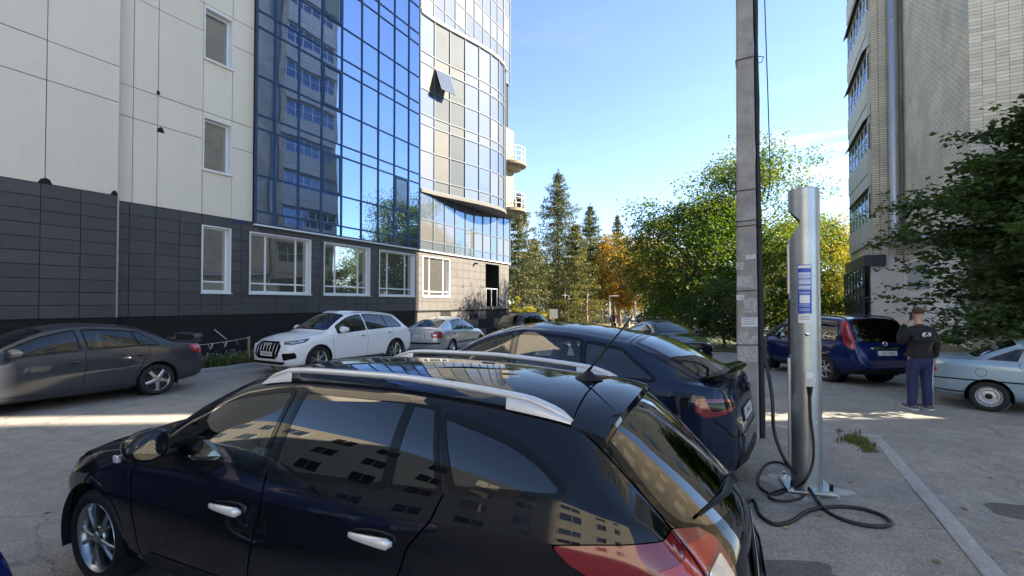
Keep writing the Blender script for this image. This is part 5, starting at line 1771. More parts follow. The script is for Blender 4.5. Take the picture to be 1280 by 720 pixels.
# column with semicircular balconies at the far corner
MB().box(-16.2, -14.5, 26.3, 27.5, 7.42, 13.2).build('corner_column', CREAMWALL, building)
for z in (7.75, 10.75):
    mb = MB()
    cx, cy = -14.6, 27.0
    arc = [(cx + 1.15 * math.cos(t), cy + 1.15 * math.sin(t)) for t in np.linspace(-math.pi / 2, math.pi / 2, 17)]
    mb.prism([(cx - .3, cy - 1.15)] + arc + [(cx - .3, cy + 1.15)], z, z + .16, 'z')
    arc2 = [(cx + .8 * math.cos(t), cy + .8 * math.sin(t)) for t in np.linspace(-math.pi / 2, math.pi / 2, 13)]
    mb.prism([(cx - .3, cy - .8)] + arc2 + [(cx - .3, cy + .8)], z - .22, z, 'z')
    bal = mb.build('balcony', CREAMWALL, building, fix=True)
    mb = MB()
    ar = [(cx + 1.08 * math.cos(t), cy + 1.08 * math.sin(t)) for t in np.linspace(-math.pi / 2, math.pi / 2, 15)]
    for zz in (z + 1.15, z + .85, z + .5):
        mb.tube([(a, b, zz) for a, b in ar], .022, 6)
    mb.build('railing', PVC, bal)
    for (a, b) in ar[::2]:
        MB().tube([(a, b, z + .15), (a, b, z + 1.15)], .018, 6).build('baluster', PVC, bal)
# recessed porch with its rail
mb = MB()
mb.box(WX - 1.25, WX - 1.19, 24.4, 26.05, 1.66, 4.25)
mb.build('door', mat('dark_door', (.03, .018, .015), .6), building)
mb = MB()
mb.tube([(WX - .05, 24.5, 2.75), (WX - .05, 25.95, 2.75)], .03, 6)
for yy in (24.55, 25.2, 25.9):
    mb.tube([(WX - .05, yy, 1.66), (WX - .05, yy, 2.75)], .03, 6)
mb.build('porch_rail', PVC, building)
# corner trim strip on the projecting block and a wall spotlight
MB().box(LX - .01, LX + .012, 5.862, 5.90, 1.5, 4.58).build('corner_trim', mat('alu_trim', (.4, .41, .42), .35, .8), building)
MB().box(WX + .01, WX + .25, 23.1, 23.2, 4.12, 4.2).build('wall_spotlight', BACKING, building)

# ------------------------------------------------------------------ right building
def brickmat(name, axis, c1=(.76, .68, .54), c2=(.67, .60, .475), mortar=(.22, .20, .165), off=.5):
    m = mat(name, c1, .9)
    nt = m.node_tree
    b = nt.nodes['Principled BSDF']
    g = nt.nodes.new('ShaderNodeNewGeometry')
    sx = nt.nodes.new('ShaderNodeSeparateXYZ'); cx_ = nt.nodes.new('ShaderNodeCombineXYZ')
    nt.links.new(g.outputs['Position'], sx.inputs[0])
    nt.links.new(sx.outputs[axis], cx_.inputs[0]); nt.links.new(sx.outputs['Z'], cx_.inputs[1])
    t = nt.nodes.new('ShaderNodeTexBrick')
    t.offset = off
    t.inputs['Color1'].default_value = (*c1, 1); t.inputs['Color2'].default_value = (*c2, 1); t.inputs['Mortar'].default_value = (*mortar, 1)
    t.inputs['Scale'].default_value = 1; t.inputs['Mortar Size'].default_value = .011; t.inputs['Mortar Smooth'].default_value = .2
    t.inputs['Brick Width'].default_value = .27; t.inputs['Row Height'].default_value = .0985
    nt.links.new(cx_.outputs[0], t.inputs['Vector'])
    n = nt.nodes.new('ShaderNodeTexNoise'); n.inputs['Scale'].default_value = 1.1; n.inputs['Detail'].default_value = 8
    nt.links.new(g.outputs['Position'], n.inputs['Vector'])
    r = nt.nodes.new('ShaderNodeValToRGB')
    r.color_ramp.elements[0].position = .3; r.color_ramp.elements[1].position = .7
    r.color_ramp.elements[0].color = (.78, .78, .78, 1); r.color_ramp.elements[1].color = (1.12, 1.11, 1.08, 1)
    nt.links.new(n.outputs['Fac'], r.inputs['Fac'])
    x = nt.nodes.new('ShaderNodeMixRGB'); x.blend_type = 'MULTIPLY'; x.inputs['Fac'].default_value = 1
    nt.links.new(t.outputs['Color'], x.inputs['Color1']); nt.links.new(r.outputs['Color'], x.inputs['Color2'])
    nt.links.new(x.outputs['Color'], b.inputs['Base Color'])
    bp = nt.nodes.new('ShaderNodeBump'); bp.inputs['Strength'].default_value = .8; bp.inputs['Distance'].default_value = .012; bp.invert = True
    nt.links.new(t.outputs['Fac'], bp.inputs['Height']); nt.links.new(bp.outputs['Normal'], b.inputs['Normal'])
    return m
BRX, BRY = brickmat('pale_brick_front', 'X', off=0), brickmat('pale_brick_side', 'Y')
WHITEWALL = mat('white_painted_wall', (.74, .71, .65), .85, var=.06, vscale=2, bump=.15, bscale=20)
PLINTH = mat('brown_plinth', (.22, .165, .11), .9, var=.2, vscale=3)
RA, RB, RC, RD, RE, RH, XR = 17.35, 5.08, 24.4, 4.01, 29.7, 36.0, 12.34
apart = thing('apartment_block', 'tall pale brick apartment block with glazed balconies and a grey downpipe', 'building', (0, 0, 0))
MORTARM = mat('mortar', (.16, .145, .12), .95)
BX = 6.43      # individually laid bricks reach this far along the front
def quad_wall(name, m, pts, parent=apart):
    return obj(name, pts, [(0, 1, 2, 3)], m, parent)
WZ = 3.50
front = quad_wall('front_wall', BRX, [(BX, RA, WZ), (XR, RA, WZ), (XR, RA, RH), (BX, RA, RH)])
quad_wall('front_wall', BRX, [(RB, RA, 10.4), (BX, RA, 10.4), (BX, RA, RH), (RB, RA, RH)])
lay = quad_wall('mortar_bed', MORTARM, [(RB, RA + .004, WZ), (BX, RA + .004, WZ), (BX, RA + .004, 10.4), (RB, RA + .004, 10.4)])
BRK = [mat('pale_brick_%d' % k, c, .9, var=.12, vscale=9, bump=.2, bscale=70) for k, c in enumerate(((.74, .665, .53), (.67, .60, .48), (.78, .71, .58), (.60, .54, .425)))]
rb = random.Random(5)
nb = 0
rest = MB()
z = 10.4 - .0985
while z > WZ:
    for k in range(5):
        a = RB + .27 * k
        if nb < 285:
            unit_box('brick', BRK[rb.choice((0, 0, 0, 1, 1, 2, 3))], lay, a + .004, a + .266, RA - .006 + rb.uniform(-.002, .002), RA + .03, z + .005, z + .0935)
            nb += 1
        else:
            rest.box(a + .004, a + .266, RA - .006, RA + .03, z + .005, z + .0935)
    z -= .0985
if rest.v:
    tag(rest.build('brickwork', BRK[0], lay), kind='stuff')
quad_wall('side_wall', BRY, [(RB, RC, WZ), (RB, RA, WZ), (RB, RA, RH), (RB, RC, RH)])
quad_wall('front_wall', BRX, [(RD, RC, WZ + .3), (RB, RC, WZ + .3), (RB, RC, RH), (RD, RC, RH)])
quad_wall('side_wall', BRY, [(RD, RE, 0), (RD, RC, 0), (RD, RC, RH), (RD, RE, RH)])
quad_wall('rear_wall', BRX, [(XR, RE, -2), (RD, RE, -2), (RD, RE, RH), (XR, RE, RH)])
quad_wall('roof', MORTARM, [(RD, RA, RH), (XR, RA, RH), (XR, RE, RH), (RD, RE, RH)])
quad_wall('end_wall', BRY, [(XR, RA, -2), (XR, RE, -2), (XR, RE, RH), (XR, RA, RH)])
# white painted ground floor
mb = MB()
mb.box(RB - .05, RB + .2, RA - .03, RC, .60, WZ)
mb.box(RB + .2, XR, RA - .05, RA + .2, .60, WZ)
mb.box(RD - .02, RB - .05, RC - .05, RC + .2, .60, WZ + .3)
mb.build('ground_floor_wall', WHITEWALL, apart)
mb = MB()
mb.box(RB - .09, RB + .2, RA - .07, RC, -.8, .60)
mb.box(RB + .2, XR, RA - .09, RA + .2, -.8, .60)
mb.box(RD - .06, RB - .09, RC - .09, RC + .2, -.8, .60)
mb.build('plinth', PLINTH, apart)
# ventilation panel on the white wall, and dark sign fascia with the glazed shopfront round the corner
MB().box(RB - .075, RB - .05, 20.9, 23.6, 2.35, 3.42).build('vent_panel', mat('grey_panel', (.42, .43, .42), .6), apart)
FAS = mat('fascia_dark', (.045, .05, .058), .5)
MB().box(RD - .26, RD + .45, RC - .2, RE - .2, 3.40, 3.86).build('shop_fascia', FAS, apart)
sf = MB()
for k in range(7):
    yy = RC + .1 + k * .85
    sf.box(RD - .30, RD - .22, yy, yy + .09, -.6, 3.36)
sf.box(RD - .29, RD - .23, RC + .1, RE - .1, 2.5, 2.58)
shop = sf.build('shopfront', FAS, apart)
for k in range(6):
    yy = RC + .1 + k * .85
    unit_box('pane', CLEARPANE, shop, RD - .265, RD - .25, yy + .09, yy + .85, -.4, 3.36)
# stacked glazed balconies
BALW = mat('balcony_panel', (.52, .50, .45), .8, var=.12, vscale=2)
AWN = mat('balcony_flashing', (.10, .075, .06), .6)
for s_ in range(10):
    z0 = 4.35 + 2.95 * s_
    mb = MB()
    mb.box(RD - .10, RD + .05, RC - .02, RE - .35, z0, z0 + .95)
    bl = mb.build('balcony', BALW, apart)
    mb = MB()
    for k in range(7):
        yy = RC + .02 + k * .80
        mb.box(RD - .08, RD - .02, yy, yy + .06, z0 + .95, z0 + 2.15)
    mb.box(RD - .08, RD - .02, RC, RE - .35, z0 + 2.12, z0 + 2.18)
    mb.box(RD - .08, RD - .02, RC, RE - .35, z0 + 1.55, z0 + 1.59)
    mb.box(RD - .08, RD + .0, RC - .015, RC + .03, z0 + .95, z0 + 1.0)
    fr_ = mb.build('balcony_frame', PVC, bl)
    for k in range(6):
        yy = RC + .02 + k * .80
        unit_box('pane', CLEARPANE, fr_, RD - .055, RD - .043, yy + .06, yy + .80, z0 + .96, z0 + 2.12)
    unit_box('pane', CLEARPANE, fr_, RD - .06, RD - .02, RC, RC + .012, z0 + .98, z0 + 2.12)
    MB().add([(RD - .26, RC - .1, z0 + 2.17), (RD - .26, RE - .3, z0 + 2.17), (RD, RE - .3, z0 + 2.42), (RD, RC - .1, z0 + 2.42),
              (RD - .26, RC - .1, z0 + 2.15), (RD - .26, RE - .3, z0 + 2.15), (RD, RE - .3, z0 + 2.46), (RD, RC - .1, z0 + 2.46)],
             [(3, 2, 1, 0), (4, 5, 6, 7), (0, 1, 5, 4), (1, 2, 6, 5), (2, 3, 7, 6), (3, 0, 4, 7)]).build('balcony_awning', AWN, bl)
    MB().box(RD - .07, RD + .02, RC - .01, RE - .36, z0 + 2.18, z0 + 2.95).build('balcony_slab', BALW, bl)
# galvanised downpipe in the inner corner, turning along the side wall
GALV = mat('galvanised', (.42, .44, .46), .42, .85, var=.12, vscale=7)
mb = MB()
px_, py_ = RB - .30, RC - .22
mb.tube([(px_, py_, 36), (px_, py_, 4.55), (px_, py_ - .05, 4.35), (px_ + .03, py_ - .25, 4.25), (px_ + .05, py_ - 2.0, 4.12), (px_ + .1, RA + .2, 3.85)], .19, 14)
for z in np.arange(4.9, 36, 1.05):
    mb.lathe([(.195, 0), (.203, .02), (.195, .04)], 14, 'z', Matrix.Translation((px_, py_, float(z))))
mb.build('downpipe', GALV, apart, smooth=True)
# upper-storey windows on the front, beyond the tree
for s_ in range(9):
    for k in range(1):
        xw = 9.2 + 4.2 * k; z0 = 4.6 + 2.95 * s_
        fr_ = MB().box(xw, xw + 1.6, RA - .02, RA + .02, z0, z0 + 1.5).build('window', PVC, apart)
        unit_box('pane', WINPANE, fr_, xw + .08, xw + .78, RA - .035, RA - .022, z0 + .08, z0 + 1.42)
        unit_box('pane', WINPANE, fr_, xw + .84, xw + 1.52, RA - .035, RA - .022, z0 + .08, z0 + 1.42)

# unseen block added to shade the yard and leave a strip of sun
shade_block = thing('added_shade_block', 'pale brick block out of view, added to cast the yard shade', 'building', (0, 0, 0))
MB().box(19.2, 27.5, 4, 21.0, -1, 36).build('wall', brickmat('pale_brick_far', 'Y'), shade_block)
for s_ in range(11):
    for k in range(5):
        yw = 5.2 + 3.1 * k; z0 = 1.4 + 2.95 * s_
        fr_ = MB().box(19.16, 19.22, yw, yw + 1.6, z0, z0 + 1.5).build('window', PVC, shade_block)
        unit_box('pane', WINPANE, fr_, 19.145, 19.155, yw + .08, yw + .78, z0 + .08, z0 + 1.42)
        unit_box('pane', WINPANE, fr_, 19.145, 19.155, yw + .84, yw + 1.52, z0 + .08, z0 + 1.42)

# ------------------------------------------------------------------ cream block behind the viewer, which the car bodies mirror
rear = thing('cream_building', 'cream clad building across the yard, seen mirrored in the black estate car', 'building', (0, 0, 0))
MB().box(-40, 8, -34, -15, -1, 12.6).build('wall', WHITEPANEL, rear)
for s_ in range(4):
    for k in range(14):
        xw = -37 + 3.1 * k; z0 = 1.3 + 2.9 * s_
        fr_ = unit_box('window', PVC, rear, xw, xw + 1.5, -15.03, -14.97, z0, z0 + 1.55)
        unit_box('pane', WINPANE, rear, xw + .08, xw + .72, -14.97, -14.955, z0 + .08, z0 + 1.47)
        unit_box('pane', WINPANE, rear, xw + .78, xw + 1.42, -14.97, -14.955, z0 + .08, z0 + 1.47)
# ------------------------------------------------------------------ vegetation
def leaf_mat(name, col, trans=.45, var=.35):
    if name in MATS: return MATS[name]
    m = bpy.data.materials.new(name); m.use_nodes = True
    nt = m.node_tree; nt.nodes.clear()
    o = nt.nodes.new('ShaderNodeOutputMaterial')
    g = nt.nodes.new('ShaderNodeNewGeometry')
    n = nt.nodes.new('ShaderNodeTexNoise'); n.inputs['Scale'].default_value = 1.3; n.inputs['Detail'].default_value = 6
    nt.links.new(g.outputs['Position'], n.inputs['Vector'])
    r = nt.nodes.new('ShaderNodeValToRGB')
    r.color_ramp.elements[0].position = .32; r.color_ramp.elements[1].position = .68
    r.color_ramp.elements[0].color = (*[c * (1 - var) for c in col], 1)
    r.color_ramp.elements[1].color = (*[c * (1 + var) for c in col], 1)
    nt.links.new(n.outputs['Fac'], r.inputs['Fac'])
    d = nt.nodes.new('ShaderNodeBsdfPrincipled'); d.inputs['Roughness'].default_value = .5; d.inputs['Specular IOR Level'].default_value = .35
    t = nt.nodes.new('ShaderNodeBsdfTranslucent')
    hs = nt.nodes.new('ShaderNodeMixRGB'); hs.blend_type = 'MULTIPLY'; hs.inputs['Fac'].default_value = 1; hs.inputs['Color2'].default_value = (1.5, 1.35, .5, 1)
    nt.links.new(r.outputs['Color'], d.inputs['Base Color']); nt.links.new(r.outputs['Color'], hs.inputs['Color1']); nt.links.new(hs.outputs['Color'], t.inputs['Color'])
    mx_ = nt.nodes.new('ShaderNodeMixShader'); mx_.inputs['Fac'].default_value = trans
    nt.links.new(d.outputs[0], mx_.inputs[1]); nt.links.new(t.outputs[0], mx_.inputs[2]); nt.links.new(mx_.outputs[0], o.inputs['Surface'])
    MATS[name] = m
    return m
BARK = mat('bark', (.10, .08, .06), .95, var=.35, vscale=6, bump=.8, bscale=25, stretch=(1, 1, .3))
PALEBARK = mat('pale_bark', (.24, .19, .14), .95, var=.3, vscale=6, bump=.6, bscale=25, stretch=(1, 1, .3))
LG = [leaf_mat('leaf_green_a', (.05, .105, .022)), leaf_mat('leaf_green_b', (.08, .145, .028)), leaf_mat('leaf_green_c', (.125, .165, .032))]
LD = [leaf_mat('leaf_dark_a', (.045, .09, .032), .35), leaf_mat('leaf_dark_b', (.07, .12, .04), .35), leaf_mat('leaf_dark_c', (.10, .155, .045), .4)]
LY = [leaf_mat('leaf_yellow_a', (.22, .15, .03)), leaf_mat('leaf_yellow_b', (.30, .17, .03)), leaf_mat('leaf_yellow_c', (.14, .13, .03))]
LYG = [leaf_mat('leaf_lime_a', (.14, .16, .03), .5), leaf_mat('leaf_lime_b', (.22, .20, .035), .5), leaf_mat('leaf_lime_c', (.07, .11, .02), .5)]
LS = [leaf_mat('needle_a', (.05, .075, .028), .15), leaf_mat('needle_b', (.085, .10, .035), .15), leaf_mat('needle_c', (.125, .12, .04), .15)]
LO = [leaf_mat('needle_olive_a', (.09, .10, .025), .3), leaf_mat('needle_olive_b', (.13, .12, .03), .3), leaf_mat('needle_olive_c', (.06, .075, .02), .2)]

class Leaves:
    def __init__(s, seed):
        s.rng = np.random.default_rng(seed); s.c = []; s.n = []; s.sz = []; s.mi = []; s.asp = []
    def add(s, pts, size, mi, up=.5, asp=.62):
        k = len(pts)
        nr = s.rng.normal(size=(k, 3)); nr[:, 2] = np.abs(nr[:, 2]) + up
        nr /= np.linalg.norm(nr, axis=1)[:, None]
        s.c.append(np.asarray(pts, float)); s.n.append(nr)
        s.sz.append(size * s.rng.uniform(.65, 1.3, k)); s.mi.append(np.full(k, mi) if np.isscalar(mi) else np.asarray(mi)); s.asp.append(np.full(k, asp))
    def build(s, name, mats, parent, reject=None):
        c, n, sz, mi, asp = (np.concatenate(a) for a in (s.c, s.n, s.sz, s.mi, s.asp))
        if reject is not None:
            ok = ~reject(c); c, n, sz, mi, asp = c[ok], n[ok], sz[ok], mi[ok], asp[ok]
        k = len(c)
        t = s.rng.normal(size=(k, 3)); a = np.cross(n, t); a /= np.linalg.norm(a, axis=1)[:, None] + 1e-9
        b = np.cross(n, a)
        L, W = sz[:, None], (sz * asp)[:, None]
        fold = n * L * .12
        V = np.stack([c - a * L * .5, c + b * W * .5 - a * L * .08 + fold, c + a * L * .5 - fold * .6, c - b * W * .5 - a * L * .08 + fold], 1).reshape(-1, 3)
        F = np.arange(4 * k).reshape(-1, 4)
        me = bpy.data.meshes.new(name)
        me.from_pydata(V.tolist(), [], F.tolist())
        for m in mats: me.materials.append(m)
        me.polygons.foreach_set('material_index', mi.astype(int))
        me.update()
        return link(bpy.data.objects.new(name, me), parent)

def limb(mb, p0, p1, r0, r1, rng, sag=0.0, n=5, wob=.08):
    pts, rad = [], []
    L = (p1 - p0).length
    for i in range(n + 1):
        t = i / n
        q = p0.lerp(p1, t) + Vector(rng.normal(size=3)) * wob * L * .3 * math.sin(math.pi * t)
        q.z += -sag * L * t * t + sag * L * t * .4
        pts.append(q); rad.append(r0 + (r1 - r0) * t)
    mb.tube(pts, rad, 6, cap=False)
    return pts

def deciduous(label, loc, h, cr, seed, mats, clumps=90, per=150, leaf=.13, trunk_r=.16, base=.25, squash=1.0, bark=None, group=None, name='deciduous_tree', sparse=.5, trunks=1, cat='tree', wild=.35):
    rng = np.random.default_rng(seed)
    root = thing(name, label, cat, loc, 0, group)
    mb = MB()
    z0 = h * base
    ctr = Vector((0, 0, (h + z0) / 2)); hz = (h - z0) / 2
    tops = []
    for k in range(trunks):
        off = Vector((rng.normal() * .5, rng.normal() * .5, 0)) * (0 if trunks == 1 else 1)
        top = Vector((rng.normal() * cr * .15, rng.normal() * cr * .15, h * .86)) + off
        tp = limb(mb, Vector((off.x, off.y, -.15)), top, trunk_r / (trunks ** .4), .02, rng, n=9, wob=.04)
        tops.append(tp)
    lv = Leaves(seed + 1)
    for i in range(clumps):
        u = rng.normal(size=3); u /= np.linalg.norm(u)
        rad = rng.uniform(.35, 1.0) ** .6
        shape = 1 + wild * (noise.noise(Vector(u) * 2.1 + Vector((seed, 0, 0))))
        c = ctr + Vector((u[0] * cr * rad * shape, u[1] * cr * rad * shape * squash, u[2] * hz * rad * shape))
        if c.z < z0 * .75: c.z = z0 * .75 + rng.uniform(0, .5)
        tp = tops[i % trunks]
        a = tp[min(len(tp) - 2, max(2, int(len(tp) * (c.z / h) * .75)))]
        if i % 2 == 0: limb(mb, a, c, trunk_r * .28, .008, rng, sag=.08, n=4)
        sz = cr * rng.uniform(.16, .34)
        k = int(per * rng.uniform(.5, 1.4))
        p = np.clip(rng.normal(size=(k, 3)), -1.7, 1.7) * np.array([sz, sz, sz * .6]) * .66
        p[:, 2] -= .12 * (p[:, 0] ** 2 + p[:, 1] ** 2) / max(sz, .1)
        mi = rng.choice(3, p=[.5, .33, .17]) if rng.random() < .7 else rng.choice(3)
        lv.add(p + np.array(c), leaf, mi)
    mb.build('trunk', bark or BARK, root, smooth=True)
    lv.build('crown', mats, root)
    return root

def spruce(label, loc, h, r, seed, mats, group=None, gap=.62, name='spruce_tree', lean=0):
    rng = np.random.default_rng(seed)
    root = thing(name, label, 'tree', loc, 0, group)
    mb = MB()
    mb.tube([(0, 0, -.2), (0, 0, h * .5), (lean, 0, h)], [h * .014, h * .009, .012], 7)
    lv = Leaves(seed)
    z = h * .14
    while z < h * .985:
        t = (z / h)
        rr_ = r * (1 - t) ** .85 * rng.uniform(.75, 1.1) + .08
        nb_ = int(rng.integers(5, 8)) if t < .85 else 4
        a0 = rng.uniform(0, 6.28)
        for k in range(nb_):
            an = a0 + 2 * math.pi * k / nb_ + rng.normal() * .2
            L = rr_ * rng.uniform(.7, 1.12)
            d = np.array([math.cos(an), math.sin(an)])
            n_ = 7
            pts = []
            for i in range(n_ + 1):
                s_ = i / n_
                dz = (.10 + .25 * t) * L * s_ - (.48 - .3 * t) * L * s_ ** 1.6 + .16 * L * s_ ** 4
                pts.append(Vector((d[0] * L * s_, d[1] * L * s_, z + dz)))
            mb.tube(pts, [.022 * (1 - i / n_) + .006 for i in range(n_ + 1)], 4, cap=False)
            m_ = rng.choice(3, p=[.55, .3, .15])
            for i in range(1, n_ + 1):
                c = np.array(pts[i])
                kk = int(10 + 16 * L / 3)
                sp_ = .10 + .16 * L * (1 - abs(i / n_ - .5))
                p = rng.normal(size=(kk, 3)) * np.array([sp_ * .7, sp_ * .7, .09])
                p[:, 2] -= np.abs(rng.normal(size=kk)) * .22 * (1 - t * .6)
                lv.add(p + c, .26, m_, up=.1, asp=.26)
        z += gap * rng.uniform(.7, 1.2) * (1.15 - .55 * t)
    c = np.zeros((60, 3)); c[:, 2] = rng.uniform(h * .93, h * 1.01, 60); c[:, :2] = rng.normal(size=(60, 2)) * .07
    lv.add(c, .2, 0, up=.8, asp=.3)
    mb.build('trunk', PALEBARK, root, smooth=True)
    lv.build('crown', mats, root)
    return root

CAMP = Vector((0, 0, CAM_H))
YAW = R(28)
def at_px(x, d):
    """ground point at pixel column x and depth d"""
    xr = (x - 640) / 590 * d
    X = xr * math.cos(YAW) - d * math.sin(YAW); Y = xr * math.sin(YAW) + d * math.cos(YAW)
    return (X, Y, gz(X, Y))
def h_px(y, d, g):
    return CAM_H + (379 - y) / 590 * d - g
GS = 'spruces beyond the office building'
def sp_at(x, ytop, d, r, seed, mats, label, **k):
    l = at_px(x, d)
    spruce(label, l, h_px(ytop, d, l[2]), r, seed, mats, GS, **k)
sp_at(698, 212, 50, 6.2, 21, LS, 'tallest spruce with sparse drooping tiers, standing clear against the sky')
sp_at(648, 240, 42, 4.4, 22, LS, 'dark spruce half hidden behind the corner balconies')
sp_at(738, 254, 56, 4.4, 23, LS, 'slender spruce between the tallest spruce and the orange trees')
sp_at(772, 268, 74, 4, 24, LS, 'far spruce whose tip rises behind the orange trees')
sp_at(719, 278, 45, 4, 25, LO, 'olive-yellow thin conifer with bare lower trunk before the spruces')
sp_at(668, 300, 47, 4, 26, LO, 'short olive conifer between the two big spruces')
GA = 'autumn trees beyond the car park'
def dec_at(x, ytop, d, cr, seed, mats, label, **k):
    l = at_px(x, d)
    return deciduous(label, l, h_px(ytop, d, l[2]), cr, seed, mats, **k)
for q, (x, yt, d, cr, lab, m_) in enumerate((
        (768, 292, 56, 3.6, 'orange-leaved autumn tree with pale trunks', LY),
        (802, 300, 62, 3.8, 'golden autumn tree beside the orange one', LY),
        (742, 312, 60, 3.4, 'yellow-olive tree behind the thin conifers', LYG),
        (830, 318, 66, 4.0, 'pale yellow tree glimpsed behind the big green tree', LYG),
        (785, 318, 50, 3.2, 'yellow-orange low tree beside the pale lamp post', LY),
        (815, 290, 72, 5.0, 'tall golden tree rising behind the maple', LY),
        (755, 300, 70, 4.6, 'olive-gold tree behind the slender spruce', LYG),
        (850, 300, 70, 5.0, 'far yellow-green tree behind the maple', LYG),
        (720, 318, 66, 4.4, 'brownish-gold tree behind the thin conifer', LY),
        (690, 322, 64, 4.0, 'dark leafy tree behind the spruces', LD),
        (655, 318, 60, 4.0, 'dark tree at the office building corner', LD))):
    dec_at(x, yt, d, cr, 40 + q, m_, lab, group=GA, clumps=85, per=130, leaf=.27, trunk_r=.22, bark=PALEBARK, base=.22)
GB = 'broadleaf trees along the side road'
dec_at(862, 232, 28, 3.6, 61, LG, 'big green maple with a ragged crown over the dark saloon', group=GB, clumps=150, per=210, leaf=.17, trunk_r=.2, base=.12)
dec_at(935, 176, 30, 3.9, 62, LG, 'tallest green tree behind the concrete pole', group=GB, clumps=170, per=210, leaf=.17, trunk_r=.22, base=.10)
dec_at(1012, 268, 36, 3.6, 63, LYG, 'yellow-green tree glowing behind the charging post', group=GB, clumps=130, per=180, leaf=.2, trunk_r=.2, base=.08)
dec_at(975, 300, 25, 2.4, 64, LG, 'low green tree between the pole and the charging post', group=GB, clumps=90, per=170, leaf=.15, trunk_r=.14, base=.05)
dec_at(1052, 292, 44, 3.6, 65, LYG, 'lime-green tree beside the brick block', group=GB, clumps=90, per=140, leaf=.25, trunk_r=.2, base=.08)
dec_at(905, 345, 24, 1.9, 66, LD, 'dark shrub by the kerb behind the saloon', group='shrubs', name='shrub', cat='shrub', clumps=70, per=150, leaf=.14, trunk_r=.08, base=.02)
dec_at(846, 352, 33, 2.2, 67, LG, 'round green shrub behind the dark saloon', group='shrubs', name='shrub', cat='shrub', clumps=60, per=130, leaf=.17, trunk_r=.08, base=.05)
dec_at(664, 385, 38, 1.5, 68, [leaf_mat('bush_yellow_a', (.34, .30, .03), .35), leaf_mat('bush_yellow_b', (.44, .38, .05), .35), leaf_mat('bush_yellow_c', (.22, .22, .03), .35)], 'bright yellow rounded bush at the office building corner', name='shrub', cat='shrub', clumps=40, per=120, leaf=.14, trunk_r=.05, base=.02, wild=.15)
dec_at(645, 366, 37, .45, 69, LYG, 'narrow yellow-green columnar cypress by the yellow bush', name='cypress', clumps=40, per=70, leaf=.12, trunk_r=.04, base=.02, wild=.1)
# far wood that closes the view
rng = np.random.default_rng(5)
lv = Leaves(9)
for k in range(230):
    x = rng.uniform(560, 1130); d = rng.uniform(80, 112)
    l = np.array(at_px(x, d)); zz = rng.uniform(0, 7.5)
    sz = rng.uniform(1.2, 2.4)
    lv.add(rng.normal(size=(60, 3)) * sz * .6 + l + np.array([0, 0, zz]), .6, rng.choice(3))
tag(lv.build('far_wood', [LD[1], LYG[2], LY[2]], None), 'mass of dark far trees closing the view behind the park', 'wood', kind='stuff')
# slim trunks in the park
for q, (x, d, hh) in enumerate(((683, 52, 4.5), (706, 46, 4.2), (716, 49, 4.6), (734, 44, 3.6), (752, 58, 5), (775, 52, 4.4), (786, 60, 5), (818, 58, 4.6), (1000, 40, 4))):
    l = at_px(x, d)
    t = MB().tube([(0, 0, -.2), (.1 * (-1) ** q, 0, hh * .5), (.05, 0, hh)], [.2, .14, .06], 7).build('bare_trunk', PALEBARK, None, smooth=True)
    t.location = l
    tag(t, 'slim pale bare tree trunk in the park beyond the car park', 'tree trunk', 'slim trunks in the park')

# leafy tree close by on the right, in shade
def near_tree():
    loc = Vector((6.35, 15.35, gz(6.3, 15.3)))
    rng = np.random.default_rng(77)
    root = thing('broadleaf_tree', 'dark green broadleaf tree with layered drooping sprays in front of the brick block', 'tree', loc)
    mb = MB()
    trunk = limb(mb, Vector((0, 0, -.2)), Vector((.1, -.1, 6.6)), .15, .03, rng, n=10, wob=.03)
    lv = Leaves(78)
    L_ = []
    for k in range(165):
        z = 1.45 + 4.9 * (k / 165) ** .9
        a = rng.uniform(0, 2 * math.pi)
        reach = 3.85 * math.sqrt(max(.05, 1 - ((z - 2.9) / 4.1) ** 2)) * rng.uniform(.55, 1.0)
        if a > R(270) or a < R(15): reach *= .25
        d = Vector((math.cos(a), math.sin(a) * .8, 0))
        s_ = trunk[min(9, int(z / 6.6 * 10))]
        e = Vector((s_.x, s_.y, z)) + d * reach + Vector((0, 0, rng.uniform(-.3, .5) if z > 2.4 else rng.uniform(-.75, .25)))
        pts = limb(mb, Vector((s_.x, s_.y, z - .2)), e, .035, .006, rng, sag=.10, n=7)
        for i in range(2, 8):
            for j in range(6):
                tw = pts[i] + Vector(rng.normal(size=3)) * Vector((.28, .28, .10)) if False else pts[i] + Vector((rng.normal() * .26, rng.normal() * .26, rng.normal() * .10))
                kk = int(rng.integers(5, 12))
                p = rng.normal(size=(kk, 3)) * np.array([.13, .13, .05]) + np.array(tw)
                lv.add(p, .145, rng.choice(3, p=[.5, .35, .15]), up=1.6, asp=.8)
    mb.build('trunk', BARK, root, smooth=True)
    lo = np.array(loc)
    lv.build('crown', LD, root, reject=lambda c: ((c + lo)[:, 1] > RA - .12) & ((c + lo)[:, 0] > RB - .12) | (c[:, 2] < 1.1))
near_tree()

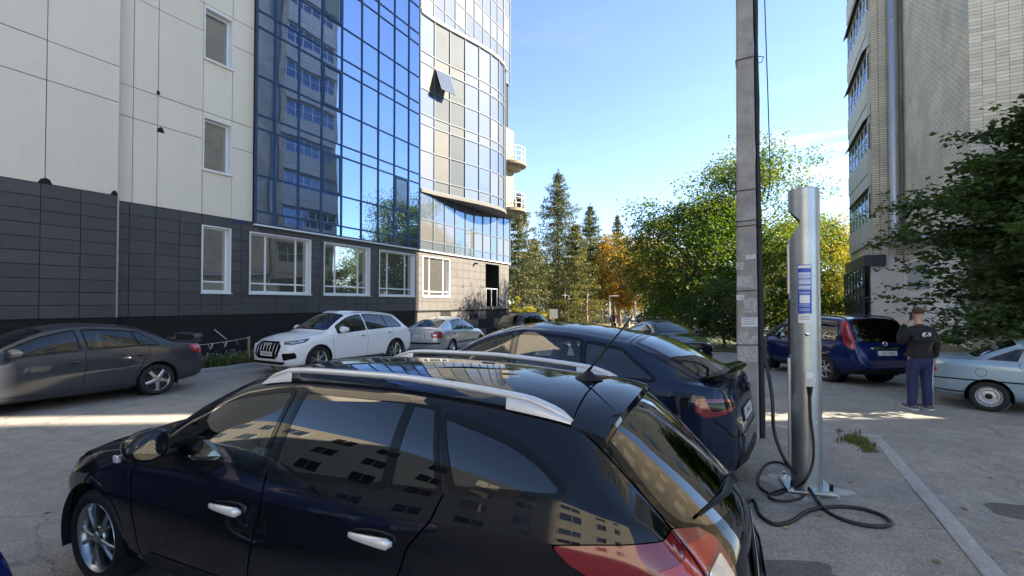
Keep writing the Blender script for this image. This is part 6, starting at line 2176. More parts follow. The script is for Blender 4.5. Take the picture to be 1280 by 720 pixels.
# weeds in the bed by the office building
def tufts(name, spots, hgt, mats, seed, per=26, width=.014, spread=.09):
    rng = np.random.default_rng(seed)
    V, F, mi = [], [], []
    for (x, y, z) in spots:
        for k in range(per):
            a = rng.uniform(0, 6.28); b = rng.uniform(.15, 1.0)
            p = Vector((x + rng.normal() * spread, y + rng.normal() * spread, z))
            h = hgt * rng.uniform(.5, 1.2)
            d = Vector((math.cos(a), math.sin(a), 0)); w = Vector((-d.y, d.x, 0)) * width
            q1 = p + d * h * b * .3 + Vector((0, 0, h * .6)); q2 = p + d * h * b * .8 + Vector((0, 0, h))
            k0 = len(V)
            V += [p - w, p + w, q1 + w * .7, q1 - w * .7, q2]
            F += [(k0, k0 + 1, k0 + 2, k0 + 3), (k0 + 3, k0 + 2, k0 + 4)]
            m_ = int(rng.integers(0, len(mats))); mi += [m_, m_]
    return obj(name, V, F, mats, midx=mi)
GR = [leaf_mat('grass_a', (.07, .12, .03), .3), leaf_mat('grass_b', (.11, .15, .04), .3), leaf_mat('grass_c', (.16, .14, .06), .3)]
rg = random.Random(8)
tag(tufts('weeds', [(rg.uniform(-14.6, -13.2), rg.uniform(-1, 16), .10 + gz(-13, 8)) for _ in range(420)], .28, GR, 4), 'rough weeds and grass growing in the bed along the dark wall', 'weeds', kind='stuff')
fl = MB()
for _ in range(160):
    x, y = rg.uniform(-14.4, -13.2), rg.uniform(5.8, 10)
    c = Vector((x, y, .12 + rg.uniform(.15, .34)))
    r_ = .018
    fl.add([c + Vector((r_, 0, 0)), c + Vector((0, r_, .004)), c + Vector((-r_, 0, 0)), c + Vector((0, -r_, .004)), c + Vector((0, 0, .01))], [(0, 1, 4), (1, 2, 4), (2, 3, 4), (3, 0, 4)])
tag(fl.build('daisies', mat('petal_white', (.75, .75, .7), .7)), 'tiny white flowers scattered in the weeds', 'flowers', kind='stuff')
tag(tufts('grass', [(1.10 + rg.gauss(0, .10), 7.72 + rg.gauss(0, .17), .004) for _ in range(45)], .07, GR[1:], 6, per=16, width=.005, spread=.03), 'tuft of green grass beside the kerb corner', 'grass', kind='stuff')
# dry lawn with fallen leaves across the far side
LAWN = mat('dry_lawn', (.17, .14, .07), .95, var=.45, vscale=2.2, bump=.6, bscale=12)
a_ = [at_px(600, 42), at_px(1010, 30), at_px(1120, 60), at_px(1300, 120), at_px(500, 120)]
def lawn_pt(x, d):
    q = at_px(x, d); return (q[0], q[1], q[2] + .02)
lw = [lawn_pt(x, d) for d in (37, 45, 60, 90, 140) for x in (560, 660, 720, 790)]
tag(obj('lawn', lw, [(4 * j + i, 4 * j + i + 1, 4 * j + i + 5, 4 * j + i + 4) for j in range(4) for i in range(3)], LAWN), kind='structure')
lw = [lawn_pt(x, d) for d in (21.5, 26, 40, 70) for x in (880, 960, 1060)]
tag(obj('lawn', lw, [(3 * j + i, 3 * j + i + 1, 3 * j + i + 4, 3 * j + i + 3) for j in range(3) for i in range(2)], mat('green_lawn', (.06, .08, .025), .95, var=.4, vscale=3, bump=.5, bscale=15)), kind='structure')
# ------------------------------------------------------------------ charging post
RIGHT = Vector((math.cos(YAW), math.sin(YAW), 0)); FWD = Vector((-math.sin(YAW), math.cos(YAW), 0))
def px_ground(x, y, z=0.0):
    """point at height z seen at a pixel of the photograph"""
    p = R(1.0); cy = 379 - 590 * math.tan(p)
    f = Vector((FWD.x * math.cos(p), FWD.y * math.cos(p), math.sin(p)))
    up = RIGHT.cross(f)
    r = f + RIGHT * ((x - 640) / 590) - up * ((y - cy) / 590)
    return Vector((0, 0, CAM_H)) + r * ((z - CAM_H) / r.z)
def px_depth(x, y, d):
    p = R(1.0); cy = 379 - 590 * math.tan(p)
    f = Vector((FWD.x * math.cos(p), FWD.y * math.cos(p), math.sin(p)))
    up = RIGHT.cross(f)
    return Vector((0, 0, CAM_H)) + (f + RIGHT * ((x - 640) / 590) - up * ((y - cy) / 590)) * d

CP = Vector((.37, 5.58, 0))
post = thing('charging_post', 'galvanised steel charging post with a notch near its top and a blue sticker', 'charging post', CP, math.atan2(-CP.x, CP.y))
PAX, PAY = Vector((CP.y, -CP.x, 0)).normalized(), Vector((CP.x, CP.y, 0)).normalized()
# local axes: +X to the viewer's right, -Y to the viewer
GALV2 = mat('galvanised_post', (.40, .44, .47), .38, .9, var=.14, vscale=5, bump=.04, bscale=30)
def post_tube(r, name, inner):
    H = 3.0
    th = np.linspace(-math.pi, math.pi, 49)[:-1]           # 0 = left (-X)
    pts, edges = [], []
    hole = []
    n = 24
    for i in range(n + 1):
        ph = -math.pi / 2 * .86 + math.pi * .86 * i / n
        u = 1 - math.cos(ph)
        hole.append((ph * r, 2.81 - .17 * u))
    for i in range(n - 1, 0, -1):
        ph = -math.pi / 2 * .86 + math.pi * .86 * i / n
        u = 1 - math.cos(ph)
        hole.append((ph * r, 2.49 + .20 * u))
    outer = [(-math.pi * r, .03), (math.pi * r, .03), (math.pi * r, H), (-math.pi * r, H)]
    o2 = densify(outer, r * math.pi / 24)
    for lp in (o2, hole):
        k = len(pts); pts += lp; edges += [(k + i, k + (i + 1) % len(lp)) for i in range(len(lp))]
    for a in th:
        for z in np.arange(.1, H, .12):
            q = (float(a * r) + .003, float(z))
            if not in_poly(q[0], q[1], offset_poly(hole, .01)): pts.append(q)
    vv, ee, ff, _, _, _ = delaunay_2d_cdt([Vector(p) for p in pts], edges, [], 0, 1e-5)
    V, F, N = [], [], []
    for v in vv:
        a = v.x / r
        top = 3.0 + .03 * (-math.cos(a)) * (v.y > 2.9) * 0
        d = Vector((-math.cos(a), -math.sin(a), 0))
        V.append(d * r + Vector((0, 0, v.y))); N.append(d if not inner else -d)
    for f in ff:
        c = sum((Vector(vv[i]) for i in f), Vector((0, 0))) / 3
        if in_poly(c.x, c.y, hole): continue
        F.append(tuple(f) if not inner else tuple(f)[::-1])
    return obj(name, V, F, GALV2, post, True, N)
PR = .138
post_tube(PR, 'post_tube', False)
post_tube(PR - .006, 'post_lining', True)
MB().lathe([(.001, .0), (PR - .004, .0), (PR, -.006), (PR, -.02)], 40, 'z', Matrix.Translation((0, 0, 3.005))).build('post_cap', GALV2, post, smooth=True)
# inner service box seen in the notch, side covers on the left
MB().bbox(-.150, -.09, -.05, .05, 1.95, 2.46, .008).build('side_cover', GALV2, post)
MB().bbox(-.155, -.09, -.055, .055, .22, 1.30, .008).build('side_cover', GALV2, post)
MB().bbox(-.146, -.09, -.05, .05, 1.34, 1.90, .008).build('socket_panel', BLACK_PLASTIC, post)
def curved(name, a0, a1, z0, z1, m, off=.0015, parent=post):
    n = max(2, int(abs(a1 - a0) / .08) + 1)
    V, N = [], []
    for i in range(n + 1):
        a = a0 + (a1 - a0) * i / n
        d = Vector((math.sin(a), -math.cos(a), 0))
        V += [d * (PR + off) + Vector((0, 0, z0)), d * (PR + off) + Vector((0, 0, z1))]; N += [d, d]
    return obj(name, V, [(2 * i, 2 * i + 2, 2 * i + 3, 2 * i + 1) for i in range(n)], m, parent, True, N)
BLUEST = mat('sticker_blue', (.015, .075, .46), .35); WHITEST = mat('sticker_white', (.75, .76, .78), .4); PALEST = mat('sticker_pale', (.42, .50, .70), .4)
A0, A1 = -.42, .44
st = curved('info_sticker', A0, A1, 1.76, 2.24, BLUEST)
curved('sticker_header', A0 + .03, A1 - .03, 2.205, 2.232, WHITEST, .0024, st)
for z0, z1 in ((2.105, 2.165), (2.045, 2.095), (1.995, 2.035)):
    curved('sticker_panel', A0 + .05, A1 - .05, z0, z1, PALEST, .0024, st)
for k in range(4):
    curved('sticker_line', A0 + .09, A1 - .10 - .05 * (k % 2), 2.15 - .045 * k, 2.156 - .045 * k, WHITEST, .0032, st)
curved('sticker_panel', A0 + .12, A1 - .12, 1.86, 1.94, WHITEST, .0024, st)
for z in (1.965, 1.955, 1.845, 1.83, 1.80, 1.785):
    curved('sticker_line', A0 + .08, A1 - .14, z, z + .006, PALEST, .0024, st)
wl = curved('notice_label', A0 + .01, A1 - .02, 1.665, 1.752, WHITEST)
for z in (1.73, 1.715, 1.70):
    curved('label_line', A0 + .09, A1 - .12, z, z + .005, mat('label_ink', (.25, .25, .28), .6), .0024, wl)
# knob lock, socket box with lead, rivets
mb = MB(); M_ = Matrix.Translation((.02, -PR, 1.56)) @ Matrix.Rotation(R(90), 4, 'X')
mb.lathe([(.001, .05), (.02, .05), (.022, .03), (.012, .028), (.012, -.01)], 14, 'z', M_)
mb.build('key_lock', CHROME, post, smooth=True)
sbx = MB().bbox(-.005, .075, -PR - .045, -PR + .02, 1.05, 1.20, .008).build('socket_box', mat('pale_grey_box', (.55, .58, .58), .5), post)
MB().bbox(.008, .062, -PR - .05, -PR - .044, 1.13, 1.195, .002).build('socket_label', WHITEST, sbx)
MB().lathe([(.026, .0), (.022, -.05), (.013, -.10)], 12, 'z', Matrix.Translation((.035, -PR - .015, 1.05))).build('cable_gland', BLACK_PLASTIC, sbx)
for (a, z) in ((-.75, 2.13), (.62, 2.13), (-.75, 1.88), (.62, 1.1), (-.7, .95), (.62, .7), (.62, 1.5)):
    d = Vector((math.sin(a), -math.cos(a), 0))
    MB().lathe([(.001, .006), (.006, .005), (.008, 0)], 8, 'z', Matrix.Translation(d * PR + Vector((0, 0, z))) @ d.to_track_quat('Z', 'Y').to_matrix().to_4x4()).build('rivet', CHROME, post)
MB().bbox(-.21, .21, -.21, .21, .022, .045, .005, Matrix.Rotation(R(14), 4, 'Z')).build('base_plate', GALV2, post)
for sx_ in (-1, 1):
    for sy_ in (-1, 1):
        q = Matrix.Rotation(R(14), 4, 'Z') @ Vector((.165 * sx_, .165 * sy_, 0))
        bt = MB().tube([(q.x, q.y, 0), (q.x, q.y, .10)], .011, 8).build('anchor_bolt', CHROME, post)
        MB().lathe([(.001, .068), (.022, .066), (.022, .046)], 6, 'z', Matrix.Translation((q.x, q.y, 0))).build('nut', CHROME, bt)
        if sx_ > 0 or sy_ < 0:
            MB().tube([(q.x, q.y, .07), (q.x + .004, q.y, .125)], .017, 8).build('bolt_cap', BLACK_PLASTIC, bt)
# fresh pale mortar round the base
V = []
for k in range(40):
    t = 2 * math.pi * k / 40
    r_ = .30 + .06 * math.sin(3 * t + 1) + .05 * math.sin(7 * t) + (.10 if 2.2 < t < 3.6 else 0)
    V.append((CP.x + r_ * math.cos(t) * 1.05, CP.y + r_ * math.sin(t), .0095))
tag(obj('mortar_patch', V, [tuple(range(40))], mat('mortar_pale', (.42, .41, .39), .95, var=.3, vscale=9, bump=.5, bscale=40)), kind='structure')

def smooth_path(pts, n=8):
    out = []
    m = len(pts)
    for i in range(m - 1):
        p0, p1, p2, p3 = pts[max(i - 1, 0)], pts[i], pts[i + 1], pts[min(i + 2, m - 1)]
        for k in range(n):
            t = k / n
            out.append(.5 * ((2 * p1) + (p2 - p0) * t + (2 * p0 - 5 * p1 + 4 * p2 - p3) * t * t + (3 * p1 - p0 - 3 * p2 + p3) * t ** 3))
    out.append(pts[-1])
    return out
CABLE = mat('cable_black', (.010, .010, .011), .45)
# cable of the car: holster on the post, over to the ground, one loop, then up to the charge socket
bpy.context.view_layer.update()
port = ev_root.matrix_world @ ev_port
def L2W(x, y, z):
    return CP + RIGHT * x - FWD * (-y) * 1.0 + Vector((0, 0, z)) if False else CP + PAX * x + PAY * y + Vector((0, 0, z))
hol = [L2W(-.12, -.02, 1.63), L2W(-.17, -.05, 1.64), L2W(-.28, -.09, 1.58), L2W(-.35, -.12, 1.42)]
mid_ = [px_depth(965, 495, 4.58), px_depth(968, 540, 4.55), px_depth(984, 580, 4.50)]
gp = [px_ground(*q, .022) for q in ((1003, 608), (1030, 636), (1062, 652), (1098, 658), (1113, 654), (1104, 645), (1078, 636), (1045, 633), (1012, 638), (988, 652), (968, 655), (950, 644), (938, 625))]
gp[0].z = .10
up_ = [Vector((port.x + .34, port.y - .62, .12)), Vector((port.x + .10, port.y - .34, .52)), port + Vector((.02, -.20, -.16)), port + Vector((0, -.115, .02))]
cab = MB().tube(smooth_path(hol + mid_ + gp + up_), .0165, 9).build('charging_cable', CABLE, None, smooth=True)
tag(cab, 'thick black charging cable running from the post across the pavement to the electric car', 'cable')
gun = MB()
gun.tube([port + Vector((0, -.012, .0)), port + Vector((0, -.07, .012)), port + Vector((0, -.13, .03)), port + Vector((.005, -.19, -.10))], [.03, .027, .021, .018], 10)
tag(gun.build('charging_plug', BLACK_PLASTIC, None, smooth=True), 'black plug pushed into the rear charge socket of the electric car', 'plug')
# thinner supply lead coiled at the foot of the post
c2 = [L2W(.035, -PR - .015, .97), L2W(.04, -PR - .03, .75), L2W(.06, -PR - .05, .52), L2W(.05, -PR - .08, .32), L2W(-.02, -PR - .14, .16)]
c2 += [px_ground(*q, .02) for q in ((988, 612), (968, 618), (951, 610), (948, 596), (958, 580), (975, 578), (992, 588), (1003, 604), (1004, 620), (985, 626), (966, 624), (962, 617), (985, 610))]
tag(MB().tube(smooth_path(c2), .0125, 8).build('supply_lead', CABLE, None, smooth=True), 'thinner black lead from the white socket box coiled at the foot of the post', 'cable')

# ------------------------------------------------------------------ concrete pole
PP = Vector((-.20, 7.42, -.02))
pole = thing('utility_pole', 'weathered square concrete utility pole with pasted notices and a black cable duct', 'utility pole', PP, math.atan2(-PP.x, PP.y))
CONC = mat('pole_concrete', (.30, .29, .275), .92, var=.28, vscale=4, bump=.5, bscale=35)
nz_ = 15
V = []
for i in range(nz_ + 1):
    z = -.05 + 9.6 * i / nz_
    a = .140 - .0055 * z
    b = a * .92
    ch = .025
    V += [(-a + ch, -b, z), (a - ch, -b, z), (a, -b + ch, z), (a, b - ch, z), (a - ch, b, z), (-a + ch, b, z), (-a, b - ch, z), (-a, -b + ch, z)]
obj('shaft', V, [(8 * i + k, 8 * i + (k + 1) % 8, 8 * i + 8 + (k + 1) % 8, 8 * i + 8 + k) for i in range(nz_) for k in range(8)] + [tuple(8 * nz_ + k for k in range(8))], CONC, pole)
rgp = random.Random(4)
mb = MB()
V = []
for i in range(25):
    z = .02 + 9.4 * i / 24
    w_ = .032 + .005 * math.sin(i * 1.7) + (.012 if z < 3 else 0)
    cx_ = .143 - .0055 * z + .028
    for k in range(8):
        t = 2 * math.pi * k / 8
        V.append((cx_ + w_ * math.cos(t), -.02 + .05 * math.sin(t) + .008 * math.sin(i), z))
obj('cable_duct', V, [(8 * i + k, 8 * i + (k + 1) % 8, 8 * i + 8 + (k + 1) % 8, 8 * i + 8 + k) for i in range(24) for k in range(8)], mat('duct_black', (.008, .010, .012), .6, bump=.3, bscale=14), pole, True)
for z in (1.30, 2.05, 2.95, 3.02, 3.45, 5.3):
    a = .145 - .0055 * z
    mb = MB()
    ring = [(-a, -a, z), (a, -a, z + .01), (a + .12, -.05, z), (a + .10, .1, z), (a, a, z), (-a, a, z), (-a, -a, z)]
    mb.tube([Vector(p) for p in ring], .006, 5).build('binding_wire', mat('wire_dark', (.05, .05, .05), .6, .5), pole)
PAPER = mat('paper', (.62, .63, .66), .85, var=.15, vscale=15)
PASTE = mat('old_paste', (.40, .39, .38), .9, var=.45, vscale=30)
for q, (x, z, w, h, m_) in enumerate(((.03, 1.62, .20, .13, PAPER), (-.08, 1.96, .10, .07, PAPER), (0, 1.25, .24, .36, PASTE), (-.08, 2.40, .1, .1, PASTE), (.05, 2.52, .12, .06, PAPER), (.04, 1.85, .17, .2, PASTE), (-.02, 2.18, .2, .16, PASTE), (-.04, 1.44, .12, .1, PASTE))):
    a = .139 - .0055 * z
    Mx = Matrix.Translation((x, -a * .92 - .0015 - .0008 * q, z)) @ Matrix.Rotation(R(rgp.uniform(-4, 4)), 4, 'Y')
    no = MB().box(-w / 2, w / 2, -.001, .0005, -h / 2, h / 2, Mx).build('pasted_notice', m_, pole)
    if m_ is PAPER:
        for k in range(3):
            MB().box(-w * .38, w * (.36 - .1 * (k % 2)), -.0016, -.0011, h * (.28 - .25 * k), h * (.28 - .25 * k) + h * .07, Mx).build('print_line', mat('label_ink'), no)
hw = [Vector((.22, 0, 9.0)), Vector((.25, .02, 6.5)), Vector((.29, .02, 4.5)), Vector((.30, 0, 3.6)), Vector((.26, 0, 3.3))]
MB().tube(smooth_path(hw), .008, 6).build('hanging_wire', CABLE, pole, smooth=True)

# timber pole far behind
tp = at_px(948, 40)
wp = thing('timber_pole', 'thin dark timber pole with a crossarm rising behind the green trees', 'utility pole', tp)
MB().tube([(0, 0, -.2), (0, 0, 11.2)], [.13, .10], 8).build('shaft', BARK, wp)
MB().box(-.7, .7, -.05, .05, 10.5, 10.62).build('crossarm', BARK, wp)

# ------------------------------------------------------------------ people
def skin_mesh(name, joints, edges, m, parent, root_i=0, sub=2):
    me = bpy.data.meshes.new(name)
    me.from_pydata([j[0] for j in joints], edges, [])
    me.materials.append(m)
    o = link(bpy.data.objects.new(name, me), parent)
    md = o.modifiers.new('skin', 'SKIN'); md.use_smooth_shade = True
    if not me.skin_vertices:
        bpy.context.view_layer.objects.active = o
    sv_ = me.skin_vertices[0].data if me.skin_vertices else None
    for i, j in enumerate(joints):
        r_ = j[1] if isinstance(j[1], tuple) else (j[1], j[1])
        sv_[i].radius = r_; sv_[i].use_root = (i == root_i)
    sd = o.modifiers.new('sub', 'SUBSURF'); sd.levels = sub; sd.render_levels = sub
    return o

def standing_man():
    fx = px_ground(1150, 512, gz(2.6, 11.5))
    root = thing('person', 'person seen from behind in black sweatshirt and navy tracksuit trousers, phone at the ear', 'person', fx, math.atan2(FWD.y, FWD.x) - R(90) - R(4))
    SKIN = mat('skin', (.50, .30, .21), .55); SWEAT = mat('black_sweatshirt', (.012, .012, .014), .9, bump=.4, bscale=25)
    NAVY = mat('navy_trousers', (.014, .022, .085), .75, bump=.35, bscale=18); WHT = mat('stripe_white', (.6, .6, .62), .8)
    HAIR = mat('hair_brown', (.06, .035, .022), .8, bump=.5, bscale=90); SHOE = mat('shoe_grey', (.10, .105, .11), .7); SOLE = mat('sole_white', (.55, .55, .53), .7)
    root.scale = (1.06,) * 3
    # local: +Y is where the person looks (away), X to the right
    J = [((0, 0, .98), (.13, .10)), ((0, -.01, 1.18), (.12, .09)), ((0, -.015, 1.36), (.11, .085)), ((0, -.005, 1.47), (.06, .06)), ((0, .005, 1.545), .054), ((0, .02, 1.60), .055),
         ((0, .03, 1.66), (.072, .085)), ((0, .025, 1.73), (.074, .092)), ((0, .02, 1.79), (.05, .065)),
         ((.16, -.012, 1.39), .05), ((.262, -.028, 1.16), .038), ((.268, .02, .92), .030), ((.255, .03, .86), (.022, .036)), ((.252, .035, .79), (.014, .03)),
         ((-.16, -.012, 1.39), .05), ((-.26, .06, 1.19), .038), ((-.155, .175, 1.42), .032), ((-.105, .14, 1.55), (.03, .028)), ((-.092, .10, 1.62), (.03, .018)),
         ((.10, 0, .90), .10), ((.115, .01, .52), .062), ((.125, -.02, .12), .042), ((.13, .10, .05), (.035, .03)),
         ((-.10, 0, .90), .10), ((-.11, .02, .52), .062), ((-.12, -.01, .12), .042), ((-.13, .11, .05), (.035, .03))]
    E_ = [(0, 1), (1, 2), (2, 3), (3, 4), (4, 5), (5, 6), (6, 7), (7, 8), (2, 9), (9, 10), (10, 11), (11, 12), (12, 13), (2, 14), (14, 15), (15, 16), (16, 17), (17, 18), (0, 19), (19, 20), (20, 21), (21, 22), (0, 23), (23, 24), (24, 25), (25, 26)]
    body = skin_mesh('body', J, E_, SKIN, root)
    # fingers of both hands
    for (hx, hy, hz_, sg, up) in ((.252, .035, .80, 1, 0), (-.095, .09, 1.62, -1, 1)):
        for k in range(5):
            t = (k - 1.5) * .018
            if not up:
                p0 = Vector((hx, hy + t, hz_)); ln = (.075, .085, .08, .065)[k] if k < 4 else .06
                pts = [p0, p0 + Vector((-.004, 0, -ln * .55)), p0 + Vector((-.018, .004, -ln))] if k < 4 else [Vector((hx - .01, hy + .03, hz_ + .06)), Vector((hx - .02, hy + .055, hz_ + .03)), Vector((hx - .024, hy + .055, hz_ - .005))]
            else:
                p0 = Vector((hx + .01, hy - .01, hz_ + t)); ln = (.06, .07, .068, .055)[k] if k < 4 else .05
                pts = [p0, p0 + Vector((-.012, -.035, .006)), p0 + Vector((.0, -.065, .008))] if k < 4 else [Vector((hx, hy + .01, hz_ - .03)), Vector((hx + .02, hy - .01, hz_ - .035)), Vector((hx + .026, hy - .03, hz_ - .03))]
            MB().tube(pts, [.0095, .0088, .007], 7).build('finger', SKIN, root, smooth=True)
    JS = [((0, -.005, .97), (.178, .14)), ((0, -.015, 1.10), (.178, .14)), ((0, -.02, 1.24), (.185, .14)), ((0, -.02, 1.385), (.15, .125)), ((0, -.01, 1.485), (.085, .085)), ((0, .0, 1.525), (.066, .068)),
          ((.175, -.015, 1.40), .088), ((.24, -.03, 1.27), .078), ((.27, -.03, 1.16), .068), ((.275, .0, 1.03), .06), ((.27, .02, .92), .05),
          ((-.175, -.015, 1.40), .088), ((-.245, .02, 1.27), .078), ((-.265, .06, 1.18), .07), ((-.21, .15, 1.30), .06), ((-.15, .18, 1.43), .052), ((-.115, .15, 1.52), .045)]
    ES = [(0, 1), (1, 2), (2, 3), (3, 4), (4, 5), (3, 6), (6, 7), (7, 8), (8, 9), (9, 10), (3, 11), (11, 12), (12, 13), (13, 14), (14, 15), (15, 16)]
    sw = skin_mesh('sweatshirt', JS, ES, SWEAT, root, 1)
    JT = [((0, 0, 1.00), (.175, .14)), ((0, -.01, .90), (.185, .15)), ((.105, -.01, .82), (.115, .12)), ((.115, .01, .66), (.095, .10)), ((.12, .01, .50), (.082, .085)), ((.125, -.005, .30), (.076, .08)), ((.13, .0, .12), (.074, .08)), ((.13, .01, .055), (.07, .08)),
          ((-.105, -.01, .82), (.115, .12)), ((-.11, .015, .66), (.095, .10)), ((-.115, .02, .50), (.082, .085)), ((-.12, .005, .30), (.076, .08)), ((-.125, .01, .12), (.074, .08)), ((-.125, .02, .055), (.07, .08))]
    ET = [(0, 1), (1, 2), (2, 3), (3, 4), (4, 5), (5, 6), (6, 7), (1, 8), (8, 9), (9, 10), (10, 11), (11, 12), (12, 13)]
    skin_mesh('trousers', JT, ET, NAVY, root, 0)
    # white side stripes
    for sg in (1,):
        V = []
        zs = [(.86, .215), (.66, .205), (.50, .196), (.30, .194), (.10, .196)]
        pr = [(sg * (w + .004), -.012, z) for z, w in zs]
        MB().tube([Vector(p) for p in pr], .012, 6, squash=1.6).build('side_stripe', WHT, root, smooth=True)
    for sg in (1, -1):
        sh = MB().bbox(sg * .13 - .05, sg * .13 + .05, -.09, .20, .022, .085, .03).build('shoe', SHOE, root, smooth=True)
        MB().bbox(sg * .13 - .054, sg * .13 + .054, -.10, .21, 0, .028, .012).build('sole', SOLE, sh, smooth=True)
    # short hair: a cap over the skull, ears, phone, glasses arm
    V, F = [], []
    for i in range(9):
        ph = math.pi / 2 - (math.pi * .60) * i / 8
        for j in range(20):
            th = 2 * math.pi * j / 20
            back = -math.sin(th)
            low = 1.0 if back > -.2 else .72
            p_ = math.pi / 2 - (math.pi / 2 - ph) * low
            V.append((.084 * math.cos(p_) * math.cos(th), .024 + .104 * math.cos(p_) * math.sin(th), 1.735 + .098 * math.sin(p_)))
    F = [(20 * i + j, 20 * i + 20 + j, 20 * i + 20 + (j + 1) % 20, 20 * i + (j + 1) % 20) for i in range(8) for j in range(20)]
    obj('hair', V, F, HAIR, root, True)
    for sg in (1, -1):
        MB().lathe([(.001, .012), (.018, .010), (.024, 0), (.016, -.008)], 12, 'x', Matrix.Translation((sg * .080, .02, 1.69)) @ Matrix.Diagonal((sg, .7, 1.3, 1))).build('ear', SKIN, root, smooth=True)
    MB().tube([(.084, .0, 1.705), (.084, .06, 1.708), (.07, .115, 1.708)], .005, 5).build('glasses', INKBLACK, root)
    MB().bbox(-.108, -.098, .0, .07, 1.60, 1.74, .003).build('phone', INKBLACK, root)
    # white emblem on the back
    Ml = Matrix.Translation((0, -.168, 1.345)) @ Matrix.Rotation(R(90), 4, 'X')
    bl = MB()
    for poly in ([(-.075, -.01), (-.06, .035), (.0, .045), (-.045, -.045)], [(-.03, -.05), (.02, -.02), (.06, -.045), (.015, .0)], [(.02, .045), (.075, .03), (.07, -.03), (.04, -.01)]):
        bl.prism(poly, 0, .004, 'z', Ml)
    tag(bl.build('emblem', WHT, sw), kind='stuff')
standing_man()

def tiny_person(x, d, top, leg, label, rz):
    l = at_px(x, d)
    root = thing('person', label, 'person', l, rz)
    J = [((0, 0, .95), (.15, .11)), ((0, 0, 1.35), (.18, .12)), ((0, 0, 1.5), .06), ((0, 0, 1.62), .09), ((0, 0, 1.72), .07), ((.22, 0, 1.35), .06), ((.25, .03, 1.1), .05), ((.25, .1, .88), .04), ((-.22, 0, 1.35), .06), ((-.25, .03, 1.1), .05), ((-.25, .1, .88), .04)]
    skin_mesh('body', J, [(0, 1), (1, 2), (2, 3), (3, 4), (1, 5), (5, 6), (6, 7), (1, 8), (8, 9), (9, 10)], top, root, 0, 1)
    J = [((0, 0, .98), (.15, .12)), ((.1, 0, .8), .1), ((.1, .1, .45), .07), ((.1, .12, .05), .06), ((-.1, 0, .8), .1), ((-.1, -.1, .45), .07), ((-.1, -.15, .05), .06)]
    skin_mesh('trousers', J, [(0, 1), (1, 2), (2, 3), (0, 4), (4, 5), (5, 6)], leg, root, 0, 1)
    MB().lathe([(.001, 1.79), (.06, 1.77), (.095, 1.70), (.09, 1.62)], 12).build('hair', mat('hair_brown'), root, smooth=True)
tiny_person(782, 33, mat('pale_top', (.6, .68, .7), .9), mat('pale_leg', (.45, .48, .5), .9), 'far person in a pale mint top on the path in the park', 1.0)
tiny_person(767, 34, mat('dark_top', (.12, .05, .05), .9), mat('dark_leg', (.05, .04, .05), .9), 'far person in a dark reddish coat on the path in the park', .4)

# ------------------------------------------------------------------ small things
WHITEMETAL = mat('white_metal', (.6, .6, .6), .5)
def lamp_post(x, d, h, label, sg=1):
    l = at_px(x, d)
    t = thing('lamp_post', label, 'lamp post', l, math.atan2(RIGHT.y, RIGHT.x), 'lamp posts in the park')
    MB().tube([(0, 0, -.1), (0, 0, h)], [.055, .045], 8).build('post', WHITEMETAL, t)
    MB().tube([(0, 0, h), (sg * .5, 0, h + .03)], .04, 6).build('arm', WHITEMETAL, t)
    MB().bbox(*sorted((sg * .35, sg * .7)), -.1, .1, h - .03, h + .05, .02).build('lamp_head', mat('lamp_white', (.7, .7, .68), .4), t)
lamp_post(762, 36, 2.9, 'white park lamp post with a short arm beside the dark reddish coat', 1)
lamp_post(794, 34, 2.9, 'white park lamp post just behind the dark saloon', 1)
lamp_post(711, 44, 3.2, 'white park lamp post among the slim trunks', -1)
lamp_post(842, 40, 3.1, 'white park lamp post half hidden by the green maple', 1)
l = at_px(692, 40)
t = thing('notice_board', 'small white notice board on a post beside the slim trunks', 'sign', l, math.atan2(RIGHT.y, RIGHT.x))
MB().tube([(0, 0, -.1), (0, 0, 1.2)], .04, 6).build('post', WHITEMETAL, t)
MB().box(-.35, .35, -.03, .03, 1.1, 1.9).build('board', mat('board_white', (.7, .7, .68), .6), t)
# stake with string and torn tape by the bed
sp0 = px_ground(316, 430, .12)
stake = thing('marker_stake', 'wooden stake with white string and torn tape strips beside the weeds', 'stake', Vector((-13.45, 8.7, .1)))
MB().box(-.025, .025, -.025, .025, -.1, .78).build('post', mat('raw_wood', (.35, .24, .14), .9, var=.2), stake)
TAPE = mat('tape_white', (.65, .63, .58), .8)
a, b = Vector((0, 0, .74)), Vector((-.1, -3.2, .70))
MB().tube([a.lerp(b, t_) + Vector((0, 0, -.10 * math.sin(math.pi * t_))) for t_ in np.linspace(0, 1, 14)], .006, 5).build('string', TAPE, stake)
for k, t_ in enumerate((.12, .2, .23, .32, .36)):
    q = a.lerp(b, t_) + Vector((0, 0, -.10 * math.sin(math.pi * t_)))
    MB().tube([q, q + Vector((.02, .03 * (-1) ** k, -.07)), q + Vector((.0, .06 * (-1) ** k, -.15))], [.012, .018, .008], 5, squash=.3).build('tape_strip', TAPE, stake)
MB().tube([a.lerp(b, .2), a.lerp(b, .2) + Vector((0, -.35, .30))], .010, 5).build('tape_strip', TAPE, stake)
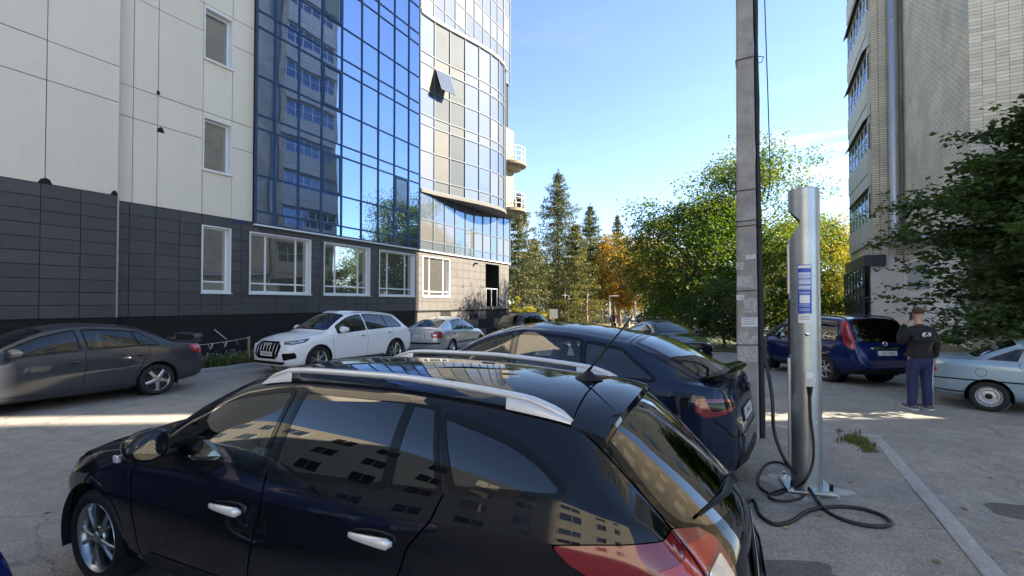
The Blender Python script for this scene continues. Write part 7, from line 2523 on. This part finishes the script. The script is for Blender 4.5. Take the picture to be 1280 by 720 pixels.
# fallen leaves
LEAFM = [mat('fallen_leaf_%d' % k, c, .8) for k, c in enumerate(((.30, .20, .09), (.38, .28, .13), (.22, .13, .06)))]
rl = random.Random(12)
spots = [(1024, 644), (981, 660), (1170, 702), (1062, 602), (1275, 690), (1205, 636), (1150, 560), (60, 640), (1238, 598)]
for q, (x, y) in enumerate(spots):
    p = px_ground(x, y, 0)
    z = .012 if p.x < PX1 and p.x > -4.9 and p.y < PY1 else gz(p.x, p.y) + .006
    p = px_ground(x, y, z)
    n = 11
    V = [(0, 0, .004)] + [((.05 if k % 2 else .032) * math.cos(2 * math.pi * k / n) * rl.uniform(.8, 1.2), (.036 if k % 2 else .022) * math.sin(2 * math.pi * k / n), rl.uniform(.002, .018)) for k in range(n)]
    o = obj('fallen_leaf', V, [(0, 1 + k, 1 + (k + 1) % n) for k in range(n)], LEAFM[q % 3])
    o.location = p; o.rotation_euler = (0, 0, rl.uniform(0, 6)); o.scale = (.75,) * 3
    tag(o, 'small dry brown fallen leaf lying on the asphalt', 'leaf', 'fallen leaves')
# darker asphalt patch at the right edge, darker patch behind the estate car
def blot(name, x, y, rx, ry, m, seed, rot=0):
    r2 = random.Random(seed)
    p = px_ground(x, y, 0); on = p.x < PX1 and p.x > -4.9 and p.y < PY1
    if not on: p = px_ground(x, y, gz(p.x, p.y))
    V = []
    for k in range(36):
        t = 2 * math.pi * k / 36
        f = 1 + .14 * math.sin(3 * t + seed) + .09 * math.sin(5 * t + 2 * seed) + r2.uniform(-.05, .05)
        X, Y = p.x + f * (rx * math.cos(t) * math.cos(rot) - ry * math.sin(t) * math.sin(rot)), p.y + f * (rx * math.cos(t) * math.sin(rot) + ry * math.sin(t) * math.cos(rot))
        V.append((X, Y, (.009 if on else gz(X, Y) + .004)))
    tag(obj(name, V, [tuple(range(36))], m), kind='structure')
DARKPATCH = asphalt('asphalt_patch_dark', (.10, .096, .09), (.14, .134, .126))
blot('dark_patch', 1282, 640, .34, .18, DARKPATCH, 2, .5)
blot('dark_patch', 975, 716, .42, .16, DARKPATCH, 5, .4)

# parked cars in the far car park
def far_copy(src, x, d, rz, m, label):
    o = copy_tree(src)
    l = at_px(x, d)
    o.location = l; o.rotation_euler = (0, 0, rz)
    for ch in o.children:
        if ch.name.startswith('body'):
            ch.data = ch.data.copy(); ch.data.materials.clear(); ch.data.materials.append(m)
    tag(o, label, 'car', 'cars in the far car park')
srcs = [o for o in bpy.data.objects if o.parent is None and o.get('category') == 'car']
lift = next(o for o in srcs if o.name.startswith('liftback')); sal = next(o for o in srcs if 'graphite' in str([c.data.materials[0].name for c in o.children if c.name.startswith('body')]))
far_copy(lift, 668, 66, 1.2, paint('far_paint_blue', (.03, .06, .2), .4), 'far blue car behind the slim trunks')
far_copy(lift, 690, 68, 1.3, paint('far_paint_grey', (.3, .31, .33), .6), 'far grey car in the shade of the spruces')
far_copy(sal, 728, 70, 1.2, paint('far_paint_dark', (.03, .03, .035), .4), 'far dark car between the trunks and the orange trees')
far_copy(lift, 752, 71, 1.25, paint('far_paint_white', (.6, .6, .6), 0), 'far white car below the orange tree')
far_copy(sal, 812, 60, 1.2, paint('far_paint_navy', (.02, .03, .09), .4), 'far navy car seen above the dark saloon')
